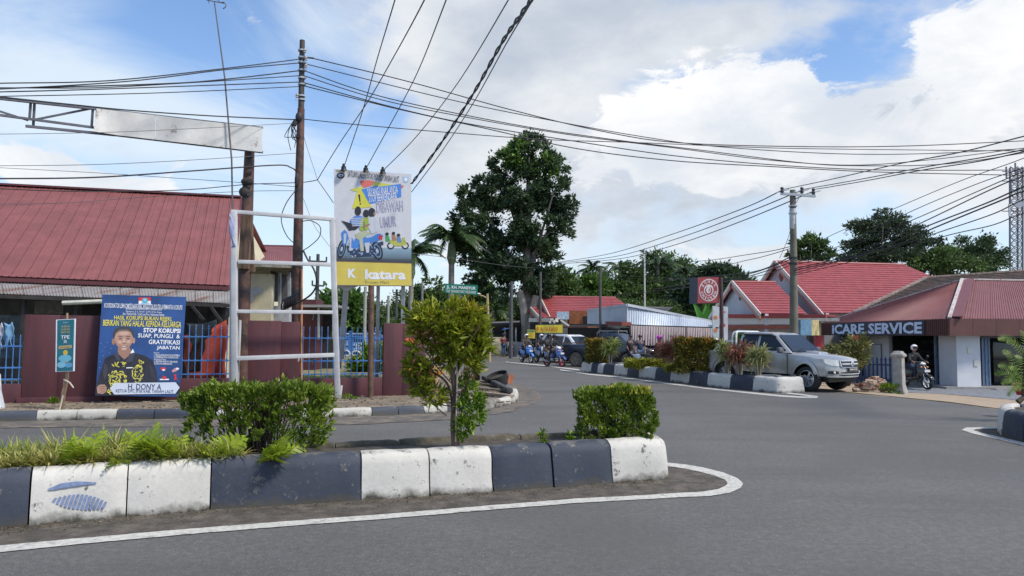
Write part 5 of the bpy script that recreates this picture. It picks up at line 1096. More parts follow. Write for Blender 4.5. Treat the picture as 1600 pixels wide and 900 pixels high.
pc, pd = clump_points([blob(672, 510, 26, 14, Yt2), blob(745, 495, 14, 22, Yt2), blob(700, 484, 42, 12, Yt2), blob(750, 560, 14, 20, Yt2)], 1300, clumps=14, spread=.22); pd[:, 2] += .8; leaf_obj('young_leaves', pc, pd, .06, leafmat('young_leaf', (.34, .36, .03), (.48, .36, .04), .4, .45, 5), tr, width=.32)
pc, pd = clump_points([blob(665, 545, 24, 40, Yt2)], 140, clumps=12, spread=.3); leaf_obj('brown_leaves', pc, pd, .06, flat('dry_leaf', (.25, .10, .04)), tr, width=.34)
# two seedlings
for (x, y, lab, hh) in ((848, 684, 'tiny green seedling near the middle of the nearest median', .16), (889, 686, 'second tiny seedling just left of the box-clipped shrub', .14)):
 c = P(x, y, 8.9); c.z = SZ; s_ = root('seedling', tuple(c), lab, 'plant'); obj('stem', MB().tube([c, c + Vector((.01, 0, hh))], .005, 5), twig, s_)
 pts = [tuple(c + Vector((random.gauss(0, .02), random.gauss(0, .02), random.uniform(.02, hh)))) for _ in range(60)]; leaf_obj('leaves', pts, rng.normal(size=(60, 3)) + [0, 0, .6], .06, MATS['fresh_leaf'], s_, width=.45)
# ferns with lobed fronds
fernm = leafmat('fern_green', (.19, .31, .018), (.40, .46, .04), .42, .4, 6, .2)
def frond_mesh(L_, W_, nl=7, seed=0):
 rr = random.Random(seed); mb = MB(); rp_ = [Vector((0, 0, 0))]
 def cv(t): return Vector((L_ * .55 * t * t * .9 + L_ * .12 * t, 0, L_ * (t - .22 * t * t)))
 prev = None
 for i in range(13): t = i / 12; c = cv(t); w = .004 + W_ * .10 * (1 - t) * (t > .1); mb.v += [c + Vector((0, -w, 0)), c + Vector((0, w, 0))]
 for i in range(12): a = i * 2; mb.f.append((a, a + 1, a + 3, a + 2))
 for i in range(nl):
  t = .22 + .74 * i / (nl - 1); c = cv(t); lw = W_ * math.sin(math.pi * min(1, (t * .85 + .1))) * rr.uniform(.85, 1.1)
  up_ = (cv(min(1, t + .08)) - cv(t - .05)).normalized()
  for s in (-1, 1):
   d = Vector((.05, s, 0)).normalized(); base_w = L_ * .072
   q0 = c - up_ * base_w; q1 = c + up_ * base_w; m1 = c + d * lw * .5 + up_ * (base_w * 1.1 + lw * .15) + Vector((.02, 0, 0)); m0 = c + d * lw * .5 - up_ * (base_w * .7 - lw * .2) + Vector((.02, 0, 0)); tp_ = c + d * lw + up_ * lw * .42 + Vector((-.01, 0, -.01))
   mb.add([q0, m0, tp_, m1, q1], [(0, 1, 4), (1, 3, 4), (1, 2, 3)])
 t = 1; c = cv(1); mb.add([c + Vector((0, -L_ * .03, -L_ * .04)), c + Vector((0, L_ * .03, -L_ * .04)), c + Vector((.02, 0, L_ * .14))], [(0, 1, 2)])
 return mb
fr_src = {}
def fern(x, y, h, n, label, spread=.5, w=.10, yoff=0):
 Y = 7.0 + (x / 1000) * 1.9 + yoff; c = P(x, y, Y); c.z = SZ - .02; r0 = root('fern', tuple(c), label, 'fern')
 for k in range(n):
  key = (round(h, 2), k % 3)
  if key not in fr_src: o = obj('frond', frond_mesh(h, w * h / .3 * 1.35, 6, k), fernm, r0, local=True, fix=False); fr_src[key] = o
  else: o = rep(fr_src[key], r0)
  a = (-1.57 if k % 3 else 1.57) + random.uniform(-.75, .75); tl = random.uniform(-.1, spread * .6) if k else -.1
  o.rotation_euler = (random.uniform(-spread, spread), tl, a); s = random.uniform(.65, 1.05) if k else 1.05; o.scale = (s, s, s); o.location = (.03 * math.cos(a), .03 * math.sin(a), 0)
 return r0
fern(124, 718, .38, 6, 'tall upright fern standing among the grassy plants left of the broad fern', .3)
fern(232, 715, .46, 8, 'tallest bright fern, right of centre among the grassy plants on the nearest median', .5)
fern(267, 712, .30, 5, 'medium fern between the tallest fern and the wide shrub', .4)
fern(180, 722, .24, 6, 'low spreading fern in front of the tallest fern', .9, yoff=-.15)
0 and fern(192, 700, .27, 3, 'slim single-frond fern behind the low spreading one', .2)
fern(430, 704, .36, 9, 'bright broad-leaved fern in front of the wide clipped shrub', .8, .13, yoff=-.1)
fern(335, 705, .34, 7, 'bright fern at the left foot of the wide clipped shrub', .8, .13, yoff=.0)
0 and fern(28, 712, .28, 4, 'small fern at the far left end of the planted strip', .4)
0 and fern(478, 705, .20, 5, 'small fern tucked under the right side of the wide clipped shrub', .7, yoff=.05)
# grassy spider plants: arching blades
bladem = [leafmat('blade_yellow', (.20, .26, .03), (.60, .50, .20), .45, .35, 6, .25), leafmat('blade_green', (.13, .22, .02), (.36, .42, .06), .45, .35, 6, .25)]
def blades_mesh(n, L_, seed):
 rr = random.Random(seed); mb = MB()
 for k in range(n):
  a = rr.uniform(0, 6.28); l = L_ * rr.uniform(.55, 1.15); sp = rr.uniform(.35, .95); w = rr.uniform(.006, .011); dr_ = rr.uniform(.3, 1.0)
  b = Vector((rr.uniform(-.05, .05), rr.uniform(-.05, .05), 0)); d = Vector((math.cos(a), math.sin(a), 0)); s = Vector((-d.y, d.x, 0)); o = len(mb.v)
  for i in range(6):
   t = i / 5; c = b + d * (l * sp * t) + Vector((0, 0, l * (t * (1.1 - .3 * sp) - dr_ * .75 * t * t * sp))); ww = w * (1 - t ** 2.2) + .0005; mb.v += [c - s * ww, c + s * ww]
  for i in range(5): q = o + i * 2; mb.f.append((q, q + 1, q + 3, q + 2))
 return mb
src = [None] * 4; k = 0
clist = []
for x in range(-25, 372, 17):
 for row in range(2):
  xx = x + random.uniform(-5, 5) + row * 8; Y = 6.98 + (xx / 1000) * 1.9 + row * .32 + random.uniform(-.05, .05); c = P(xx, 715, Y); c.z = SZ - .01
  if xx > 300 and row: continue
  v = k % 4
  if src[v] is None: src[v] = obj('spider_plant', blades_mesh(84, .36, v), bladem[v % 2 if v != 3 else 0], fix=False); o = src[v]
  else: o = src[v].copy(); col.objects.link(o)
  o.location = c; o.rotation_euler = (0, 0, random.uniform(0, 6.28)); s = random.uniform(.8, 1.12); o.scale = (s, s, s * (.85 if row == 0 else 1.05)); k += 1; clist.append((row, xx, o))
for row in range(2):
 for i, (_, _, o) in enumerate(sorted([c for c in clist if c[0] == row], key=lambda c: c[1])): tag(o, 'yellow-green grassy clump, %s from the left in the %s row on the nearest median' % (ORD[i], ('front', 'back')[row]), 'plant', 'grassy clumps lining the nearest median')
# ================================================================== VERGE DEBRIS
pk = mat('old_plank', (.24, .19, .14), .9, var=.35, scale=3, bump=.6, bscale=15, stretch=(.4, 3, 3))
def plank(pts, w, h, label, m=pk, name='timber_plank'):
 o = obj(name, MB().beam(pts[0], pts[1], w, h), m, bevel=.008); return tag(o, label, 'plank', 'old timber lying on the verge')
plank([G(742, 613, VZ + .06), G(800, 619, VZ + .06)], .16, .07, 'long pale plank lying across the nose of the verge')
plank([G(735, 606, VZ + .05), G(785, 609.5, VZ + .05)], .12, .06, 'weathered plank lying behind the long pale one')
plank([G(738, 598, VZ + .05), G(775, 602, VZ + .05)], .10, .05, 'farthest short plank beside the black tub')
plank([G(690, 607, VZ + .05), G(745, 616, VZ + .05)], .10, .05, 'plank partly hidden behind the ornamental tree')
o = obj('kerb_stone', MB().beam(G(756, 590, VZ + .12), G(797, 611, VZ + .10), .16, .14), mat('tar_stone', (.05, .05, .05), .85, var=.4, dirt=(.4, .39, .36), dlo=.6, dhi=.64, dscale=3), bevel=.02); tag(o, 'slanting blackened kerb stone with flaking white paint beside the tub', 'kerb stone')
c = G(781, 600, VZ + .02); c.y -= .3
tub = root('plant_tub', tuple(c), 'broken black rubber tub tipped over at the nose of the verge', 'tub')
Mt = Matrix.Rotation(R_(-18), 3, 'Y') @ Matrix.Rotation(R_(14), 3, 'X')
mb = MB(); pr = [(.30, .0), (.34, .20), (.35, .34), (.33, .34), (.30, .08), (0, .07)]
m0 = MB().lathe(pr, (0, 0, 0), (0, 0, 1), 22); mb.add([Mt @ v + c for v in m0.v], m0.f); obj('tub_shell', mb, rubber, tub, smooth=True)
obj('broken_rim', MB().beam(c + Vector((.30, -.12, .05)), c + Vector((.38, -.10, .32)), .05, .16), mat('orange_rim', (.35, .12, .06), .8, var=.4), tub); obj('tub_earth', MB().lathe([(0, .26), (.30, .24)], c, Mt @ Vector((0, 0, 1)), 14), soil, tub)
def leafy(name, label, cat, blobs, n, size, m, width=.4, clumps=14, spread=.3, stemto=None, up=.2, group=None, parent=None):
 pc, pd = clump_points(blobs, n, clumps=clumps, spread=spread); pd[:, 2] += up; c = Vector(blobs[0][0]); base = Vector(stemto) if stemto is not None else c - Vector((0, 0, blobs[0][1][2]))
 r0 = root(name, tuple(base), label, cat, group); leaf_obj('foliage', pc, pd, size, m, r0, width=width)
 mb = MB()
 for k in range(6): e = Vector(blobs[k % len(blobs)][0]) + Vector([random.gauss(0, .3) * s for s in blobs[k % len(blobs)][1]]); mb.tube([base, base.lerp(e, .5) + Vector((random.uniform(-.03, .03), 0, 0)), e], [.02 * (c - base).length + .006, .012 * (c - base).length + .004, .003], 5, cap=False)
 obj('stems', mb, twig, r0, fix=False); return r0
Yv = G(676, 612, VZ).y
crot = leafmat('croton', (.62, .35, .03), (.60, .22, .03), .4, .3, 6, .2)
leafy('croton', 'small croton with drooping yellow-orange leaves just right of the maroon wall', 'plant', [blob(678, 598, 9, 17, Yv)], 110, .17, crot, .28, stemto=G(678, 618, VZ), up=-.5)
leafy('croton', 'tiny red and green croton on the bare verge behind the ornamental tree', 'plant', [blob(727, 590, 10, 8, Yv + 1)], 90, .14, leafmat('croton_red', (.08, .14, .02), (.35, .06, .02), .4, .3, 6, .3), .3, stemto=G(727, 598, VZ))
sap = leafy('sapling', 'thin sapling with a tuft of leaves standing on the verge right of the ornamental tree', 'plant', [blob(742, 552, 14, 12, Yv)], 150, .13, MATS['fresh_leaf'], .35, stemto=G(746, 592, VZ)); random.seed(9)
for (x, y, w_, h_, lab) in ((37, 628, 10, 6, 'low weed at the foot of the maroon wall by the left corner'), (84, 630, 7, 4, 'tiny weed at the wall foot left of the teal banner'), (548, 623, 14, 4, 'grass tuft at the foot of the wall between two billboard posts'), (690, 628, 12, 8, 'low weed behind the verge kerb beside the ornamental tree')):
 leafy('weed', lab, 'weed', [blob(x, y - h_ * .5, w_, h_, G(x, y, VZ).y)], 170, .07, MATS['fresh_leaf'], .35, stemto=G(x, y + 2, VZ), up=.6)
obj('painted_mark', MB().poly([wp(x, y, -.004 - .03) for x, y in ((633, 530), (638, 527), (646, 530), (652, 533), (646, 536), (636, 535))]), mat('orange_spray', (.55, .10, .03), .7), wall, fix=False)
o = tag(obj('pvc_pipe', MB().tube([G(531, 622, VZ), P(533.5, 602, G(531, 622, VZ).y + .05)], .035, 8), steel), 'short white pipe stub standing beside the right post of the empty frame', 'pipe')
o = tag(obj('loose_board', MB().beam(G(444, 612, VZ + .2), P(454, 588, G(444, 612, VZ).y), .02, .12), mat('pink_board', (.40, .22, .15), .8)), 'reddish board leaning on the wall beside the tall pole', 'board')
o = tag(obj('road_cone_bag', MB().lathe([(0, 0), (.14, 0), (.12, .08), (.06, .35), (.03, .7), (0, .72)], G(-4, 638, VZ), (0, 0, 1), 12), mat('dull_white', (.45, .47, .5), .6, var=.2)), 'pale cone-shaped bundle cut by the left edge of the photo', 'bundle')
leafy('shrub', 'low leafy green bushes in the yard seen through the blue railings', 'shrub', [blob(585, 560, 20, 16, 30), blob(566, 568, 14, 10, 30)], 1500, .22, MATS['fresh_leaf'], .45, stemto=P(580, 578, 30))
# chips, twigs and stones strewn along the verge (cannot be counted)
mb = MB(); random.seed(2)
for _ in range(1100):
 x = random.uniform(-60, 800); y = random.uniform(622, 640) - (x > 560) * (random.uniform(0, 20) + (x - 560) * .035); q = G(x, y, VZ)
 s = random.uniform(.01, .045); mb.box(q + Vector((0, 0, s * .3)), (s * random.uniform(1, 4), s, s * .6), rz=random.uniform(0, 3.14))
o = obj('verge_litter', mb, mat('litter_chips', (.22, .17, .12), .9, var=.5, scale=4), fix=False); o['kind'] = 'stuff'; o['label'] = 'wood chips, twigs and small stones strewn over the left verge'
# blue brush marks on the white kerb block
kb0 = [o for o in bpy.data.objects if o.parent == median and o.name.startswith('kerb_block')]
a, b = Vector(front[3]), Vector(front[4]); 
def kp(x, y):
 A_, B_ = Vector((front[3][0], front[3][1], 0)), Vector((front[4][0], front[4][1], 0)); n_ = (B_ - A_).cross(Vector((0, 0, 1))).normalized(); q = PL(x, y, A_ + n_ * .012, n_); q -= n_ * (.03 * max(0, q.z) / .36); return q
bm_ = mat('brushed_blue', (.17, .22, .36), .8, var=.2, scale=30)
mb = MB()
mb.poly([kp(x, y) for x, y in ((73, 765), (95, 756), (120, 753), (150, 754.5), (150, 757), (120, 760), (95, 764), (80, 767))])
for k in range(13):
 x0 = 80 + k * 6.5; hh = 16 * math.sin(math.pi * (k + 1.5) / 15.5); yc = 786 + (k - 6) * .6
 mb.poly([kp(x0, yc + hh * .6), kp(x0 + 4.4, yc + hh * .6 + 1.5), kp(x0 + 8 + hh * .25, yc - hh * .75), kp(x0 + 4 + hh * .25, yc - hh * .85)])
obj('brush_marks', mb, bm_, median, fix=False)
# ================================================================== TREES
dkg = leafmat('dark_tree_leaf', (.026, .052, .028), (.088, .145, .06), .5, .3, .35, .35)
mdg = leafmat('mid_tree_leaf', (.036, .075, .022), (.13, .20, .055), .5, .25, .3, .35)
brg = leafmat('bright_tree_leaf', (.045, .11, .018), (.14, .24, .05), .5, .3, .3, .3)
acg = leafmat('acacia_leaf', (.030, .052, .030), (.085, .12, .06), .5, .3, .3, .3)
barkd = mat('tree_bark', (.17, .15, .13), .9, var=.35, scale=2, bump=.6, bscale=6, dirt=(.08, .07, .06), dlo=.5, dhi=.65)
def tree(label, base, Y, blobs, n, lsz, m, trunk_w, limbs, clumps=24, spread=.22, name='broadleaf_tree', shell=.55, z0=0.0, group=None, trunkm=None):
 b = P(base[0], base[1], Y); b.z = z0; r0 = root(name, tuple(b), label, 'tree', group)
 mb = MB(); top = P(limbs[0][0], limbs[0][1], Y) if limbs else P(*blobs[0][:2], Y)
 fk = b.lerp(top, .42); mb.tube([b, b.lerp(fk, .5), fk, fk.lerp(top, .5), top], [trunk_w * 1.15, trunk_w, trunk_w * .85, trunk_w * .5, trunk_w * .15], 9)
 for (x, y) in limbs[1:]:
  e = P(x, y, Y + random.uniform(-1, 1) * .03 * Y); s = b.lerp(top, random.uniform(.28, .55)); mb.tube(spl([s, s.lerp(e, .45) + Vector((0, 0, -.2)), e], 3), [trunk_w * .45, trunk_w * .42, trunk_w * .38, trunk_w * .3, trunk_w * .2, trunk_w * .15, trunk_w * .1][:7], 6)
 obj('trunk', mb, trunkm or barkd, r0, smooth=True, fix=False)
 pc, pd = clump_points([blob(x, y, rx, ry, Y, dep=(rx * .9 * Y / 1155)) for x, y, rx, ry in blobs], n, clumps=clumps, spread=spread, shell=shell)
 pd[:, 2] -= .1; leaf_obj('crown', pc, pd, lsz, m, r0, width=.5, jitter=.5); return r0
random.seed(12)
bigl = [(825, 238, 34, 28), (798, 262, 36, 26), (852, 262, 32, 30), (760, 300, 34, 24), (728, 305, 16, 14), (800, 300, 50, 36), (862, 300, 30, 34), (888, 322, 14, 22), (740, 345, 34, 34), (785, 350, 50, 40), (835, 345, 46, 44), (875, 360, 20, 30), (725, 375, 18, 26), (760, 395, 46, 32), (820, 400, 52, 34), (858, 412, 22, 22), (765, 430, 34, 20), (812, 440, 46, 24), (845, 452, 20, 14), (742, 440, 16, 12), (780, 462, 26, 10)]
bt = tree('tall dark broadleaf tree with a dense irregular crown beyond the street sign', (824, 560), 60, bigl, 62000, .27, dkg, .50, [(826, 230), (790, 300), (760, 330), (865, 300), (880, 340), (800, 420), (850, 420), (740, 380), (845, 380), (810, 300)], clumps=26, spread=.125, shell=.72); mat('pale_bark_far', (.36, .32, .27), .9, var=.3, scale=1.5)
mb = MB(); Yb6 = 59.6
for pts in (((820, 560), (821, 520), (819, 485), (812, 455)), ((828, 560), (829, 515), (833, 485), (838, 462)), ((829, 500), (838, 480), (846, 462), (848, 450))):
 mb.tube(spl([P(x, y, Yb6) for x, y in pts], 4), .33 if pts[0][1] == 560 else .14, 8)
obj('limb', mb, MATS['pale_bark_far'], bt, smooth=True, fix=False)
pc, pd = clump_points([blob(810, 238, 14, 20, 59), blob(852, 262, 14, 14, 59), blob(790, 246, 8, 10, 59)], 1100, clumps=10, spread=.3); leaf_obj('young_leaves', pc, pd, .4, brg, bt, width=.5)
# other trees, each one itself
TG = 'trees beyond the houses'
specs = [
 ('broad mid-green tree left of the billboard posts behind the blue fences', (540, 540), 62, [(545, 480, 34, 28), (520, 492, 24, 22), (565, 492, 22, 24), (505, 505, 14, 14)], 6000, .5, brg, .3),
 ('small dark tree at the end of the street seen under the billboard', (620, 530), 110, [(622, 495, 16, 18), (608, 505, 12, 12), (640, 500, 12, 14)], 2400, .6, mdg, .3),
 ('loose light-green tree right of the billboard', (668, 530), 75, [(670, 455, 18, 20), (690, 470, 16, 18), (655, 470, 14, 16), (680, 490, 30, 18), (660, 500, 18, 20)], 4200, .45, mdg, .2),
 ('rounded green tree between the palm trunk and the big dark tree', (735, 540), 72, [(745, 470, 34, 26), (765, 495, 30, 24), (725, 490, 24, 22), (750, 515, 34, 18)], 6000, .5, mdg, .25),
 ('bright green bushy tree above the red roof with white gable trim', (905, 520), 80, [(908, 445, 26, 20), (930, 455, 22, 20), (885, 455, 20, 20), (905, 470, 40, 16)], 6000, .45, brg, .3),
 ('mid-green tree just right of the big dark tree', (872, 520), 76, [(878, 440, 20, 16), (866, 455, 22, 22), (885, 465, 24, 16)], 4200, .45, mdg, .25),
 ('dense rounded tree behind the metal-roofed shop', (1000, 520), 85, [(975, 440, 34, 24), (1000, 450, 34, 24), (950, 458, 26, 22), (985, 470, 50, 20), (960, 484, 40, 14)], 12000, .4, mdg, .3),
 ('tall round-topped tree right of the thin white mast', (1040, 520), 92, [(1036, 410, 32, 16), (1050, 428, 36, 22), (1018, 425, 22, 20), (1040, 450, 46, 20), (1060, 462, 30, 24), (1010, 470, 40, 20)], 14000, .38, mdg, .3),
 ('dark shaded tree directly behind the round red sign', (1090, 520), 80, [(1085, 455, 26, 28), (1105, 470, 26, 26), (1070, 480, 30, 24), (1050, 490, 30, 16), (1110, 445, 20, 16)], 8000, .5, dkg, .3),
 ('dark spreading tree between the round red sign and the small white gable', (1125, 520), 78, [(1118, 425, 22, 12), (1140, 432, 20, 12), (1100, 432, 18, 12), (1150, 445, 24, 14), (1125, 448, 30, 16), (1165, 450, 14, 10)], 6500, .42, dkg, .3),
 ('thin-crowned green tree rising left of the red gabled roof behind the concrete pole', (1265, 500), 70, [(1262, 388, 22, 12), (1275, 378, 14, 10), (1250, 398, 16, 8), (1285, 398, 16, 8), (1268, 370, 6, 5)], 2600, .4, mdg, .22),
 ('wide dark umbrella-crowned tree on the skyline above the red roof', (1390, 500), 82, [(1350, 375, 26, 12), (1380, 352, 34, 13), (1345, 352, 20, 8), (1410, 362, 34, 14), (1325, 392, 22, 11), (1370, 385, 34, 14), (1420, 385, 36, 16), (1450, 372, 20, 9), (1458, 392, 20, 12), (1380, 332, 12, 6), (1395, 342, 20, 7), (1395, 402, 46, 11), (1345, 405, 30, 9)], 19000, .30, acg, .35),
 ('round dark tree at the right end of the skyline beside the lattice mast', (1520, 500), 85, [(1520, 385, 28, 18), (1540, 398, 24, 18), (1500, 398, 22, 16), (1525, 410, 40, 14), (1550, 415, 20, 12)], 11000, .32, dkg, .3),
 ('low dark-green tree filling the gap between the two skyline trees', (1475, 500), 80, [(1475, 405, 30, 14), (1455, 415, 26, 12), (1500, 417, 30, 12), (1430, 415, 24, 10)], 8000, .33, mdg, .3)]
for k, (lab, b, Y, bl_, n, lz, m_, tw_) in enumerate(specs):
 lim = [(bl_[0][0], bl_[0][1])] + [(q[0], q[1]) for q in bl_[1:6]]
 tree(lab, b, Y, bl_, n, lz, m_, tw_, lim, clumps=16, spread=.24, group=TG)
# far wood: individual trees copied from four of one kind each
protos = []
for k, m_ in enumerate((mdg, dkg, mdg, brg)):
 r0 = root('broadleaf_tree', (0, 0, 0), 'x', 'tree', TG); mb = MB().tube([(0, 0, 0), (.1, 0, 3), (0, .1, 6)], [.3, .25, .1], 7)
 for j in range(4): a = j * 1.6 + k; mb.tube([(0, 0, 2.6 + j * .3), (math.cos(a) * 1.2, math.sin(a) * 1.2, 4.6), (math.cos(a) * 2.2, math.sin(a) * 2.2, 6)], [.13, .09, .04], 5)
 obj('trunk', mb, barkd, r0, local=True, fix=False)
 bb_ = [((random.uniform(-1.6, 1.6), random.uniform(-1.6, 1.6), random.uniform(4.2, 7.6)), (random.uniform(1.6, 2.6), random.uniform(1.6, 2.4), random.uniform(1.2, 1.9))) for _ in range(7)]
 pc, pd = clump_points(bb_, 6500, clumps=20, spread=.24); leaf_obj('crown', pc, pd, .38, m_, r0, width=.5, local=True); protos.append(r0)
spots = []
for i, x in enumerate(list(range(640, 1230, 24))): spots.append((x + random.uniform(-6, 6), 95 + (i * 37 % 30), random.uniform(.75, 1.05)))
for i, x in enumerate(list(range(560, 1200, 32))): spots.append((x + random.uniform(-8, 8), 74 + (i * 23 % 9), random.uniform(.55, .72) * (.6 if x < 700 else 1)))
for i, x in enumerate(range(-200, 640, 48)): spots.append((x, 120 + (i * 31 % 25), .75))
for i, x in enumerate(range(1250, 1760, 42)): spots.append((x, 90 + (i * 31 % 15), random.uniform(.7, .9)))
near_ = lambda x: 'behind the left buildings' if x < 470 else 'seen under the billboard' if x < 650 else 'behind the street sign' if x < 790 else 'behind the far house' if x < 960 else 'behind the metal-roofed shop' if x < 1080 else 'behind the round red sign' if x < 1180 else 'behind the repair shop'
wl_ = []
for i, (x, Y, s) in enumerate(spots):
 src_ = protos[i % 4]; o = src_ if i < 4 else copy_tree(src_)
 o.location = (P(x, 520, Y).x, Y, -.3); o.rotation_euler = (0, 0, random.uniform(0, 6)); o.scale = (s * 1.05, s * 1.05, s)
 wl_.append(('further' if Y > 90 else 'nearer', near_(x), x, o))
for key in sorted({q[:2] for q in wl_}):
 for i, q in enumerate(sorted([q for q in wl_ if q[:2] == key], key=lambda q: q[2])): q[3]['label'] = '%s tree from the left in the %s row %s' % (ORD[i], key[0], key[1])
# palms
palmm = leafmat('palm_leaf', (.018, .045, .014), (.06, .10, .03), .4, .2, .5, .3); palmt = mat('palm_trunk', (.22, .20, .17), .9, var=.3, scale=2)
def frond_p(L_, droop, rr, wl=.55, nl=26):
 mb = MB(); pts = []
 for i in range(nl + 1):
  t = i / nl; pts.append(Vector((L_ * (t - .25 * droop * t * t * t), 0, L_ * (.42 * t - (.35 + .55 * droop) * t * t))))
 mb.tube(pts[::3] + ([pts[-1]] if nl % 3 else []), .03, 4, cap=False)
 for i in range(2, nl + 1):
  c = pts[i]; t = i / nl; ll = wl * L_ * .42 * math.sin(math.pi * (.12 + .85 * t)) + .1; tg = (pts[i] - pts[i - 1]).normalized()
  for s in (-1, 1):
   d = (Vector((0, s, 0)) * .8 + tg * .55 + Vector((0, 0, -.45 - rr.uniform(0, .5)))).normalized(); e = c + d * ll * rr.uniform(.8, 1.1); w_ = tg * .085 * L_ / 2.5; mb.add([c - w_, c + w_, e], [(0, 1, 2)])
 return mb
def palm(label, bx, by, topy, Y, L_, n, tw=.2, z0=0, crown=True, seed=0):
 rr = random.Random(seed); t = P(bx, topy, Y); b = Vector((t.x + .2, Y, z0)); r0 = root('palm_tree', tuple(b), label, 'palm tree')
 obj('trunk', MB().tube([b, b.lerp(t, .5) + Vector((-.1, 0, 0)), t - Vector((0, 0, L_ * .55 if crown else 0))] + ([t] if not crown else []), [tw, tw * .9, tw * .85] + ([tw * .8] if not crown else []), 8), palmt, r0, smooth=True)
 if crown: obj('crownshaft', MB().tube([t - Vector((0, 0, L_ * .56)), t - Vector((0, 0, L_ * .42)), t - Vector((0, 0, L_ * .1)), t], [tw * .9, tw * 1.5, tw * 1.1, tw * .4], 9), mat('crownshaft', (.10, .13, .06), .6, var=.3), r0, smooth=True)
 for k in range(n):
  o = obj('frond', frond_p(L_ * rr.uniform(.85, 1.05), rr.uniform(.25, 1.0), rr), palmm, r0, local=True, fix=False); o.location = t - b; o.rotation_euler = (0, rr.uniform(-.75, .25), 6.283 * k / n + rr.uniform(-.2, .2))
palm('tall royal palm with drooping fronds left of the big dark tree', 706, 560, 374, 57.5, 3.5, 22, .26, seed=3)
palm('palm whose fronds hang out just behind the right edge of the billboard', 643, 560, 400, 54, 3.0, 18, .2, seed=5)
palm('coconut palm on the skyline left of the thin white mast', 926, 500, 420, 95, 2.7, 13, .2, crown=False, seed=8)
palm('coconut palm in the wood behind the metal-roofed shop', 968, 500, 420, 90, 2.5, 13, .2, crown=False, seed=9)
palm('large coconut palm in front of the round-topped tree', 1028, 500, 412, 86, 3.4, 14, .2, crown=False, seed=11)
palm('coconut palm between the round-topped tree and the round red sign', 1068, 500, 425, 84, 2.6, 12, .2, crown=False, seed=14)
palm('small dark palm low behind the yellow-brown street lamp', 772, 540, 488, 66, 1.9, 11, .15, crown=False, seed=21)
banana = leafmat('banana_leaf', (.05, .20, .03), (.10, .30, .05), .4, .35, 1, .2)
c = P(1100, 490, 55); bp_ = root('banana_plant', (c.x, 55, 0), 'bright green banana leaf clump beside the white sign boards', 'plant'); mb = MB()
for k in range(5):
 a = k * 1.25; d = Vector((math.cos(a) * .35, math.sin(a) * .3, 1)).normalized(); s = Vector((1, .2, 0)); b0 = c + Vector((0, 0, -1.0)); mb.add([b0, b0 + d * .8 - s * .28, b0 + d * 1.9 + Vector((math.cos(a) * .3, 0, 0)), b0 + d * .8 + s * .28], [(0, 1, 2), (0, 2, 3)])
obj('leaves', mb, banana, bp_, fix=False); obj('stem', MB().tube([(c.x, 55, 0), c + Vector((0, 0, -.9))], .15, 8), mdg, bp_)
# ================================================================== FAR STREET FURNITURE
polem = mat('pole_grey', (.30, .29, .27), .8, var=.2)
def simple_pole(x, yb, yt, Y, w, label, arms=(), m=polem, z0=0):
 t = P(x, yt, Y); b = Vector((t.x, Y, z0)); r0 = root('utility_pole', tuple(b), label, 'utility pole'); obj('pole_shaft', MB().tube([b, t], [w * 1.2, w], 8), m, r0, smooth=True)
 for (y, half) in arms:
  a, c_ = P(x - half, y, Y - .15), P(x + half, y + half * .08, Y - .15); obj('cross_arm', MB().beam(a, c_, .12, .12), galv if m is polem else m, r0)
  for f in (0, .5, 1): q = a.lerp(c_, f); obj('insulator', MB().tube([q, q + Vector((0, 0, .35))], .06, 6), flat('insulator_dark', (.05, .045, .05)), r0)
dkp = mat('pole_dark_far', (.075, .075, .08), .8, var=.2)
simple_pole(497, 530, 397, 52, .12, 'dark distant pole with two cross-arms seen through the empty frame', [(408, 13), (446, 9)], dkp)
simple_pole(571, 530, 448, 48, .10, 'pale distant pole beside the brown billboard post')
simple_pole(620, 530, 452, 80, .12, 'distant pole with a cross-arm seen under the billboard', [(457, 6)], dkp); simple_pole(597, 530, 470, 100, .12, 'most distant pole with a short cross-arm under the billboard', [(472, 7)], dkp)
simple_pole(607, 530, 462, 70, .12, 'leaning plain pole under the billboard between two poles with cross-arms', [], polem); simple_pole(660, 530, 440, 66, .10, 'thin plain pole just right of the billboard', [], polem)
simple_pole(799, 555, 440, 52, .12, 'dark slim pole behind the riders left of the big tree trunk', [], dkp); simple_pole(844.5, 555, 425, 53.5, .09, 'dark thin pole in front of the far red gables', [], dkp)
simple_pole(938, 530, 420, 44, .07, 'dark thin pole rising in front of the grey metal shop roof', [], dkp); simple_pole(1007, 500, 388, 62, .06, 'very thin white mast rising from the metal shop roof', [], flat('mast_white', (.55, .55, .57)))
st = root('street_sign', tuple(P(722, 560, 38)), 'green street name sign on a pale concrete post above the ornamental tree', 'sign'); st.location.z = 0
obj('post', MB().tube([Vector((P(720, 500, 38.2).x, 38.2, 0)), P(720, 462, 38.2)], .11, 10), mat('post_buff', (.34, .31, .26), .8, var=.2), st, smooth=True)
fs = Q4(P(695, 458, 38), P(746, 461, 38), P(746.5, 445.5, 38), P(694.5, 443, 38)); sg = flat('sign_green', (.0, .17, .11))
mb = MB(); mb.add([fs.pt(a, b, d) for d in (0, -.05) for a, b in ((0, 0), (1, 0), (1, 1), (0, 1))], [(0, 1, 2, 3), (7, 6, 5, 4), (0, 4, 5, 1), (1, 5, 6, 2), (2, 6, 7, 3), (3, 7, 4, 0)]); obj('sign_plate', mb, sg, st)
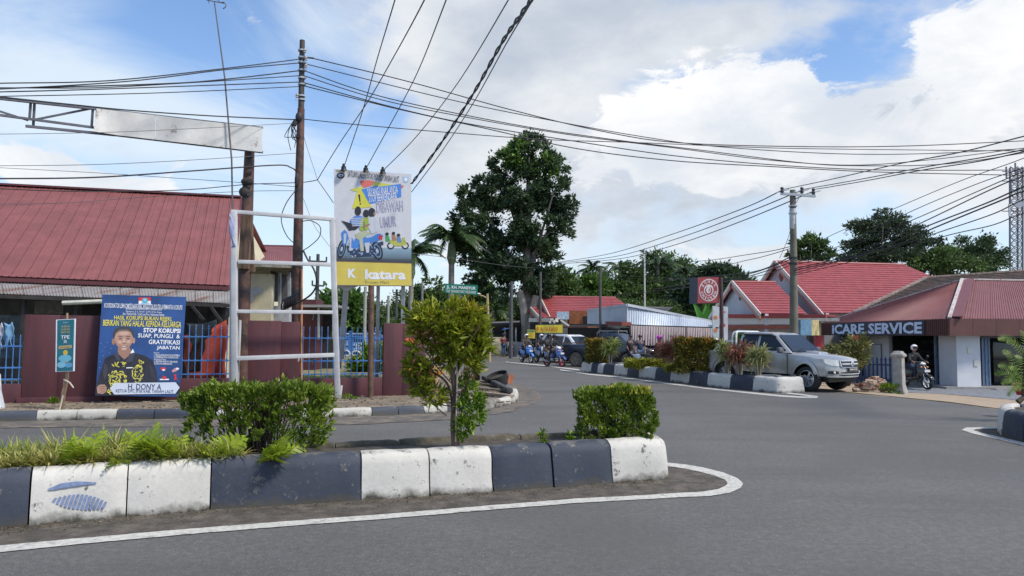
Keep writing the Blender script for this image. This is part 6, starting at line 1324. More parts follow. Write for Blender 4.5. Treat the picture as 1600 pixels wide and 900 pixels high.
sw = flat('sign_letters_white', (.8, .8, .8)); text(fs, 'JL. KH. MANSYUR', .06, .42, .88, .40, sw, st, .02, bold=.06); text(fs, 'KEL. ANGSAU KEC. PELAIHARI', .06, .12, .88, .17, sw, st, .02, bold=.01); shape(fs, [(.04, .33), (.96, .33), (.96, .36), (.04, .36)], sw, st, .015)
sl_ = root('street_lamp', (P(764, 555, 46).x, 46, 0), 'slim yellow-brown street lamp with a bent arm and a small blue plate', 'street lamp'); lm = mat('lamp_post_buff', (.36, .27, .14), .7, var=.2)
obj('post', MB().tube([(P(765, 540, 46).x, 46, 0), P(761.5, 459, 46)], [.11, .07], 8), lm, sl_, smooth=True); obj('arm', MB().tube([P(761, 466, 46), P(756, 463, 46), P(744, 459, 46)], .045, 6), lm, sl_); obj('lamp_head', MB().ell(P(743, 459, 46), (.35, .12, .07)), galv, sl_, smooth=True)
a, b = P(758, 502, 45.8), P(766.5, 510, 45.8); obj('blue_plate', MB().box(((a.x + b.x) / 2, 45.85, (a.z + b.z) / 2), (b.x - a.x, .04, a.z - b.z)), flat('plate_blue', (.16, .32, .60)), sl_)
# shelters and walls behind the riders
sh = root('roadside_shelter', (P(800, 555, 60).x, 60, 0), 'low open shelter with thin pale posts behind the standing rider', 'shelter')
obj('roof', MB().beam(P(758, 513, 60), P(812, 511, 60), 3.5, .12, up=Vector((0, .25, 1))), mat('shelter_roof', (.16, .15, .15), .8), sh)
for x in (768, 789, 806): obj('post', MB().beam(P(x, 512, 59), P(x, 556, 59), .12, .12), flat('post_pale', (.5, .5, .52)), sh)
obj('back_wall', MB().box((P(785, 530, 62).x, 62.2, 1.2), (3.4, .1, 2.2)), mat('shelter_back', (.05, .06, .05), .9, var=.4), sh); obj('blue_awning', MB().beam(P(785, 515, 58.5), P(799, 512, 58.5), 1.2, .05), flat('awning_blue', (.06, .22, .60)), sh)
a = P(782, 540, 58); tag(obj('painted_box', MB().box((P(779, 540, 58).x, 58, .75), (1.0, .5, 1.4)), mat('box_buff', (.38, .33, .22), .8, var=.3, scale=3), bevel=.02), 'buff painted roadside box behind the standing rider', 'box')
tag(obj('low_wall', MB().box((P(811, 548, 57).x, 57.5, .55), (1.8, .3, 1.1)), mat('wall_pale', (.33, .33, .32), .85, var=.2), bevel=.02), 'short pale grey wall at the foot of the big dark tree', 'wall')
fh = root('far_house', (P(790, 520, 78).x, 78, 0), 'distant house with a white gable edge and green awning between tree trunk and street lamp', 'house')
obj('gable_trim', MB().beam(P(786, 491, 76), P(795, 484, 76), .15, .3).beam(P(786, 491, 76), P(794, 501, 76), .15, .3), flat('trim_dull', (.45, .42, .40)), fh); obj('green_awning', MB().beam(P(772, 499, 75), P(787, 499, 75), 1.5, .1), flat('awning_green', (.02, .22, .12)), fh)
obj('house_wall', MB().box((P(785, 510, 78).x, 78.5, 1.5), (4, 3, 3)), mat('house_dim', (.14, .13, .12), .9, var=.3), fh); obj('low_roof', MB().beam(P(768, 508, 74), P(793, 497, 74), 3, .12, up=Vector((-.5, 0, 1))), mat('roof_brown', (.20, .15, .13), .8, var=.3), fh)
wh = root('roof_edge_house', (P(640, 520, 85).x, 85, 0), 'distant low brick-red building beyond the parked white van', 'building')
obj('brick_wall', MB().box((P(633, 510, 85).x, 85, 1.6), (4, 2, 3.0)), mat('brick_far', (.22, .09, .07), .9, var=.3), wh); obj('roof', MB().box((P(633, 500, 85).x, 85, 3.2), (4.6, 3, .25)), mat('roof_brown', (.2, .1, .1), .8), wh)
# ================================================================== HOUSES
tile_red = mat('roof_tile_red', (.27, .052, .052), .45, var=.16, scale=3, dirt=(.18, .04, .04), dlo=.55, dhi=.75, dscale=.8)
tile_old = mat('roof_tile_old', (.062, .036, .030), .85, var=.5, scale=4, dirt=(.025, .022, .02), dlo=.45, dhi=.6, dscale=1.5)
def courses(name, c, n, m, parent, step=.035, seg=1, wave=0.0, nw=0):
 """roof plane c (eave l, eave r, ridge r, ridge l) laid in overlapping stepped courses"""
 nrm = (c[1] - c[0]).cross(c[3] - c[0]).normalized(); nrm = nrm if nrm.z > 0 else -nrm; mb = MB(); K = max(1, nw)
 for j in range(n):
  v0, v1 = j / n, (j + 1.12) / n
  rows = [(v0, -.005), (v0, step), (min(v1, 1), .004)]; o = len(mb.v)
  for (v, h) in rows:
   for i in range(K + 1): u = i / K; mb.v.append(quad_lerp(c, u, v) + nrm * (h + (wave * (i % 2) if wave else 0)))
  for q in range(2):
   for i in range(K): a = o + q * (K + 1) + i; mb.f.append((a, a + 1, a + K + 2, a + K + 1))
 o_ = obj(name, mb, m, parent, fix=False); o_['kind'] = 'stuff'; return o_
ww = mat('white_render', (.52, .54, .58), .8, var=.06, scale=1.5, dirt=(.38, .38, .38), dlo=.6, dhi=.8)
salm = flat('trim_salmon', (.50, .26, .20)); trimw = flat('trim_white', (.62, .58, .52)); trimr = flat('trim_red', (.33, .05, .04))
def gable(parent, A, Ne, L_, nc, hip=0, over=.35, vents=(), back=True, wallz=0, wallm=None, ventm=None, back_roof=True, Lf=None):
 """gable end with apex A and near eave point Ne; the ridge runs away to the right"""
 v = Ne - A; v.z = 0; w = v.length; v.normalize(); u = Vector((-v.y, v.x, 0)); u = u if u.x > 0 else -u
 Fe = A - v * w; Fe.z = Ne.z; R1 = A + u * L_; Rn = Ne + u * (L_ + hip); Rf = Fe + u * (L_ + hip)
 ov = -u * over; courses('roof_near', [Ne + ov, Rn, R1, A + ov], nc, tile_red, parent); courses('roof_far', [Rf, Fe + ov, A + ov, R1], nc, tile_red, parent)
 if hip: courses('roof_hip', [Rn, Rf, R1 + Vector((0, .01, 0)), R1], nc, tile_red, parent)
 obj('ridge_tiles', MB().tube([A + ov + Vector((0, 0, .02)), R1 + Vector((0, 0, .02))], .09, 8), tile_red, parent, smooth=True)
 base = [Vector((Ne.x, Ne.y, wallz)), Vector((Fe.x, Fe.y, wallz)), Fe, A, Ne]
 s = -v * .15; ins_ = [p + u * .02 for p in base]; mb = MB(); k = 5; mb.add([p for p in ins_] + [p + u * .2 for p in ins_], [tuple(range(5)), tuple(range(9, 4, -1))] + [(i, (i + 1) % 5, 5 + (i + 1) % 5, 5 + i) for i in range(5)])
 obj('gable_wall', mb, wallm or ww, parent)
 n_ = Ne + u * .2 - v * .25; obj('side_wall', MB().add([Vector((n_.x, n_.y, wallz)), Vector((n_.x, n_.y, wallz)) + u * L_, n_ + u * L_, n_], [(0, 1, 2, 3)]), wallm or ww, parent, fix=False)
 for (m_, off, th, d) in ((trimw, 0.0, .24, .0), (salm, -.24, .17, .05)):
  for e in (Ne, Fe):
   a_ = A + ov * (1.02 + d) + Vector((0, 0, off + .02)); b_ = e + ov * (1.02 + d) + Vector((0, 0, off + .02)); b_ = b_ + (b_ - a_) * .06; obj('bargeboard', MB().beam(a_, b_, .06, th), m_, parent)
 obj('finial', MB().lathe([(0, .22), (.1, .1), (.12, 0), (.05, -.2), (0, -.3)], A + ov * 1.15 + Vector((0, 0, -.25)), (0, 0, 1), 8), trimr, parent)
 for (t, dz, s_) in vents:
  c = A + v * t * w + Vector((0, 0, dz)) - u * .02
  obj('vent', MB().add([c + Vector((0, 0, s_ * 1.4)), c + v * s_, c - Vector((0, 0, s_ * 1.4)), c - v * s_] + [c - u * .04 + Vector((0, 0, s_ * 1.4)), c - u * .04 + v * s_, c - u * .04 - Vector((0, 0, s_ * 1.4)), c - u * .04 - v * s_], [(0, 1, 2, 3), (4, 5, 6, 7), (0, 1, 5, 4), (1, 2, 6, 5), (2, 3, 7, 6), (3, 0, 4, 7)]), ventm or trimr, parent)
 return u, v, Fe, R1
h1 = root('gabled_house', (18, 49, -.2), 'white house with two stepped gables and a large bright red tiled roof', 'house')
A1, N1 = P(1218, 409, 49.4), P(1290, 489, 44.4)
u, v, _, _ = gable(h1, A1, N1, 9.4, 22, hip=4.7, vents=((.04, -1.0, .26), (.32, -1.0, .23), ))
A2, N2 = P(1152, 441, 47.3), P(1195, 490, 42.9)
gable(h1, A2, N2, 2.5, 13, vents=((.12, -1.0, .14), (.38, -1.05, .14)), ventm=blackm)
def slab(name, x0, y0, x1, y1, Ya, Yb_, m, parent, th=.3):
 a, b = P(x0, y0, Ya), P(x1, y0, Yb_); c_ = P(x1, y1, Yb_); d = P(x0, y1, Ya); n = (b - a).cross(Vector((0, 0, 1))).normalized(); n = n if n.y > 0 else -n
 return obj(name, MB().add([a, b, c_, d] + [q + n * th for q in (a, b, c_, d)], [(0, 1, 2, 3), (7, 6, 5, 4), (0, 4, 5, 1), (1, 5, 6, 2), (2, 6, 7, 3), (3, 7, 4, 0)]), m, parent)
slab('porch_fascia', 1118, 497, 1290, 507, 44.8, 41, trimw, h1); slab('porch_stripe', 1118, 493.5, 1290, 496.5, 44.7, 40.9, trimr, h1, .35); slab('porch_stripe', 1118, 508, 1290, 514, 44.7, 40.9, mat('stripe_brick', (.30, .09, .06), .8), h1, .35)
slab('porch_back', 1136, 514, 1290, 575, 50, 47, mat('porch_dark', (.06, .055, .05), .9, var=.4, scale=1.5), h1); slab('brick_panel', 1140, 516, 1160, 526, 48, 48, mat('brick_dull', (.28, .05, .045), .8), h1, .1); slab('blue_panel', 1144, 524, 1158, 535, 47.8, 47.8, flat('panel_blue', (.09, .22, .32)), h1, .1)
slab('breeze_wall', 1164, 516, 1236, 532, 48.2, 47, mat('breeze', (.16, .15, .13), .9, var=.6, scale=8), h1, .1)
for x in (1168, 1200, 1247): obj('porch_post', MB().beam(P(x, 514, 44), P(x, 570, 44), .2, .2), trimw, h1)
slab('porch_roof', 1118, 491, 1290, 494, 44.9, 41.1, tile_red, h1, 4)
# sign boxes and posts between the house and the repair shop
sb = root('sign_box', tuple(P(1266, 520, 30)), 'faded blue and yellow box sign under the eave beside the repair shop', 'sign'); slab('blue_face', 1251, 500, 1268, 524, 30, 30.4, mat('faded_blue', (.10, .20, .30), .6, var=.3), sb, .25); slab('yellow_face', 1268.2, 500, 1283, 524, 30.4, 31.5, mat('faded_yellow', (.42, .36, .18), .6, var=.4, scale=4), sb, .25); obj('post', MB().beam(P(1262, 524, 30.3), P(1262, 590, 30.3), .09, .09), blackm, sb)
slab('awning', 1240, 497, 1312, 502, 31.5, 31.0, mat('awning_zinc', (.34, .33, .32), .6, var=.3), h1, 1.2)
rp_m = flat('post_red', (.35, .02, .03))
for x, Yp, lab in ((1279, 31.6, 'red square post left of the flowering shrub'), (1335, 34, 'red square post half hidden behind the flowering shrub')): tag(obj('porch_column', MB().beam(P(x, 524, Yp), P(x, 590, Yp), .28, .28), rp_m), lab, 'post')
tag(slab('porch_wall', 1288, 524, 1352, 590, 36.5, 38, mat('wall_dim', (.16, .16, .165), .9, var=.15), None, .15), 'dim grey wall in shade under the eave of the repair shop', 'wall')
# far red-roofed house
h2 = root('gabled_house', (3, 60, 0), 'small far house with two red gables left of the metal shop', 'house')
gable(h2, P(850, 464, 60), P(866.5, 497, 55.5), 6.0, 12, hip=1.2, wallm=mat('far_wall', (.12, .13, .12), .9), vents=()); gable(h2, P(836, 482, 59), P(849, 496, 55), 1.7, 6, wallm=MATS['far_wall'])
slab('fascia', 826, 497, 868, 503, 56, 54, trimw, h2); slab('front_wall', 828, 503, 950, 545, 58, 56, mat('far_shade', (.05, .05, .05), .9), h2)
slab('orange_wall', 889, 485.5, 936, 506, 54.5, 54, mat('orange_brick', (.32, .115, .045), .9, var=.25, scale=5), h2); slab('window', 911, 494, 918, 505, 54.2, 54.1, blackm, h2, .1); slab('blue_board', 870, 487, 889, 499, 53.5, 53.5, mat('board_paleblue', (.32, .42, .52), .6, var=.3), h2, .1)
for a, b in (((857, 500), (875, 497)), ((860, 505), (857, 498)), ((866, 505), (866, 497)), ((876, 500), (889, 509))): obj('railing', MB().beam(P(*a, 53.3), P(*b, 53.3), .12, .12), trimw, h2)
slab('brown_canopy', 868, 510, 918, 512, 52, 50, mat('canopy_brown', (.2, .08, .07), .8), h2, 3)
# small shop signs
ks = root('shop_sign', tuple(P(860, 560, 50)), 'long yellow shop sign with red lettering above the white car', 'sign'); f_ = Q4(P(837, 519.5, 50), P(879, 520, 50), P(879, 507.5, 50), P(837, 508, 50))
def board(fr_, m, parent, th=.1, name='sign_board'):
 mb = MB(); mb.add([fr_.pt(a, b, d) for d in (0, -th) for a, b in ((0, 0), (1, 0), (1, 1), (0, 1))], [(0, 1, 2, 3), (7, 6, 5, 4), (0, 4, 5, 1), (1, 5, 6, 2), (2, 6, 7, 3), (3, 7, 4, 0)]); return obj(name, mb, m, parent)
ys = flat('shop_yellow', (.62, .50, .04)); board(f_, ys, ks); text(f_, 'ALYA KADO', .18, .18, .64, .55, flat('shop_red', (.35, .03, .02)), ks, .03, bold=.02); shape(f_, ellipse(.07, .5, .05, .3, 12), flat('shop_orange', (.5, .2, .03)), ks, .02); text(f_, 'TOKO', .3, .80, .4, .13, flat('shop_green', (.05, .2, .15)), ks, .03)
obj('post', MB().beam(P(838, 520, 50.2), P(838, 560, 50.2), .1, .1), dkp, ks)
ks2 = root('shop_sign', tuple(P(830, 560, 52)), 'small square yellow sign left of the long yellow shop sign', 'sign'); f_ = Q4(P(824, 528, 52), P(836, 529, 52), P(836, 515.5, 52), P(824, 515, 52)); board(f_, ys, ks2); text(f_, 'JUAL', .2, .55, .6, .22, flat('shop_green', (0, 0, 0)), ks2, .03); text(f_, 'ES', .3, .2, .4, .25, MATS['shop_red'], ks2, .03); shape(f_, [(.05, .80), (.95, .80), (.95, .95), (.05, .95)], MATS['shop_green'], ks2, .02); obj('post', MB().beam(P(830, 528, 52.1), P(830, 560, 52.1), .08, .08), dkp, ks2)
# metal-roofed shop with curtain
ms = root('metal_roofed_shop', tuple(P(1040, 560, 44)), 'open shop with a grey corrugated metal roof and a long pale curtain', 'building'); zg = mat('shop_zinc', (.42, .47, .54), .5, .25, var=.1, scale=2, dirt=(.3, .3, .3), dlo=.6, dhi=.75, dscale=2)
sheets([P(918, 506, 47), P(980, 507, 42), P(980, 477, 42), P(918, 486, 47)], 7, 3, zg, ms, h=.04); sheets([P(980, 507, 42), P(1114, 511, 45), P(1114, 503, 47), P(980, 477, 42.2)], 13, 3, zg, ms, h=.04)
obj('top_trim', MB().beam(P(918, 485.5, 47), P(980, 476.5, 42), .1, .15).beam(P(980, 476.5, 42), P(1114, 502.5, 47), .1, .15), flat('trim_zinc', (.4, .43, .47)), ms)
sheets([P(980, 477, 42.3), P(1114, 503, 47), P(1112, 500, 56), P(950, 481, 54)], 8, 4, zg, ms); obj('corner_sheet', MB().add([P(953, 506, 43.9), P(980, 507, 41.95), P(978, 478, 41.95)], [(0, 1, 2)]), zg, ms, fix=False)
obj('maroon_flap', MB().beam(P(953, 505, 43.4), P(979, 506, 41.6), .6, .2), mat('flap_maroon', (.22, .05, .04), .8), ms)
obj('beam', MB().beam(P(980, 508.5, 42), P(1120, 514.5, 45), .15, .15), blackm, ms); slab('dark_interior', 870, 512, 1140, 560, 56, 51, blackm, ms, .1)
for x in (985, 1118): obj('post', MB().beam(P(x, 508, 42), P(x, 570, 42), .12, .12), dkp, ms)
curt = mat('curtain', (.40, .34, .34), .85, var=.14, scale=3, stretch=(4, 4, .4), dirt=(.30, .24, .24), dlo=.55, dhi=.7)
def curtain(x0, yt0, yb0, x1, yt1, yb1, Ya, Yb_, n, parent):
 mb = MB(); a, b, c_, d = P(x0, yt0, Ya), P(x1, yt1, Yb_), P(x1, yb1, Yb_), P(x0, yb0, Ya)
 for j in range(5):
  for i in range(n + 1): u_ = i / n; q = a.lerp(b, u_).lerp(d.lerp(c_, u_), j / 4); mb.v.append(q + Vector((0, .07 * math.sin(i * 1.9 + .4 * j) * (.3 + j / 5), -.12 * (j == 4) * mnoise.noise(q * 1.3))))
 for j in range(4):
  for i in range(n): e = j * (n + 1) + i; mb.f.append((e, e + 1, e + n + 2, e + n + 1))
 return obj('curtain', mb, curt, parent, smooth=True)
curtain(986, 508.5, 540, 1071, 511.5, 537, 41.7, 43.5, 70, ms); curtain(1073, 511.5, 537, 1113, 512.5, 537, 43.5, 44.3, 34, ms); curtain(1138, 513, 560, 1152, 514, 560, 44.6, 44.2, 14, ms)
obj('sat_dish', MB().lathe([(0, -.35), (.9, -.15), (1.3, .1), (1.32, .1), (.9, -.2), (0, -.4)], P(1022, 482, 52), (0, -.05, 1), 20), mat('dish_mesh', (.20, .19, .18), .8), ms)
# vertical white sign boards and the round chicken sign
vb = root('sign_board', tuple(P(1126, 560, 29)), 'tall narrow pair of white sign boards with orange figures behind the planted median', 'sign')
for x0, x1 in ((1113.5, 1123.5), (1126.5, 1137)):
 f_ = Q4(P(x0, 566, 29), P(x1, 566, 29), P(x1 + .5, 479.5, 29), P(x0, 478, 29)); board(f_, mat('board_whitish', (.50, .53, .56), .6, var=.15, scale=3), vb, .08)
 if x0 < 1120:
  for cy in (.80, .57, .33): shape(f_, ellipse(.45, cy, .32, .035, 12), flat('sign_orange', (.55, .20, .06)), vb, .01)
  shape(f_, ellipse(.7, .62, .28, .012, 12), blackm, vb, .012)
 else: shape(f_, ellipse(.4, .66, .25, .03, 12), red_p, vb, .01); shape(f_, ellipse(.5, .9, .2, .01, 10), red_p, vb, .01)
cs = root('round_logo_sign', tuple(P(1128, 575, 27)), 'square red shop sign with a round white chicken emblem on a thin dark pole', 'sign'); crd = flat('chicken_red', (.33, .05, .055))
a0, a1, a2, a3 = P(1090, 473.5, 27), P(1124, 473, 27), P(1124.5, 433, 27), P(1090.5, 433.5, 27); f_ = Q4(a0, a1, a2, a3); n_ = f_.n; board(f_, crd, cs, .02, 'sign_face')
mb = MB(); bk_ = [f_.pt(a, b, -.025) for a, b in ((0, -.01), (1, -.01), (1, 1.01), (0, 1.01))]; sh_ = Vector((-.05, .55, 0)); mb.add(bk_ + [q + sh_ + Vector((-.12, 0, 0)) for q in bk_], [(0, 1, 2, 3), (7, 6, 5, 4), (0, 4, 5, 1), (1, 5, 6, 2), (2, 6, 7, 3), (3, 7, 4, 0)]); obj('sign_box', mb, mat('box_navy', (.02, .03, .06), .5), cs)
cw = flat('chicken_white', (.66, .60, .60)); cx0, cy0 = .5, .5
shape(f_, ellipse(cx0, cy0, .44, .44, 32), cw, cs, .006, 'ring'); shape(f_, ellipse(cx0, cy0, .40, .40, 32), crd, cs, .010, 'ring'); shape(f_, ellipse(cx0, cy0, .22, .22, 28), cw, cs, .014, 'emblem'); shape(f_, ellipse(cx0, cy0 - .02, .17, .17, 20), crd, cs, .018, 'emblem'); shape(f_, ellipse(cx0 - .01, cy0 + .0, .11, .13, 16), cw, cs, .022, 'emblem'); shape(f_, ellipse(cx0 + .03, cy0 + .03, .03, .03, 10), crd, cs, .026, 'emblem'); shape(f_, [(cx0 - .02, cy0 - .01), (cx0 + .09, cy0 - .03), (cx0 - .01, cy0 - .06)], crd, cs, .026, 'beak')
for k in range(3): shape(f_, ellipse(cx0 - .06 + k * .055, cy0 + .13, .03, .045, 8), cw, cs, .024, 'comb')
for word, top in (('SONIC', True), ('CHICKEN', False)):
 n = len(word); span = 2.0 if top else 2.5
 for i, ch_ in enumerate(word):
  t = (i - (n - 1) / 2) / (n - 1) * span; ang_ = math.pi / 2 - t if top else -math.pi / 2 + t; R__ = .325
  x_, y_ = cx0 + R__ * math.cos(ang_), cy0 + R__ * math.sin(ang_); w_ = .10 if ch_ != 'I' else .04; text(f_, ch_, x_ - w_ / 2, y_ - .06, w_, .12, cw, cs, .016, rot=(ang_ - math.pi / 2) if top else (ang_ + math.pi / 2), bold=.07)
obj('pole', MB().tube([P(1128.5, 582, 27), P(1128, 500, 27), P(1126.5, 433, 27)], .065, 8), mat('pole_maroon', (.07, .035, .035), .6), cs, smooth=True)
# ================================================================== REPAIR SHOP
rsb = root('repair_shop', (18, 32, -.3), 'corner phone repair shop with brown ribbed fascia and hipped maroon metal roof', 'building')
Cb, Ct = P(1483, 524.5, 28.9), P(1483, 498, 28.9); Lb_, Lt_ = P(1283, 524.5, 39), P(1283, 505, 39); Rb_, Rt_ = P(1800, 526, 30.2), P(1800, 499.5, 30.2)
fbrown = mat('fascia_brown', (.095, .036, .030), .6, var=.14, scale=2); rmar = mat('roof_maroon', (.19, .068, .068), .6, var=.12, scale=1, dirt=(.17, .08, .08), dlo=.55, dhi=.7, dscale=1)
sheets([Cb, Rb_, Rt_, Ct], 9, 9, fbrown, rsb, name='fascia_sheet', h=.03); sheets([Lb_, Cb, Ct, Lt_], 9, 9, fbrown, rsb, name='fascia_sheet', h=.03)
ap = P(1503, 437.5, 34.5); ar = P(1720, 441, 35.5)
sheets([Lt_ + Vector((.0, 0, 0)), Ct, ap, ap + Vector((.02, .02, 0))], 9, 7, rmar, rsb, h=.025); sheets([Ct, Rt_, ar, ap], 10, 8, rmar, rsb, h=.025)
sheets([Rt_ + Vector((0, 10, 0)), Lt_ + Vector((0, 1, 0)), ap, ar], 4, 4, rmar, rsb, h=.02)
mort = mat('mortar_pale', (.50, .46, .44), .85, var=.3, scale=5, dirt=(.25, .1, .1), dlo=.55, dhi=.6, dscale=5)
obj('hip_mortar', MB().beam(Ct + Vector((0, -.02, .05)), ap + Vector((0, -.02, .06)), .13, .06), mort, rsb); obj('ridge_mortar', MB().beam(ap + Vector((0, 0, .04)), ar + Vector((0, 0, .04)), .16, .07), mort, rsb); obj('hip_cap', MB().beam(Ct + Vector((.25, 0, .08)), ap + Vector((.28, 0, .05)), .5, .04), mat('hip_cap_maroon', (.15, .05, .055), .6), rsb)
obj('hip_edge', MB().beam(Lt_ + Vector((0, 0, .03)), ap + Vector((0, .05, .03)), .1, .05), mort, rsb)
# sign
f_ = Q4(Lb_.lerp(Cb, 0), Cb, Ct, Lt_); 
def fu(x): q = PL(x, 512, Cb, (Cb - Lb_).cross(Vector((0, 0, 1))).normalized()); return (q - Lb_).dot(Cb - Lb_) / (Cb - Lb_).length_squared
u0_, u1_ = fu(1300), fu(1446); shape(f_, [(u0_, .02), (u1_, .02), (u1_, .96), (u0_, .96)], mat('sign_navy', (.02, .025, .05), .5), rsb, .06, 'sign_panel')
lt = flat('letters_bluewhite', (.55, .66, .85)); ua, ub = fu(1302.5), fu(1353); text(f_, 'iCARE', ua, .12, ub - ua, .74, lt, rsb, .09, bold=.09); ua, ub = fu(1359), fu(1443.5); text(f_, 'SERVICE', ua, .12, ub - ua, .74, lt, rsb, .09, bold=.09)
zf = -.30; wt = mat('shop_white', (.56, .57, .60), .75, var=.05, scale=2, dirt=(.42, .42, .42), dlo=.6, dhi=.8)
cx, cy = P(1495, 560, 29.6).x, 29.6; pl = P(1476, 560, 30.9)
def wl(name, a, b, z0, z1, m, th=.18, flip=1):
 a = Vector((a[0], a[1], 0)); b = Vector((b[0], b[1], 0)); d = (b - a); c = (a + b) / 2; return obj(name, MB().box((c.x, c.y, (z0 + z1) / 2), (d.length, th, z1 - z0), rz=math.atan2(d.y, d.x)), m, rsb, bevel=.006)
x_r = P(1532, 560, 29.65).x; ztop = 1.95
obj('corner_pier', MB().prism([(cx, cy), (x_r, cy + .05), (x_r, cy + .95), (cx - .02, cy + 1.2)], lambda a, b: Vector((a, b, zf)), lambda a, b: Vector((a, b, ztop))), wt, rsb)
p1, p2 = P(1392, 560, 34.8), P(1352, 560, 37.2); wl('side_pier', (p1.x, p1.y), (p2.x, p2.y), zf, ztop, wt)
q = p1.lerp(p2, .25); qq = p1.lerp(p2, .75); nrm_ = Vector((-1, -.1, 0)); f2_ = Q4(Vector((qq.x - .1, qq.y, -.1)), Vector((q.x - .1, q.y, -.1)), Vector((q.x - .1, q.y, 1.35)), Vector((qq.x - .1, qq.y, 1.35)))
for a, b in (((0, 0), (0, 1)), ((0, 1), (1, 1)), ((1, 1), (1, 0))): obj('door_outline', MB().beam(f2_.pt(*a, .03), f2_.pt(*b, .03), .04, .04), flat('outline_grey', (.2, .2, .22)), rsb)
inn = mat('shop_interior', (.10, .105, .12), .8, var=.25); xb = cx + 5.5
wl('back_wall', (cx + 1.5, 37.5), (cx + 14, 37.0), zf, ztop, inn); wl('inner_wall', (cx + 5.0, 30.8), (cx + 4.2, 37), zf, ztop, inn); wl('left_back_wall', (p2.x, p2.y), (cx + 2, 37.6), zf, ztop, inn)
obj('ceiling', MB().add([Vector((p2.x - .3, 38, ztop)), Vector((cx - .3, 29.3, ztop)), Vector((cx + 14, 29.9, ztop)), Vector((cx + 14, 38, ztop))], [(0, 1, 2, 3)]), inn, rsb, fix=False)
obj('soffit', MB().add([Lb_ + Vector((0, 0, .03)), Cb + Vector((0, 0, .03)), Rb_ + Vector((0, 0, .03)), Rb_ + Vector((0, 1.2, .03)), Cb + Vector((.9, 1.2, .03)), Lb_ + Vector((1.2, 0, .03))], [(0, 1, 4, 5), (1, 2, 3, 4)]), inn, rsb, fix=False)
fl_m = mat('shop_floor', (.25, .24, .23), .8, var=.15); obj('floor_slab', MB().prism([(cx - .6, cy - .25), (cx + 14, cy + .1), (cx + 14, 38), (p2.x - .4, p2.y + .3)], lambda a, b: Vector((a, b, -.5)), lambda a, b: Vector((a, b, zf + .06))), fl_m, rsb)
shf = mat('shelf_goods', (.10, .12, .15), .6, var=.7, scale=9)
for k in range(3): obj('shelf', MB().box((cx + 2.9, 36.7, .35 + k * .5), (2.6, .35, .04)), inn, rsb); obj('goods', MB().box((cx + 2.6 + .3 * k, 36.7, .47 + k * .5), (1.6, .25, .2)), shf, rsb, bevel=.01)
for k, (yy, zz) in enumerate(((.25, 1.2), (.5, .7))): obj('paper_notice', MB().box((cx + .28 + yy, cy - .012 + .05 * yy, zz), (.18, .012, .25)), flat('paper_notice', (.6, .58, .5)), rsb)
shm = mat('shutter_blue', (.16, .22, .32), .6, var=.15)
for (x0, x1, Ya, Yb_) in ((1460, 1475, 31.0, 31.0), (1534, 1547, 29.9, 29.9)):
 n = 5
 for k in range(n): xa = x0 + (x1 - x0) * k / n; a = P(xa + .2, 560, Ya + .1); b = P(xa + (x1 - x0) / n - .2, 560, Ya + .1 + .08 * (k % 2)); wl('folding_leaf', (a.x, a.y), (b.x, b.y), zf + .06, ztop, shm, th=.04)
wl('lintel', (x_r, cy + .3), (cx + 14, cy + .5), ztop - .25, ztop + .2, inn, th=.12)
gl = glassmat('dark_glass', (.015, .018, .022)); a, b = P(1552, 560, 30.6), P(1640, 560, 31.4); wl('glass_front', (a.x, a.y), (b.x, b.y), zf + .06, ztop, gl, th=.03); obj('counter', MB().box((P(1575, 580, 31.5).x + .8, 32.6, zf + .5), (2.2, .5, .9)), mat('counter_dim', (.10, .12, .13), .5), rsb)
wl('low_step', (x_r + .2, cy - .2), (cx + 14, cy + .1), -.45, zf + .02, fl_m, th=.7)
# old dark roof behind
ob = root('old_tiled_house', (22, 44, -.3), 'old dark-brown tiled roof rising behind the repair shop', 'house'); courses('roof', [P(1333, 489, 42), P(1700, 480, 42), P(1700, 416, 47), P(1448, 434, 46)], 22, tile_old, ob, step=.04); courses('roof', [P(1700, 470, 55), P(1420, 475, 55), P(1448, 433.5, 46.1), P(1700, 415.5, 47.1)], 6, tile_old, ob)
obj('wall', MB().box((P(1560, 500, 46).x, 47, 1), (9, 5, 4)), mat('old_wall', (.2, .19, .18), .9), ob)
obj('ridge', MB().beam(P(1333, 488, 42), P(1448, 433, 46), .2, .1).beam(P(1448, 433, 46), P(1700, 415, 47), .2, .1), mat('ridge_dirty', (.22, .17, .15), .9, var=.5, scale=5), ob)
# fence, post, rubble, gravel
pf = root('picket_fence', tuple(Gd(1370, 600)), 'dark navy picket fence between the silver pickup and the concrete gatepost', 'fence'); nv = mat('navy_paint', (.02, .045, .13), .5, var=.2); pk2 = None
Za = Gd(1338, 599); Zb = Gd(1394, 602); 
for i in range(9):
 q = Za.lerp(Zb, (i + .2) / 8.6)
 if pk2 is None: pk2 = obj('picket', MB().prism([(-.035, -.1), (.035, -.1), (.035, 1.05), (.06, 1.05), (0, 1.2), (-.06, 1.05), (-.035, 1.05)], lambda a, b: Vector((a, -.015, b)), lambda a, b: Vector((a, .015, b))), nv, pf, local=True); pk2.location = q - Vector(pf.location)
 else: rep(pk2, pf, q - Vector(pf.location))
for z in (.18, .85): obj('rail', MB().beam(Za + Vector((0, .03, z)), Zb + Vector((0, .03, z)), .03, .06), nv, pf)
g0 = Gd(1405, 615); gpst = root('gatepost', tuple(g0), 'stout unpainted concrete gatepost with a stepped cap at the end of the navy fence', 'post'); s_ = g0.y / 1155
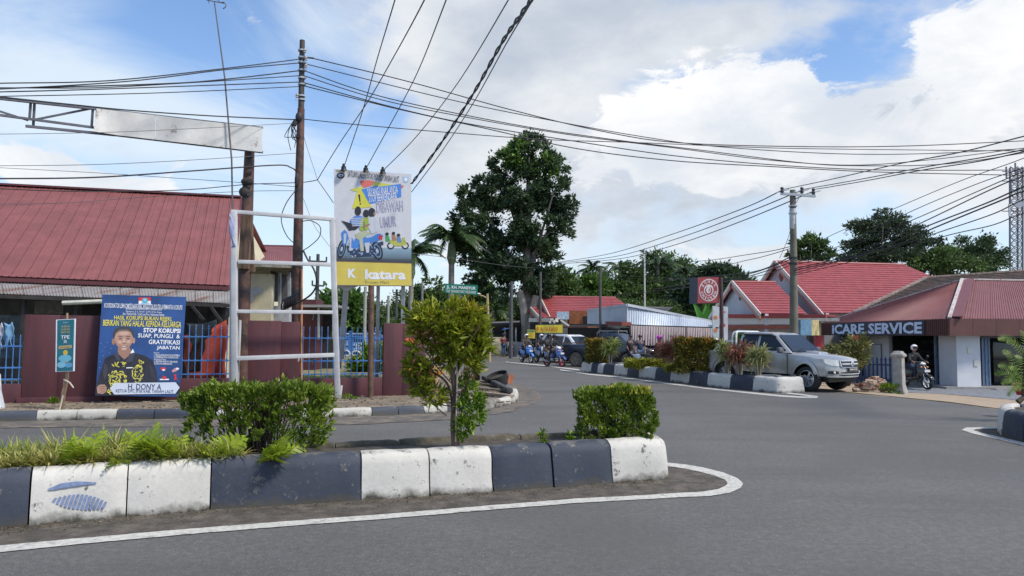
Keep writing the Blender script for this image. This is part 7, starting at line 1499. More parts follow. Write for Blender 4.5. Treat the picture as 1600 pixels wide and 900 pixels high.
obj('shaft', MB().lathe([(.30, -.2), (.29, .05), (.215, .3), (.20, 1.16)], g0, (0, 0, 1), 4), concrete, gpst, bevel=.015); obj('cap', MB().lathe([(.20, 1.14), (.27, 1.17), (.27, 1.24), (.20, 1.28), (.16, 1.34), (0, 1.35)], g0, (0, 0, 1), 4), concrete, gpst, bevel=.01)
rb = root('rubble_pile', tuple(Gd(1368, 612)), 'low pile of broken reddish bricks and stone behind the silver pickup', 'rubble'); random.seed(5); bm1 = mat('rubble_stone', (.36, .26, .20), .9, var=.35, scale=6, bump=.5); bm2 = mat('rubble_brick', (.30, .15, .10), .9, var=.35, scale=6, bump=.5)
for k in range(110):
 px = random.gauss(1368, 17); px = max(1338, min(1398, px)); q = Gd(px, 609 + random.uniform(-4, 4)); hh = max(0, 1 - abs(px - 1366) / 34) * .42; z = random.uniform(0, hh); Mr = Matrix.Rotation(random.uniform(0, 3), 3, 'Z') @ Matrix.Rotation(random.uniform(-.5, .5), 3, 'X')
 obj('brick' if k % 3 == 0 else 'stone', MB().box(q + Vector((0, 0, z + .02)), (random.uniform(.14, .30), random.uniform(.1, .2), random.uniform(.05, .1)), M=Mr), bm2 if k % 3 == 0 else bm1, rb, bevel=.012)
gsh = [Gd(1405, 612), Gd(1480, 617), Gd(1600, 629), Gd(1700, 640), Gd(1700, 600)]
sand = mat('sandy_verge', (.34, .26, .18), .95, var=.2, scale=1.5, bump=.6, bscale=20, dirt=(.22, .18, .14), dlo=.5, dhi=.65, dscale=1.5); gravel = mat('grey_gravel', (.17, .18, .20), .9, var=.45, scale=12, bump=1, bscale=30)
def strip(name, near_px, far_px, m, dz):
 mb = MB(); n = 24
 for k in range(n + 1):
  t = k / n
  def il(L__): 
   x = L__[0][0] + (L__[-1][0] - L__[0][0]) * t
   for a_, b_ in zip(L__, L__[1:]):
    if a_[0] <= x <= b_[0]: return (x, a_[1] + (b_[1] - a_[1]) * (x - a_[0]) / (b_[0] - a_[0]))
   return L__[-1]
  a_ = Gd(*il(near_px)); b_ = Gd(*il(far_px))
  for j in range(9): q_ = a_.lerp(b_, j / 8); mb.v.append(Vector((q_.x, q_.y, gz(q_.x, q_.y) + dz)))
 for k in range(n):
  for j in range(8): e = k * 9 + j; mb.f.append((e, e + 9, e + 10, e + 1))
 o = obj(name, mb, m, smooth=True); o['kind'] = 'structure'
strip('sandy_verge', [(1100, 588.6), (1240, 605), (1345, 614.5), (1480, 627.5), (1600, 643.5), (1760, 663)], [(1100, 583), (1240, 598), (1345, 602), (1480, 606), (1600, 610), (1760, 612)], sand, .0)
strip('gravel_yard', [(1398, 611), (1480, 616), (1600, 626), (1760, 640)], [(1398, 603), (1480, 606), (1600, 608), (1760, 612)], gravel, .012)
# lattice mast
lm_ = root('lattice_mast', tuple(P(1587, 500, 120)), 'tall steel lattice telecom mast on the right edge of the skyline', 'mast'); lm_.location.z = 0; ms_ = mat('mast_steel', (.11, .12, .16), .5, .1, var=.15)
def ML(x, y, dy=0): return P(x, y, 120 + dy)
mb = MB(); W0 = [(1578, 425), (1578, 262)], [(1598, 425), (1598, 262)], [(1590, 425), (1590, 262)]
for (a, b), d in zip(W0, (0, 0, 1.8)): mb.beam(ML(*a, d), ML(*b, d), .22, .22); 
for (a, b), d in zip(W0, (0, 0, 1.8)): q = ML(*a, d); mb.beam(Vector((q.x, q.y, 0)), q, .22, .22)
obj('leg', mb, ms_, lm_); mb = MB(); n = 15
for k in range(n):
 y0 = 425 - k * 11; y1 = y0 - 11; f = [(1578, 0), (1598, 0), (1590, 1.8)]
 for i in range(3): a, b = f[i], f[(i + 1) % 3]; mb.beam(ML(a[0], y0, a[1]), ML(b[0], y0, b[1]), .1, .1); mb.beam(ML(a[0], y0, a[1]), ML(b[0], y1, b[1]), .08, .08); mb.beam(ML(b[0], y0, b[1]), ML(a[0], y1, a[1]), .08, .08)
obj('lattice', mb, ms_, lm_)['kind'] = 'stuff'
for (x, y0, y1) in ((1573, 320, 339), (1568, 262, 280), (1575, 282, 300), (1582, 256, 275), (1604, 262, 280), (1574, 300, 318)): obj('panel_antenna', MB().box((ML(x, (y0 + y1) / 2).x, 119.3, ML(x, (y0 + y1) / 2).z), (.32 if y0 == 320 else .18, .2, ML(x, y0).z - ML(x, y1).z)), flat('antenna_pale', (.5, .52, .56)) if y0 == 320 else ms_, lm_); 
for y in (268, 283, 330): obj('bracket', MB().beam(ML(1566, y, -.6), ML(1608, y, -.6), .12, .12), ms_, lm_)
obj('dish_antenna', MB().lathe([(0, .1), (.6, .1), (.62, 0), (.5, -.4), (0, -.5)], ML(1592, 319, -1.2), (-.3, -1, 0), 20), flat('antenna_pale', (0, 0, 0)), lm_, smooth=True)
# ================================================================== PLANTS ON THE FAR MEDIAN AND RIGHT
def Pm(x, y, Y, z=SZ): c = P(x, y, Y); c.z = z; return c
def box_bush(label, x0, x1, yt, yb, Y, n, m, dep=.7, leaf=.09, name='clipped_shrub', cat='shrub'):
 a, b = P(x0, yt, Y), P(x1, yb, Y); c = Vector(((a.x + b.x) / 2, Y, SZ - .03)); h = a.z - SZ + .03; r0 = root(name, tuple(c), label, cat)
 w = b.x - a.x; P_ = []; Dn = []
 for _ in range(n):
  f = random.random(); p = Vector((random.uniform(-.5, .5) * w, -dep / 2 * random.uniform(.8, 1), random.random() * h)) if f < .55 else Vector((random.uniform(-.5, .5) * w, random.uniform(-.5, .5) * dep, h * random.uniform(.9, 1))) if f < .8 else Vector((random.choice((-1, 1)) * w * .5 * random.uniform(.85, 1), random.uniform(-.5, .5) * dep, random.random() * h))
  p += Vector([mnoise.noise(p * 4 + Vector((k * 9, 0, 0))) * .09 for k in range(3)]); P_.append(tuple(c + p)); Dn.append((p.x / w + random.gauss(0, .5), p.y + random.gauss(0, .5), .4 + random.gauss(0, .4)))
 leaf_obj('leaves', P_, Dn, leaf, m, r0, width=.5)
 mb = MB()
 for k in range(9): e = c + Vector((random.uniform(-.4, .4) * w, random.uniform(-.3, .3) * dep, h * .85)); mb.tube([c + Vector((random.uniform(-.2, .2) * w, 0, 0)), e], .012, 4, cap=False)
 obj('stems', mb, twig, r0, fix=False); return r0, c, h, w
redg = leafmat('bronze_green', (.07, .10, .018), (.24, .18, .035), .5, .25, 2.5, .35); orgl = leafmat('orange_tip', (.32, .17, .02), (.45, .22, .03), .5, .35, 3, .3); ygl = leafmat('lime_leaf', (.20, .22, .02), (.34, .34, .05), .5, .35, 3, .3); fgr = leafmat('far_shrub_green', (.03, .06, .012), (.09, .14, .02), .5, .25, 2.5, .35)
r_, c_, h_, w_ = box_bush('block-shaped bronze-green hedge at the far left end of the far median', 917, 946, 532, 571, 33.8, 2600, redg, leaf=.13)
leaf_obj('orange_top', [(c_.x + random.uniform(-.5, .5) * w_, c_.y + random.uniform(-.4, .4), c_.z + h_ + random.uniform(-.12, .04)) for _ in range(300)], rng.normal(size=(300, 3)) * .5 + [0, 0, .7], .12, orgl, r_)
r_, c_, h_, w_ = box_bush('large block-shaped bronze hedge with an orange top in the middle of the far median', 1058, 1114, 531, 583, 26.7, 5200, redg, leaf=.12)
leaf_obj('orange_top', [(c_.x + random.uniform(-.5, .5) * w_, c_.y + random.uniform(-.4, .4), c_.z + h_ + random.uniform(-.2, .05)) for _ in range(700)], rng.normal(size=(700, 3)) * .5 + [0, 0, .7], .11, orgl, r_)
box_bush('low lime-green hedge along the left part of the far median', 979, 1052, 563, 578, 29.9, 3000, ygl, leaf=.11, dep=.8); box_bush('low lime-green hedge right below the large bronze hedge', 1040, 1080, 571, 584, 27.7, 1300, ygl, leaf=.1, dep=.8)
def spiky(label, x, yt, yb, Y, rx, n, m, stems=4, name='dracaena', blade=.5):
 c = Pm(x, yb, Y); top = P(x, yt, Y); h = top.z - c.z; r0 = root(name, tuple(c), label, 'plant'); sm_ = MB(); lv = MB()
 for k in range(stems):
  a = 6.28 * k / stems; e = c + Vector((math.cos(a) * rx * .5, math.sin(a) * rx * .4, h * random.uniform(.45, .72))); sm_.tube([c + Vector((math.cos(a) * .06, math.sin(a) * .06, 0)), c.lerp(e, .5), e], [.028, .022, .018], 6)
  for j in range(n // stems):
   d = Vector((random.gauss(0, 1), random.gauss(0, 1), random.gauss(.35, .7))).normalized(); l = blade * random.uniform(.6, 1.1); s = d.cross(Vector((random.random(), random.random(), .5))).normalized() * .017; b0 = e + Vector((0, 0, random.uniform(-.18, .15))); m1 = b0 + d * l * .5 + Vector((0, 0, .03)); t_ = b0 + d * l - Vector((0, 0, l * .18)); lv.add([b0 - s, b0 + s, m1 + s, m1 - s, t_], [(0, 1, 2, 3), (3, 2, 4)])
 obj('stems', sm_, mat('dracaena_stem', (.33, .29, .24), .9, var=.2), r0, smooth=True); obj('blades', lv, m, r0, fix=False)
spk1 = leafmat('spiky_green', (.14, .20, .04), (.36, .38, .14), .5, .35, 2, .3); spk2 = leafmat('spiky_red', (.20, .07, .05), (.40, .22, .14), .5, .3, 2, .3); spk3 = leafmat('spiky_pale', (.22, .26, .10), (.46, .42, .20), .5, .35, 2, .3)
spiky('tall lime-green spiky plant beside the left hedge of the far median', 953, 522, 574, 32.9, .35, 330, spk1, 3, blade=.55); spiky('reddish spiky plant left of the large bronze hedge', 1047, 522, 583, 28.5, .55, 560, spk2, 5, blade=.6)
spiky('red-brown spiky plant on pale stems in front of the rear wheel of the silver pickup', 1156, 530, 600, 24.4, .36, 420, spk2, 5, blade=.46); spiky('small green spiky plant beside the red-brown one on the far median', 1137, 527, 598, 25.1, .30, 260, spk1, 4, blade=.45)
spiky('pale green spiky plant on whitish stems at the right end of the far median', 1185, 540, 604, 23.7, .40, 460, spk3, 6, blade=.42)
leafy('flowering_shrub', 'sparse roadside shrub with yellowish leaves behind the bonnet of the silver pickup', 'shrub', [blob(1312, 548, 18, 14, 27.5), blob(1338, 538, 16, 10, 27.5), blob(1322, 565, 22, 12, 27.5), blob(1345, 555, 10, 14, 27.5)], 1500, .16, leafmat('dull_leaf', (.05, .07, .03), (.28, .27, .08), .5, .3, 2, .4), .45, stemto=Gd(1325, 602))
leafy('weed', 'weedy tuft at the right foot of the rubble pile', 'weed', [blob(1390, 608, 12, 5, 23.5)], 260, .12, MATS['fresh_leaf'], .3, stemto=Gd(1390, 611))
leafy('shrub', 'small green bush half hidden behind the silver pickup tray', 'shrub', [blob(1168, 537, 14, 14, 30)], 700, .18, brg, .45, stemto=G(1168, 590)); random.seed(31)
# feathery plant at the right edge in a red pot
cpt = Pm(1592, 668, 15.3, .42); cyc = root('cycad', tuple(cpt), 'feathery bright green fern-like plant cut by the right edge of the photo', 'plant'); cym = leafmat('cycad_leaf', (.10, .19, .03), (.26, .34, .07), .45, .35, 3, .25)
tY = cpt.y
for k, (x, y, s) in enumerate(((1560, 530, 1), (1568, 548, 1), (1555, 585, .9), (1566, 600, .8), (1578, 575, .9), (1575, 618, .7), (1600, 520, 1), (1620, 540, 1), (1640, 560, 1), (1650, 600, .9), (1590, 555, .8), (1575, 590, .8), (1560, 572, .9), (1610, 600, .8), (1573, 535, .9))):
 b0 = P(1600, 608, tY + random.uniform(-.1, .1)) if y > 540 else P(1603, 560, tY + random.uniform(-.1, .2)); e = P(x, y, tY + random.uniform(-.35, .35)); mid = b0.lerp(e, .6) + Vector((0, 0, .16 * s)); rch = spl([b0, mid, e], 10); mb = MB().tube(rch[::2], .007, 4, cap=False)
 for i in range(3, len(rch)):
  t = i / len(rch); tg = (rch[i] - rch[i - 1]).normalized(); ll = .13 * math.sin(math.pi * min(1, .2 + t * .75))
  for sg_ in (-1, 1):
   d = (tg.cross(Vector((0, -1, .3))).normalized() * sg_ + tg * .5 + Vector((0, -.2 * random.random(), -.15))).normalized(); w_ = tg * .010; mb.add([rch[i] - w_, rch[i] + w_, rch[i] + d * ll], [(0, 1, 2)])
 obj('frond', mb, cym, cyc, fix=False)
obj('stem', MB().tube([cpt, P(1600, 620, tY), P(1602, 570, tY)], [.06, .05, .03], 7), twig, cyc)
tag(obj('flower_pot', MB().lathe([(.10, 0), (.15, .14), (.17, .22), (.18, .22), (.18, .25), (.14, .25), (.13, .2), (0, .2)], P(1597, 617, 16.2), (0, 0, 1), 18), flat('pot_red', (.40, .015, .02)), smooth=True), 'small dark red flower pot at the right edge under the feathery plant', 'flower pot')
# ================================================================== VEHICLES
def paint(name, c, metal=.5, rough=.3): 
 m = mat(name, c, rough, metal, var=.03, scale=1.5, coat=.6); return m
def offset_poly(pts, d):
 n = len(pts); o = []
 for i in range(n):
  a, b, c = Vector(pts[i - 1]), Vector(pts[i]), Vector(pts[(i + 1) % n]); e1 = (b - a).normalized(); e2 = (c - b).normalized(); nn = Vector((e1.y, -e1.x)) + Vector((e2.y, -e2.x)); nn = nn.normalized() if nn.length > .01 else Vector((0, 0)); o.append(tuple(b - nn * d))
 return o
def area(p): return sum(p[i - 1][0] * p[i][1] - p[i][0] * p[i - 1][1] for i in range(len(p))) / 2
def side_body(poly, hw, round_, warp, ys=None):
 if area(poly) < 0: poly = poly[::-1]
 ys = ys or [-1, -.985, -.95, -.85, -.6, -.3, 0, .3, .6, .85, .95, .985, 1]; mb = MB(); n = len(poly)
 for t in ys:
  a = abs(t); ins_ = round_ * (1 if a >= 1 else .45 if a > .98 else .12 if a > .94 else 0); pr = offset_poly(poly, ins_)
  for (x, z) in pr: mb.v.append(warp(x, t * hw, z))
 for j in range(len(ys) - 1):
  for i in range(n): a = j * n + i; b = j * n + (i + 1) % n; mb.f.append((a, b, b + n, a + n))
 mb.f.append(tuple(range(n))[::-1]); mb.f.append(tuple((len(ys) - 1) * n + i for i in range(n))); return mb
def arch(cx, r, z, n=10): return [(cx + r * math.cos(t), z + r * math.sin(t)) for t in [math.pi - math.pi * i / n for i in range(n + 1)]]
def wheel(x, y, r, w, parent, rimm, spokes=6, side=1, tyrem=None):
 ax = Vector((0, side, 0)); c = Vector((x, y, r)); k = r
 t = obj('tyre', MB().lathe([(k * .66, -w / 2), (k * .92, -w / 2), (k * .985, -w * .42), (k, -w * .3), (k, w * .3), (k * .985, w * .42), (k * .92, w / 2), (k * .66, w / 2), (k * .64, w * .3), (k * .64, -w / 2)], c, ax, 28), tyrem or rubber, parent, local=True, smooth=True)
 mb = MB().lathe([(k * .66, w * .47), (k * .62, w * .49), (k * .58, w * .30), (k * .56, w * .1), (0, w * .05)], c, ax, 28); mb.lathe([(0, w * .42), (k * .13, w * .42), (k * .15, w * .36), (k * .15, w * .1)], c, ax, 14)
 rim = obj('rim', mb, rimm, t, local=True, smooth=True)
 mb = MB()
 for i in range(spokes):
  a = 6.283 * i / spokes; d = Vector((math.cos(a), 0, math.sin(a))); s = Vector((-math.sin(a), 0, math.cos(a))); p0 = c + d * k * .1 + ax * w * .38; p1 = c + d * k * .60 + ax * w * .42; 
  mb.add([p0 - s * k * .07, p0 + s * k * .07, p1 + s * k * .10, p1 - s * k * .10, p0 - s * k * .07 - ax * .04, p0 + s * k * .07 - ax * .04, p1 + s * k * .10 - ax * .05, p1 - s * k * .10 - ax * .05], [(0, 1, 2, 3), (7, 6, 5, 4), (0, 4, 5, 1), (1, 5, 6, 2), (2, 6, 7, 3), (3, 7, 4, 0)])
 obj('spokes', mb, rimm, t, local=True); obj('brake_disc', MB().lathe([(0, w * .03), (k * .55, w * .03)], c, ax, 20), blackm, t, local=True)
 return t
def glass_poly(name, pts, m, parent): return obj(name, MB().poly(pts), m, parent, local=True, fix=False)
def solid(name, pts, n, th, m, parent, bevel=0): 
 mb = MB(); k = len(pts); pts = [Vector(p) for p in pts]; n = Vector(n).normalized() * th; mb.add(pts + [p - n for p in pts], [tuple(range(k)), tuple(range(2 * k - 1, k - 1, -1))] + [(i, (i + 1) % k, k + (i + 1) % k, k + i) for i in range(k)]); return obj(name, mb, m, parent, local=True, bevel=bevel)
winm = glassmat('car_glass', (.018, .022, .028), .04); seam = flat('seam_black', (.01, .01, .01))
silver = paint('silver_paint', (.43, .425, .42), .45, .30); lens = mat('lamp_lens', (.62, .62, .58), .08, var=.1, scale=30, spec=.9)
def cabin(poly, hw0, hw1, zb, zt, parent, m, name='cab'):
 def warp(x, y, z): f = max(0, min(1, (z - zb) / (zt - zb))); return Vector((x, y * (1 + (hw1 / hw0 - 1) * f), z))
 o = obj(name, side_body(poly, hw0, .04, warp), m, parent, local=True, smooth=True); return warp
# ---- silver double-cab pickup
def heading(dx, dy): return math.atan2(dy, dx)
d = Vector((.58, -.815)); d.normalize(); wf_ = G(1262, 611.5); fa_loc = Vector((1.50, -.76)); hd = heading(d.x, d.y)
Rz = Matrix.Rotation(hd, 2); off = Rz @ fa_loc
pk_ = root('pickup_truck', (wf_.x - off.x, wf_.y - off.y, 0), 'silver double-cab pickup truck with white roll bars driving out past the far median', 'pickup truck', rz=hd); pk_.scale = (1.04,) * 3
def wp_(x, y, z):
 k = max(0, x - 1.35) / 1.1; a = abs(y) / .88; return Vector((x - (.34 * a ** 2.6) * min(1, k ** 1.2) if x > 1.35 else x + (.06 * a ** 4 if x < -2.3 else 0), y * (1 - .10 * k ** 2) * (1 - .03 * max(0, (z - .9)) / .25 - .045 * max(0, (.55 - z)) / .2), z - (.05 * a ** 3 * (z > 1.0) * (x > .8))))
body = [(2.33, .46), (2.42, .50), (2.44, .66), (2.40, .80), (2.38, .96), (2.26, 1.03), (1.8, 1.10), (1.2, 1.155), (.92, 1.17), (.3, 1.16), (-1.02, 1.17), (-1.03, 1.10), (-1.06, 1.10), (-1.07, 1.16), (-2.62, 1.16), (-2.66, 1.10), (-2.66, .62), (-2.55, .56)] + arch(-1.50, .45, .40, 10) + [(-1.02, .48), (1.02, .46)] + arch(1.50, .45, .40, 10) + [(1.97, .46)]
body = [p for p in body]
o = obj('body', side_body(body, .885, .045, wp_), silver, pk_, local=True, smooth=True)
cabp = [(1.0, 1.13), (.34, 1.70), (.16, 1.76), (-.45, 1.79), (-.9, 1.77), (-1.0, 1.68), (-1.05, 1.13)]
wc = cabin(cabp, .835, .63, 1.14, 1.74, pk_, silver)
obj('underbody', MB().box((-.1, 0, .55), (4.4, 1.30, .5)).box((-.1, 0, .36), (3.0, .5, .16)), seam, pk_, local=True)
def side_y(x, z, s, e=.012): q = wc(x, .835, z); return Vector((q.x, s * (q.y + e), z))
for s in (-1, 1):
 for nm_, pts in (('front_window', [(.80, 1.20), (.33, 1.61), (.17, 1.665), (-.20, 1.68), (-.23, 1.19)]), ('rear_window', [(-.33, 1.19), (-.30, 1.68), (-.82, 1.675), (-.90, 1.60), (-.93, 1.19)])):
  glass_poly(nm_, [side_y(x, z, s) for x, z in pts], winm, pk_)
 obj('window_visor', MB().beam(side_y(.34, 1.63, s, .03), side_y(.16, 1.69, s, .03), .03, .05).beam(side_y(.16, 1.69, s, .03), side_y(-.88, 1.70, s, .03), .03, .05), blackm, pk_, local=True)
 for x, z0, z1 in ((.86, .50, 1.12), (-.26, .50, 1.16), (-1.0, .62, 1.16)): obj('door_seam', MB().box((x, s * .884, (z0 + z1) / 2), (.012, .02, z1 - z0)), seam, pk_, local=True)
 for x in (.0, -.78): obj('door_handle', MB().box((x - .04, s * .897, .99), (.15, .03, .035)), chrome, pk_, local=True, bevel=.01)
 m_ = obj('door_mirror', MB().box((.70, s * 1.0, 1.23), (.12, .22, .17)), mat('mirror_grey', (.10, .10, .11), .4), pk_, local=True, bevel=.04); obj('sill_step', MB().box((-.1, s * .80, .42), (2.0, .16, .05)), blackm, pk_, local=True)
 for cx_ in (1.50, -1.50):
  mb = MB(); rr_ = .47; pr = []
  arc_ = [(cx_ + rr_ * math.cos(t), .40 + rr_ * math.sin(t)) for t in [math.pi * (1.06 - 1.12 * i / 16) for i in range(17)]]
  for (x, z) in arc_: 
   n_ = Vector((x - cx_, 0, z - .40)).normalized(); base_ = wp_(x, .885, z); y0 = base_.y
   for (dr_, dy) in ((-.035, -.02), (-.035, .028), (.03, .035), (.09, -.002)): q = Vector((base_.x, 0, z)) + n_ * dr_; mb.v.append(Vector((q.x, s * (y0 + dy), q.z)))
  for i in range(16):
   for j in range(3): a = i * 4 + j; mb.f.append((a, a + 1, a + 5, a + 4))
  obj('wheel_arch', mb, silver, pk_, local=True, smooth=True)
  wheel(cx_, s * .76, .385, .25, pk_, chrome if False else mat('alloy', (.55, .56, .58), .3, .7, var=.05), 6, s)
# windscreen
glass_poly('windscreen', [Vector((.985, -.74, 1.185)), Vector((.985, .74, 1.185)), Vector((.68, .68, 1.43)) + Vector((.02, 0, .012)), Vector((.37, .59, 1.69)) + Vector((.012, 0, .012)), Vector((.37, -.59, 1.69)) + Vector((.012, 0, .012)), Vector((.68, -.68, 1.43)) + Vector((.018, 0, .012))], winm, pk_)
obj('wiper', MB().beam((.99, -.5, 1.205), (.87, .0, 1.28), .015, .015).beam((.99, .1, 1.205), (.87, .55, 1.28), .015, .015), blackm, pk_, local=True)
obj('bonnet_scoop', MB().add([(1.55, -.26, 1.12), (1.55, .26, 1.12), (1.12, .30, 1.165), (1.12, -.30, 1.165), (1.52, -.22, 1.175), (1.52, .22, 1.175), (1.12, .26, 1.215), (1.12, -.26, 1.215)], [(0, 1, 5, 4), (1, 2, 6, 5), (2, 3, 7, 6), (3, 0, 4, 7), (4, 5, 6, 7)]), silver, pk_, local=True, bevel=.015)
# front face pieces follow the swept nose
def nose_pt(y, z, e=.012):
 x0 = 2.44 if z < .7 else 2.44 - (z - .66) * .13 if z < .8 else 2.405 - (z - .80) * .16 if z < .96 else 2.38 - (z - .96) * 1.6; q = wp_(x0, y / .9, z); k = 1; return Vector((q.x + e, y, z))
def nose_patch(name, ys, zs, m, e=.012, th=.05, bevel=0):
 mb = MB(); n = len(ys)
 for (za, zb_), y in zip(zs, ys): mb.v += [nose_pt(y, za, e), nose_pt(y, zb_, e), nose_pt(y, za, e) - Vector((th, 0, 0)), nose_pt(y, zb_, e) - Vector((th, 0, 0))]
 for i in range(n - 1): a = i * 4; b = a + 4; mb.f += [(a, b, b + 1, a + 1), (a + 2, a + 3, b + 3, b + 2), (a, a + 2, b + 2, b), (a + 1, b + 1, b + 3, a + 3)]
 mb.f += [(0, 1, 3, 2), (4 * n - 4, 4 * n - 2, 4 * n - 1, 4 * n - 3)]
 return obj(name, mb, m, pk_, local=True, bevel=bevel)
ysg = [-.42, -.3, -.15, 0, .15, .3, .42]; sv = flat('grille_silver', (.55, .57, .6))
nose_patch('grille_surround', [-.47] + ysg + [.47], [(.79, .955)] + [(.735, .965)] * 7 + [(.79, .955)], silver, .03); nose_patch('grille', ysg, [(.76, .945)] * 7, blackm, .04)
nose_patch('grille_bar', ysg, [(.835, .868)] * 7, sv, .055); nose_patch('grille_bar', ysg, [(.93, .95)] * 7, sv, .05)
obj('emblem', MB().lathe([(.03, .0), (.075, .0), (.08, .02), (.05, .03)], nose_pt(0, .855, .05), (1, 0, 0), 18).beam(nose_pt(-.05, .89, .075), nose_pt(0, .85, .085), .02, .02).beam(nose_pt(.05, .89, .075), nose_pt(0, .85, .085), .02, .02), sv, pk_, local=True)
for s in (-1, 1):
 yy = [s * t for t in (.50, .58, .68, .76, .82)]; nose_patch('headlight', yy, [(.80, .95), (.79, .965), (.80, .98), (.83, .99), (.87, .99)], lens, .03, .06)
 yy = [s * t for t in (.54, .62, .70, .76)]; nose_patch('fog_light_recess', yy, [(.56, .63), (.55, .645), (.55, .645), (.57, .635)], blackm, .03); obj('fog_light', MB().lathe([(0, .035), (.04, .03), (.045, 0)], nose_pt(s * .64, .597, .012), (1, 0, 0), 12), lens, pk_, local=True)
nose_patch('air_intake', [-.44, -.3, 0, .3, .44], [(.52, .60), (.50, .62), (.50, .62), (.50, .62), (.52, .60)], blackm, .032); nose_patch('bumper_bar', [-.5, -.25, 0, .25, .5], [(.545, .565)] * 5, sv, .045)
nose_patch('bumper_lip', [-.75, -.6, -.3, 0, .3, .6, .75], [(.455, .50)] * 7, silver, .03, .08)
pl_ = nose_patch('number_plate', [-.23, 0, .23], [(.635, .735)] * 3, blackm, .06, .02)
fp = Q4(nose_pt(-.23, .635, .065), nose_pt(.23, .635, .065), nose_pt(.23, .735, .065), nose_pt(-.23, .735, .065)); fp.n = Vector((1, 0, 0))
to = text(fp, 'DA 8420 LE', .08, .3, .84, .5, sw, None, d=.008, bold=.02, name='plate_lettering'); to.parent = pk_
# roll bars over the tray
barm = flat('bar_white', (.68, .69, .7))
for s in (-1, 1):
 obj('roll_bar', MB().tube(spl([(-1.16, s * .70, 1.15), (-1.20, s * .66, 1.5), (-1.23, s * .60, 1.76), (-1.24, s * .5, 1.80)], 5), .032, 8).tube(spl([(-1.36, s * .72, 1.15), (-1.36, s * .66, 1.5), (-1.35, s * .60, 1.75), (-1.24, s * .5, 1.80)], 5), .028, 8), barm, pk_, local=True, smooth=True)
 obj('rear_brace', MB().tube(spl([(-1.36, s * .66, 1.5), (-1.7, s * .70, 1.42), (-2.05, s * .75, 1.16)], 5), .025, 8), barm, pk_, local=True, smooth=True)
 obj('tail_light', MB().box((-2.62, s * .83, .95), (.08, .10, .34)), flat('lamp_red', (.4, .01, .01)), pk_, local=True, bevel=.01)
obj('roll_bar_top', MB().tube([(-1.24, -.5, 1.80), (-1.24, .5, 1.80)], .03, 8), barm, pk_, local=True); obj('tray_cover', MB().box((-1.85, 0, 1.13), (1.5, 1.45, .02)), mat('tray_dark', (.06, .06, .065), .8), pk_, local=True)
# ---- generic smaller vehicles
def car(name, label, cat, loc, hd, body, cab, win, colr, L_=None, hw=.84, hwt=.62, zb=.95, zt=1.7, ax=(1.3, -1.3), r=.31, rimm=None, front=None, screens=None, tyrem=None):
 r0 = root(name, (loc[0], loc[1], 0), label, cat, rz=hd); rimm = rimm or galv; xm = max(p[0] for p in body)
 def wq(x, y, z): a = abs(y) / hw; k = max(0, x - (xm - .9)) / .9; kk = max(0, (min(p[0] for p in body) + .5) - x) / .5; return Vector((x - .22 * a ** 2.6 * k + .12 * a ** 3 * kk, y * (1 - .06 * k), z))
 obj('body', side_body(body, hw, .04, wq), colr, r0, local=True, smooth=True)
 if cab: wc_ = cabin(cab, hw * .96, hwt, zb, zt, r0, colr)
 obj('underbody', MB().box(((ax[0] + ax[1]) / 2, 0, .42), (abs(ax[0] - ax[1]) + 1.0, hw * 1.5, .4)), seam, r0, local=True)
 for s in (-1, 1):
  for pts in win: glass_poly('side_window', [Vector((x, s * (wc_(x, hw * .96, z).y + .012), z)) for x, z in pts], winm, r0)
  for x in ax: wheel(x, s * (hw - .11), r, .2, r0, rimm, 5, s, tyrem)
  obj('headlight', MB().box((xm - .10, s * (hw - .22), zb - .22), (.1, .26, .14)), lens, r0, local=True, bevel=.03); obj('door_mirror', MB().box((screens[0][0] - .25 if screens else 0, s * (hw + .08), zb + .1), (.08, .16, .13)), colr, r0, local=True, bevel=.03)
  obj('tail_light', MB().box((min(p[0] for p in body) + .05, s * (hw - .14), zb - .15), (.08, .14, .2)), flat('lamp_red', (.4, .01, .01)), r0, local=True)
 if screens:
  for (xa, za, xb_, zb_) in screens:
   ya = hw * .96 * (1 + (hwt / (hw * .96) - 1) * max(0, (za - zb) / (zt - zb))) - .09; yb_ = hw * .96 * (1 + (hwt / (hw * .96) - 1) * (zb_ - zb) / (zt - zb)) - .07; e = .015 if xa > xb_ else -.015
   glass_poly('screen', [Vector((xa + e, -ya, za + .01)), Vector((xa + e, ya, za + .01)), Vector((xb_ + e, yb_, zb_ + .01)), Vector((xb_ + e, -yb_, zb_ + .01))], winm, r0)
 obj('grille', MB().box((xm - .02, 0, zb - .28), (.06, hw * .95, .14)), blackm, r0, local=True, bevel=.01); obj('bumper', MB().box((xm - .03, 0, .48), (.12, hw * 1.5, .14)), colr, r0, local=True, bevel=.03)
 p_ = obj('number_plate', MB().box((xm + .045, 0, .52), (.02, .44, .12)), blackm, r0, local=True); return r0
whp = paint('white_paint', (.66, .68, .70), .0, .3); dbl = paint('dark_blue_paint', (.018, .030, .055), .2, .4)
mpv_b = [(2.25, .32), (2.30, .55), (2.22, .82), (1.9, .93), (1.25, 1.02), (-2.1, 1.06), (-2.2, .9), (-2.22, .4)] + arch(-1.30, .37, .32, 8) + [(-.92, .30), (.92, .30)] + arch(1.35, .37, .32, 8)
mpv_c = [(1.35, .98), (.55, 1.60), (.2, 1.70), (-1.6, 1.72), (-2.0, 1.55), (-2.15, 1.0)]; mpv_w = [[(1.0, 1.06), (.45, 1.52), (.15, 1.60), (.10, 1.06)], [(.0, 1.06), (.05, 1.60), (-.9, 1.62), (-.9, 1.08)], [(-1.0, 1.08), (-1.0, 1.62), (-1.6, 1.60), (-1.85, 1.12)]]
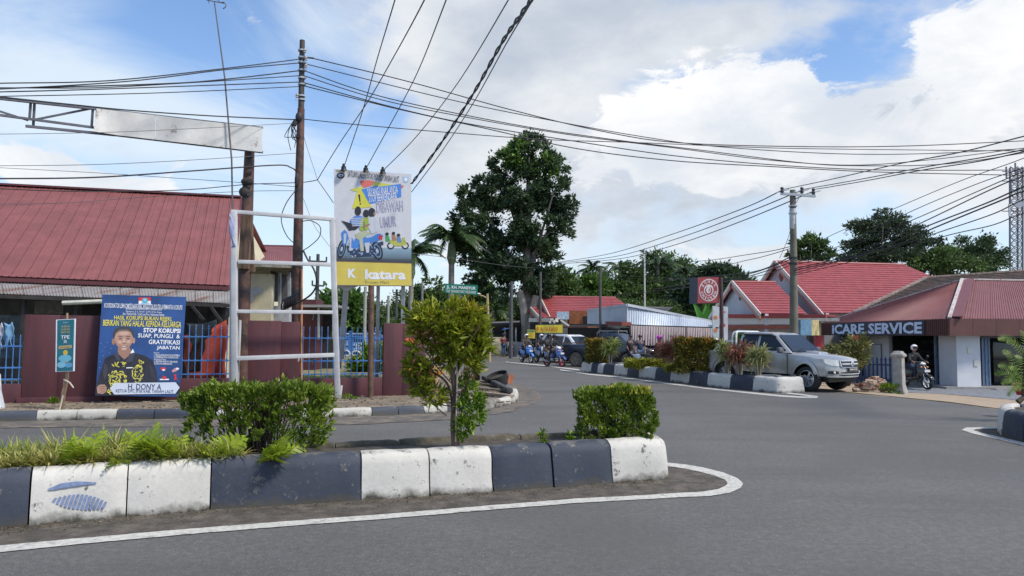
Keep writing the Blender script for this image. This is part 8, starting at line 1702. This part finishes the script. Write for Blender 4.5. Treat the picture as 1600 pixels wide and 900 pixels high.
g = P(893, 548, 45); car('white_car', 'white people carrier behind the dark blue pickup in the queue', 'car', (g.x, 45), heading(.62, -.78), mpv_b, mpv_c, mpv_w, whp, screens=[(1.30, 1.02, .56, 1.59), (-2.12, 1.05, -1.98, 1.5)], ax=(1.35, -1.30), zb=.98, zt=1.7, r=.32)
# dark blue old pickup with roof rack
tk_b = [(2.1, .45), (2.2, .62), (2.12, 1.0), (1.85, 1.10), (1.35, 1.18), (.2, 1.18), (-.2, 1.18), (-.25, .95), (-.3, .95), (-.3, 1.2), (-2.5, 1.2), (-2.5, .6)] + arch(-1.55, .42, .40, 8) + [(-1.08, .50), (.92, .50)] + arch(1.40, .42, .40, 8)
tk_c = [(1.5, 1.14), (.85, 1.74), (.55, 1.82), (-.1, 1.82), (-.22, 1.14)]
g = P(951, 560, 39.4); hd2 = heading(.86, -.51)
tk_r = car('flatbed_pickup', 'old dark blue pickup with roof rack and spare tyre waiting behind the far median', 'pickup truck', (g.x, 39.4), hd2, tk_b, tk_c, [[(1.15, 1.22), (.72, 1.66), (.05, 1.70), (.0, 1.22)]], dbl, hw=.86, hwt=.70, zb=1.14, zt=1.8, ax=(1.40, -1.55), r=.39, screens=[(1.46, 1.18, .86, 1.72)], rimm=mat('rim_dull', (.25, .22, .18), .7), tyrem=mat('dusty_tyre', (.12, .10, .08), .9))
obj('roof_rack', MB().beam((.8, -.6, 1.92), (-.3, -.6, 1.92), .03, .03).beam((.8, .6, 1.92), (-.3, .6, 1.92), .03, .03).beam((.8, -.6, 1.92), (.8, .6, 1.92), .03, .03).beam((-.3, -.6, 1.92), (-.3, .6, 1.92), .03, .03).beam((.3, -.6, 1.92), (.3, .6, 1.92), .03, .03).beam((.8, -.6, 1.8), (.8, -.6, 1.92), .03, .03).beam((-.3, -.6, 1.8), (-.3, -.6, 1.92), .03, .03).beam((.8, .6, 1.8), (.8, .6, 1.92), .03, .03).beam((-.3, .6, 1.8), (-.3, .6, 1.92), .03, .03), galv, tk_r, local=True)
obj('tray_hoop', MB().tube(spl([(-.35, -.72, 1.2), (-.36, -.70, 1.7), (-.40, -.5, 1.86), (-.40, .5, 1.86), (-.36, .70, 1.7), (-.35, .72, 1.2)], 5), .03, 7), blackm, tk_r, local=True, smooth=True); obj('tray_rail', MB().beam((-.3, -.86, 1.26), (-2.5, -.86, 1.26), .04, .05).beam((-.3, .86, 1.26), (-2.5, .86, 1.26), .04, .05), mat('rail_brown', (.22, .12, .10), .7), tk_r, local=True)
obj('spare_tyre', MB().lathe([(.20, -.1), (.33, -.1), (.37, -.05), (.37, .05), (.33, .1), (.20, .1), (.18, 0), (.20, -.1)], (.25, 0, 2.04), (0, .05, 1), 24), rubber, tk_r, local=True, smooth=True)
fp = Q4(Vector((2.28, -.2, .46)), Vector((2.28, .2, .46)), Vector((2.28, .2, .58)), Vector((2.28, -.2, .58))); fp.n = Vector((1, 0, 0)); to = text(fp, 'DA 9072 LB', .08, .25, .84, .5, sw, None, d=.01, bold=.02, name='plate_lettering'); to.parent = tk_r
# parked white cars far left and van
for x, Y, hd_, lab in ((552, 58, -1.9, 'left of two small white cars parked behind the blue yard fence'), (569, 57, -1.8, 'right of two small white cars parked behind the blue yard fence'), (662, 72, -.1, 'distant white van seen over the end of the maroon wall')):
 g = P(x, 520, Y); car('white_car', lab, 'car' if x < 600 else 'van', (g.x, Y), hd_, mpv_b, mpv_c, mpv_w, whp, screens=[(1.30, 1.02, .56, 1.59), (-2.12, 1.05, -1.98, 1.5)], ax=(1.35, -1.30), zb=.98, zt=1.7, r=.32)
# ---- scooters
def scooter(label, loc, hd, c1, c2, rimc=None, z0=0.0, group=None, lean=0):
 r0 = root('scooter', (loc[0], loc[1], z0), label, 'scooter', group, rz=hd); R__ = .275; rm = rimc or galv
 for x in (.64, -.60):
  t = obj('tyre', MB().lathe([(R__ * .74, -.05), (R__ * .93, -.055), (R__, -.02), (R__, .02), (R__ * .93, .055), (R__ * .74, .05), (R__ * .72, 0), (R__ * .74, -.05)], (x, 0, R__), (0, 1, 0), 24), rubber, r0, local=True, smooth=True)
  mb = MB().lathe([(R__ * .76, -.04), (R__ * .76, .04), (R__ * .70, .03), (R__ * .70, -.03), (R__ * .76, -.04)], (x, 0, R__), (0, 1, 0), 24).lathe([(0, .05), (.04, .05), (.04, -.05), (0, -.05)], (x, 0, R__), (0, 1, 0), 10)
  for i in range(5): a = i * 1.2566; mb.beam((x, 0, R__), (x + math.cos(a) * R__ * .72, 0, R__ + math.sin(a) * R__ * .72), .03, .03, up=Vector((0, 1, 0)))
  obj('rim', mb, rm, t, local=True)
 for s in (-1, 1): obj('fork', MB().tube([(.64, s * .075, R__), (.52, s * .075, .62)], .02, 7), chrome, r0, local=True)
 obj('front_mudguard', MB().prism([(-.13 + .64 - .12, .44), (.64 - .12, .58), (.64 + .08, .60), (.64 + .26, .50), (.64 + .30, .38), (.64 + .26, .40), (.64 + .06, .555), (.64 - .08, .54)], lambda a, b: Vector((a, -.075, b)), lambda a, b: Vector((a, .075, b))), c1, r0, local=True, bevel=.02)
 obj('front_apron', MB().add([(.58, 0, .52), (.47, .20, .56), (.40, .25, .80), (.36, .20, 1.0), (.42, 0, 1.04), (.36, -.20, 1.0), (.40, -.25, .80), (.47, -.20, .56), (.36, .16, .50), (.30, .20, .8), (.30, .14, .98), (.30, -.14, .98), (.30, -.20, .8), (.36, -.16, .50), (.62, 0, .76)],
  [(0, 1, 2, 14), (14, 2, 3, 4), (4, 5, 6, 14), (14, 6, 7, 0), (1, 8, 9, 2), (2, 9, 10, 3), (3, 10, 11, 5, 4), (5, 11, 12, 6), (6, 12, 13, 7), (7, 13, 8, 1, 0), (8, 13, 12, 11, 10, 9)]), c1, r0, local=True, bevel=.015)
 obj('headlight', MB().ell((.42, 0, .985), (.09, .13, .06), 12, 8), lens, r0, local=True, smooth=True); obj('handlebar_cowl', MB().ell((.34, 0, 1.02), (.12, .17, .07), 12, 8), c2, r0, local=True, smooth=True)
 obj('handlebar', MB().tube(spl([(.24, -.36, 1.05), (.31, -.20, 1.06), (.34, 0, 1.04), (.31, .20, 1.06), (.24, .36, 1.05)], 4), .018, 7), blackm, r0, local=True, smooth=True)
 for s in (-1, 1):
  obj('mirror', MB().tube([(.30, s * .24, 1.05), (.30, s * .32, 1.24)], .008, 5).ell((.30, s * .34, 1.27), (.015, .07, .045), 10, 6), blackm, r0, local=True, smooth=True); obj('turn_signal', MB().ell((.50, s * .14, .86), (.04, .05, .03), 8, 6), flat('amber', (.6, .22, .02)), r0, local=True, smooth=True)
 obj('floor_board', MB().prism([(.36, .50), (.30, .36), (-.12, .32), (-.2, .42), (-.12, .46), (.22, .44)], lambda a, b: Vector((a, -.17, b)), lambda a, b: Vector((a, .17, b))), c2, r0, local=True, bevel=.03)
 obj('rear_body', MB().add([(.0, .17, .45), (.0, -.17, .45), (.05, -.12, .72), (.05, .12, .72), (-.45, .19, .52), (-.45, -.19, .52), (-.45, -.15, .80), (-.45, .15, .80), (-.90, .07, .80), (-.90, -.07, .80), (-.92, -.05, .90), (-.92, .05, .90)], [(0, 1, 2, 3), (0, 4, 5, 1), (1, 5, 6, 2), (3, 2, 6, 7), (4, 0, 3, 7), (4, 8, 9, 5), (5, 9, 10, 6), (7, 6, 10, 11), (8, 4, 7, 11), (8, 11, 10, 9)]), c1, r0, local=True, bevel=.03)
 obj('seat', MB().prism([(.08, .70), (.05, .78), (-.10, .80), (-.35, .80), (-.50, .84), (-.82, .87), (-.85, .82), (-.45, .76), (-.1, .72)], lambda a, b: Vector((a, -.13, b)), lambda a, b: Vector((a, .13, b))), blackm, r0, local=True, bevel=.035)
 obj('engine', MB().box((-.28, 0, .34), (.5, .2, .2)).ell((-.5, .10, .32), (.2, .06, .12)), mat('engine_grey', (.10, .10, .10), .5, .5), r0, local=True, bevel=.02); obj('exhaust', MB().tube([(-.25, -.14, .26), (-.5, -.18, .30), (-.92, -.19, .42)], [.025, .05, .055], 10), galv, r0, local=True, smooth=True)
 obj('rear_mudguard', MB().beam((-.86, 0, .78), (-1.0, 0, .46), .13, .02), blackm, r0, local=True); obj('tail_light', MB().box((-.92, 0, .80), (.05, .14, .05)), flat('lamp_red', (.4, .01, .01)), r0, local=True)
 obj('number_plate', MB().box((.66, 0, .72), (.01, .24, .09)), flat('plate_white', (.6, .6, .6)), r0, local=True); obj('side_stand', MB().beam((-.1, .12, .36), (-.05, .26, .02), .02, .02), blackm, r0, local=True)
 return r0
# ---- people: one continuous skinned body; clothes and headgear as children
dg = lambda: bpy.context.evaluated_depsgraph_get()
def skin_mesh(name, verts, edges, radii, m, parent, rootv=0, sub=1):
 me = bpy.data.meshes.new(name); me.from_pydata([Vector(v) for v in verts], edges, []); me.update(); o = bpy.data.objects.new(name, me); col.objects.link(o)
 o.modifiers.new('Skin', 'SKIN'); sv_ = me.skin_vertices[0].data
 for i, r_ in enumerate(radii): sv_[i].radius = (r_, r_) if not isinstance(r_, tuple) else r_; sv_[i].use_root = (i == rootv)
 s = o.modifiers.new('Sub', 'SUBSURF'); s.levels = s.render_levels = sub
 bpy.context.view_layer.update(); ev = o.evaluated_get(dg()); nm = bpy.data.meshes.new_from_object(ev); bpy.data.objects.remove(o)
 for p in nm.polygons: p.use_smooth = True
 nm.materials.clear(); return link(name, nm, m, parent)
def person(label, loc, hd, pose, shirt, pants, skinc=(.20, .11, .075), helmet=None, sleeves='long', group=None, z0=0.0, scale=1.0):
 r0 = root('person', (loc[0], loc[1], z0), label, 'person', group, rz=hd); r0.scale = (scale,) * 3
 if pose == 'ride':
  J = dict(pel=(-.22, 0, .90), wai=(-.17, 0, 1.06), che=(-.08, 0, 1.27), nek=(-.04, 0, 1.40), hb=(-.01, 0, 1.47), hd=(.01, 0, 1.57), ht=(0, 0, 1.65)); sh = (-.06, .18, 1.34); el = (.05, .27, 1.12); wr = (.24, .29, 1.07); hip = (-.20, .10, .88); kn = (.22, .15, .80); an = (.12, .14, .44); to_ = (.28, .15, .39)
 elif pose == 'pillion':
  J = dict(pel=(-.62, 0, .96), wai=(-.58, 0, 1.12), che=(-.52, 0, 1.32), nek=(-.49, 0, 1.45), hb=(-.46, 0, 1.52), hd=(-.44, 0, 1.62), ht=(-.45, 0, 1.70)); sh = (-.50, .17, 1.38); el = (-.36, .23, 1.16); wr = (-.16, .18, 1.12); hip = (-.58, .10, .93); kn = (-.20, .22, .82); an = (-.30, .22, .46); to_ = (-.14, .23, .41)
 else:
  J = dict(pel=(0, 0, .93), wai=(.01, 0, 1.08), che=(.02, 0, 1.30), nek=(.0, 0, 1.45), hb=(.01, 0, 1.52), hd=(.03, 0, 1.62), ht=(.02, 0, 1.70)); sh = (0, .18, 1.39); el = (-.03, .24, 1.12); wr = (.12, .22, .92) if pose == 'stand' else (.24, .10, 1.06); hip = (0, .09, .90); kn = (.03, .10, .50); an = (-.02, .11, .09); to_ = (.13, .13, .04)
 V = [J['pel'], J['wai'], J['che'], J['nek'], J['hb'], J['hd'], J['ht']]; Rr = [(.10, .09), (.09, .08), (.09, .08), .048, .06, (.085, .075), .05]; E = [(0, 1), (1, 2), (2, 3), (3, 4), (4, 5), (5, 6)]
 def mir(p, s): return (p[0], p[1] * s, p[2])
 for s in (-1, 1):
  b = len(V); w = Vector(mir(wr, s)); e_ = Vector(mir(el, s)); fd_ = (w - e_).normalized()
  V += [mir(sh, s), mir(el, s), mir(wr, s), tuple(w + fd_ * .06)]; Rr += [.055, .042, .028, .034]; E += [(2, b), (b, b + 1), (b + 1, b + 2), (b + 2, b + 3)]
  side_ = fd_.cross(Vector((0, 0, 1))).normalized()
  for k in range(4): f0 = w + fd_ * .085 + side_ * (.027 - .018 * k); f1 = f0 + fd_ * (.035 - .004 * abs(k - 1)) + Vector((0, 0, -.008)); f2 = f1 + fd_ * .018 + Vector((0, 0, -.022)); i0 = len(V); V += [tuple(f0), tuple(f1), tuple(f2)]; Rr += [.0095, .009, .007]; E += [(b + 3, i0), (i0, i0 + 1), (i0 + 1, i0 + 2)]
  i0 = len(V); V += [tuple(w + fd_ * .04 + side_ * .04), tuple(w + fd_ * .07 + side_ * .058 + Vector((0, 0, -.01)))]; Rr += [.011, .008]; E += [(b + 3, i0), (i0, i0 + 1)]
  b = len(V); V += [mir(hip, s), mir(kn, s), mir(an, s), mir(to_, s)]; Rr += [.085, .06, .04, .035]; E += [(0, b), (b, b + 1), (b + 1, b + 2), (b + 2, b + 3)]
 skm = mat('skin_tone', skinc, .55, var=.08); skin_mesh('body', V, E, Rr, skm, r0)
 V = [J['pel'], J['wai'], J['che'], tuple(Vector(J['che']).lerp(Vector(J['nek']), .7))]; Rr = [(.15, .14), (.145, .135), (.16, .15), .075]; E = [(0, 1), (1, 2), (2, 3)]
 for s in (-1, 1):
  b = len(V); V += [mir(sh, s), mir(el, s)]; Rr += [.08, .062]; E += [(2, b), (b, b + 1)]
  if sleeves == 'long': V += [tuple(Vector(mir(el, s)).lerp(Vector(mir(wr, s)), .88))]; Rr += [.042]; E += [(b + 1, b + 2)]
  else: V[b + 1] = tuple(Vector(mir(sh, s)).lerp(Vector(mir(el, s)), .75))
 skin_mesh('shirt', V, E, Rr, shirt, r0, 2)
 V = [J['pel']]; Rr = [(.15, .14)]; E = []
 for s in (-1, 1): b = len(V); V += [mir(hip, s), mir(kn, s), tuple(Vector(mir(kn, s)).lerp(Vector(mir(an, s)), .92))]; Rr += [.10, .073, .055]; E += [(0, b), (b, b + 1), (b + 1, b + 2)]
 skin_mesh('trousers', V, E, Rr, pants, r0)
 for s in (-1, 1): a = Vector(mir(an, s)); t = Vector(mir(to_, s)); obj('shoe', MB().tube([a + Vector((-.05, 0, -.03)), a.lerp(t, .5) + Vector((0, 0, -.02)), t + Vector((.04, 0, -.0))], [.045, .048, .035], 8), blackm, r0, local=True, smooth=True)
 h = Vector(J['hd'])
 for s in (-1, 1): obj('eye', MB().ell(h + Vector((.085, s * .032, .01)), (.01, .014, .008), 8, 6), flat('eye_dark', (.02, .015, .012)), r0, local=True); obj('ear', MB().ell(h + Vector((-.005, s * .083, 0)), (.02, .012, .03), 8, 6), skm, r0, local=True)
 obj('nose', MB().ell(h + Vector((.098, 0, -.018)), (.018, .014, .022), 8, 6), skm, r0, local=True, smooth=True); obj('mouth', MB().ell(h + Vector((.088, 0, -.052)), (.008, .025, .006), 8, 5), flat('lips', (.16, .05, .04)), r0, local=True)
 if helmet is not None:
  mb = MB().ell(h + Vector((-.015, 0, .035)), (.135, .125, .125), 18, 12); cut = MB(); cut.v = mb.v; cut.f = [f for f in mb.f if not (sum((mb.v[i] - h).x for i in f) / 4 > .055 and -.09 < sum((mb.v[i] - h).z for i in f) / 4 < .07)]; cut.f = [f for f in cut.f if sum((mb.v[i] - h).z for i in f) / 4 > -.075]
  hm = obj('helmet', cut, helmet, r0, local=True, smooth=True); obj('visor', MB().ell(h + Vector((.06, 0, .075)), (.09, .11, .02), 12, 6), glassmat('visor_dark', (.03, .03, .035)), hm, local=True, smooth=True)
 else: obj('hair', MB().ell(h + Vector((-.02, 0, .035)), (.095, .092, .085), 14, 9), flat('hair_black', (.012, .010, .010)), r0, local=True, smooth=True)
 return r0
def col_(n, c, **k): return mat(n, c, .8, var=.15, **k)
blk_c = col_('cloth_black', (.018, .018, .022)); jean = col_('denim', (.05, .09, .17)); tan_ = col_('cloth_tan', (.30, .19, .13)); brn = col_('cloth_brown_grey', (.09, .07, .06)); dgr = col_('cloth_dark_grey', (.05, .045, .045)); mrn = col_('cloth_maroon', (.13, .02, .03)); grp = col_('cloth_grey', (.30, .30, .31)); nvy = col_('cloth_navy', (.02, .035, .07))
hw_ = flat('helmet_white', (.70, .70, .72)); hbk = flat('helmet_black', (.03, .03, .035)); hmg = flat('helmet_magenta', (.50, .04, .42))
sb1 = paint('scooter_blue', (.03, .16, .50), .1); sw1 = paint('scooter_white', (.55, .60, .66), 0); sk1 = paint('scooter_black', (.02, .02, .024), 0); sbw = paint('scooter_blue_deep', (.04, .09, .28), .2); rdr = flat('rim_red', (.45, .03, .05))
RG = 'riders waiting on scooters'
def gp2(x, y, z=0): q = G(x, y, z); return (q.x, q.y)
l1_ = gp2(822.5, 566.5); h1_ = heading(.42, -.9); scooter('blue scooter ridden by the leftmost white-helmeted rider', l1_, h1_, sb1, sk1); person('leftmost rider in white helmet and brown-grey jacket on a blue scooter', l1_, h1_, 'ride', brn, blk_c, helmet=hw_)
l2_ = gp2(846, 567); h2_ = heading(.45, -.89); scooter('white scooter between the blue scooter and the red-wheeled one', l2_, h2_, sw1, sk1); person('rider in white helmet and black top on the white scooter', l2_, h2_, 'ride', blk_c, jean, helmet=hw_, sleeves='short')
l3_ = gp2(866, 573); h3_ = heading(.60, -.80); scooter('blue and white scooter with red wheel rims at the front of the riders', l3_, h3_, sbw, sw1, rdr); person('rider in dark helmet and black jacket on the red-wheeled scooter', l3_, h3_, 'ride', blk_c, dgr, helmet=hbk); person('passenger in dark clothes and tan trousers behind the rider on the red-wheeled scooter', l3_, h3_, 'pillion', dgr, tan_, helmet=hbk)
l4 = gp2(797, 556.5); scooter('black scooter parked facing the camera beside the standing person in maroon', l4, heading(.25, -.97), sk1, sk1); person('person in maroon jacket and blue jeans standing beside the parked black scooter', gp2(786.5, 557.5), heading(.6, -.8), 'reach', mrn, jean, helmet=hbk)
l5 = (P(1012, 560, 36).x, 36); scooter('white and blue scooter parked under the long pale curtain', l5, heading(.8, -.6), sw1, nvy if False else sbw); person('man in dark T-shirt and jeans standing in front of the long pale curtain', (P(1000, 550, 36.5).x, 36.5), heading(.1, -1), 'stand', nvy, jean, sleeves='short'); person('dark figure standing at the left end of the long pale curtain', (P(985, 550, 37).x, 37), heading(.5, -.6), 'stand', blk_c, blk_c, sleeves='short')
l6 = (P(1031, 560, 33.5).x, 33.5); scooter('dark scooter carrying the person in the magenta helmet', l6, heading(.85, -.5), sk1, sk1); person('person in magenta helmet and maroon top behind the lime-green hedge', l6, heading(.85, -.5), 'ride', mrn, blk_c, helmet=hmg)
l7 = (P(1120, 585, 27.6).x, 27.6); scooter('black scooter half hidden behind the spiky plants of the far median', l7, heading(.6, -.8), sk1, sk1); person('rider in white and blue helmet, black top and grey trousers behind the far median', l7, heading(.6, -.8), 'ride', blk_c, grp, helmet=hw_, sleeves='short', scale=.95)
q8 = P(1430, 600, 29.2); q8.z = -.3; l8 = (q8.x, q8.y); scooter('black scooter parked in front of the repair shop doorway', l8, heading(.2, -.98), sk1, sk1, z0=q8.z); person('person in black with a white helmet on the scooter outside the repair shop', l8, heading(.2, -.98), 'ride', blk_c, nvy, helmet=hw_, z0=q8.z)
q9 = P(1603, 600, 31.2); scooter('dark scooter at the right shop doorway half hidden by the feathery plant', (q9.x, 31.2), heading(-.3, -.95), sk1, sk1, z0=-.25)
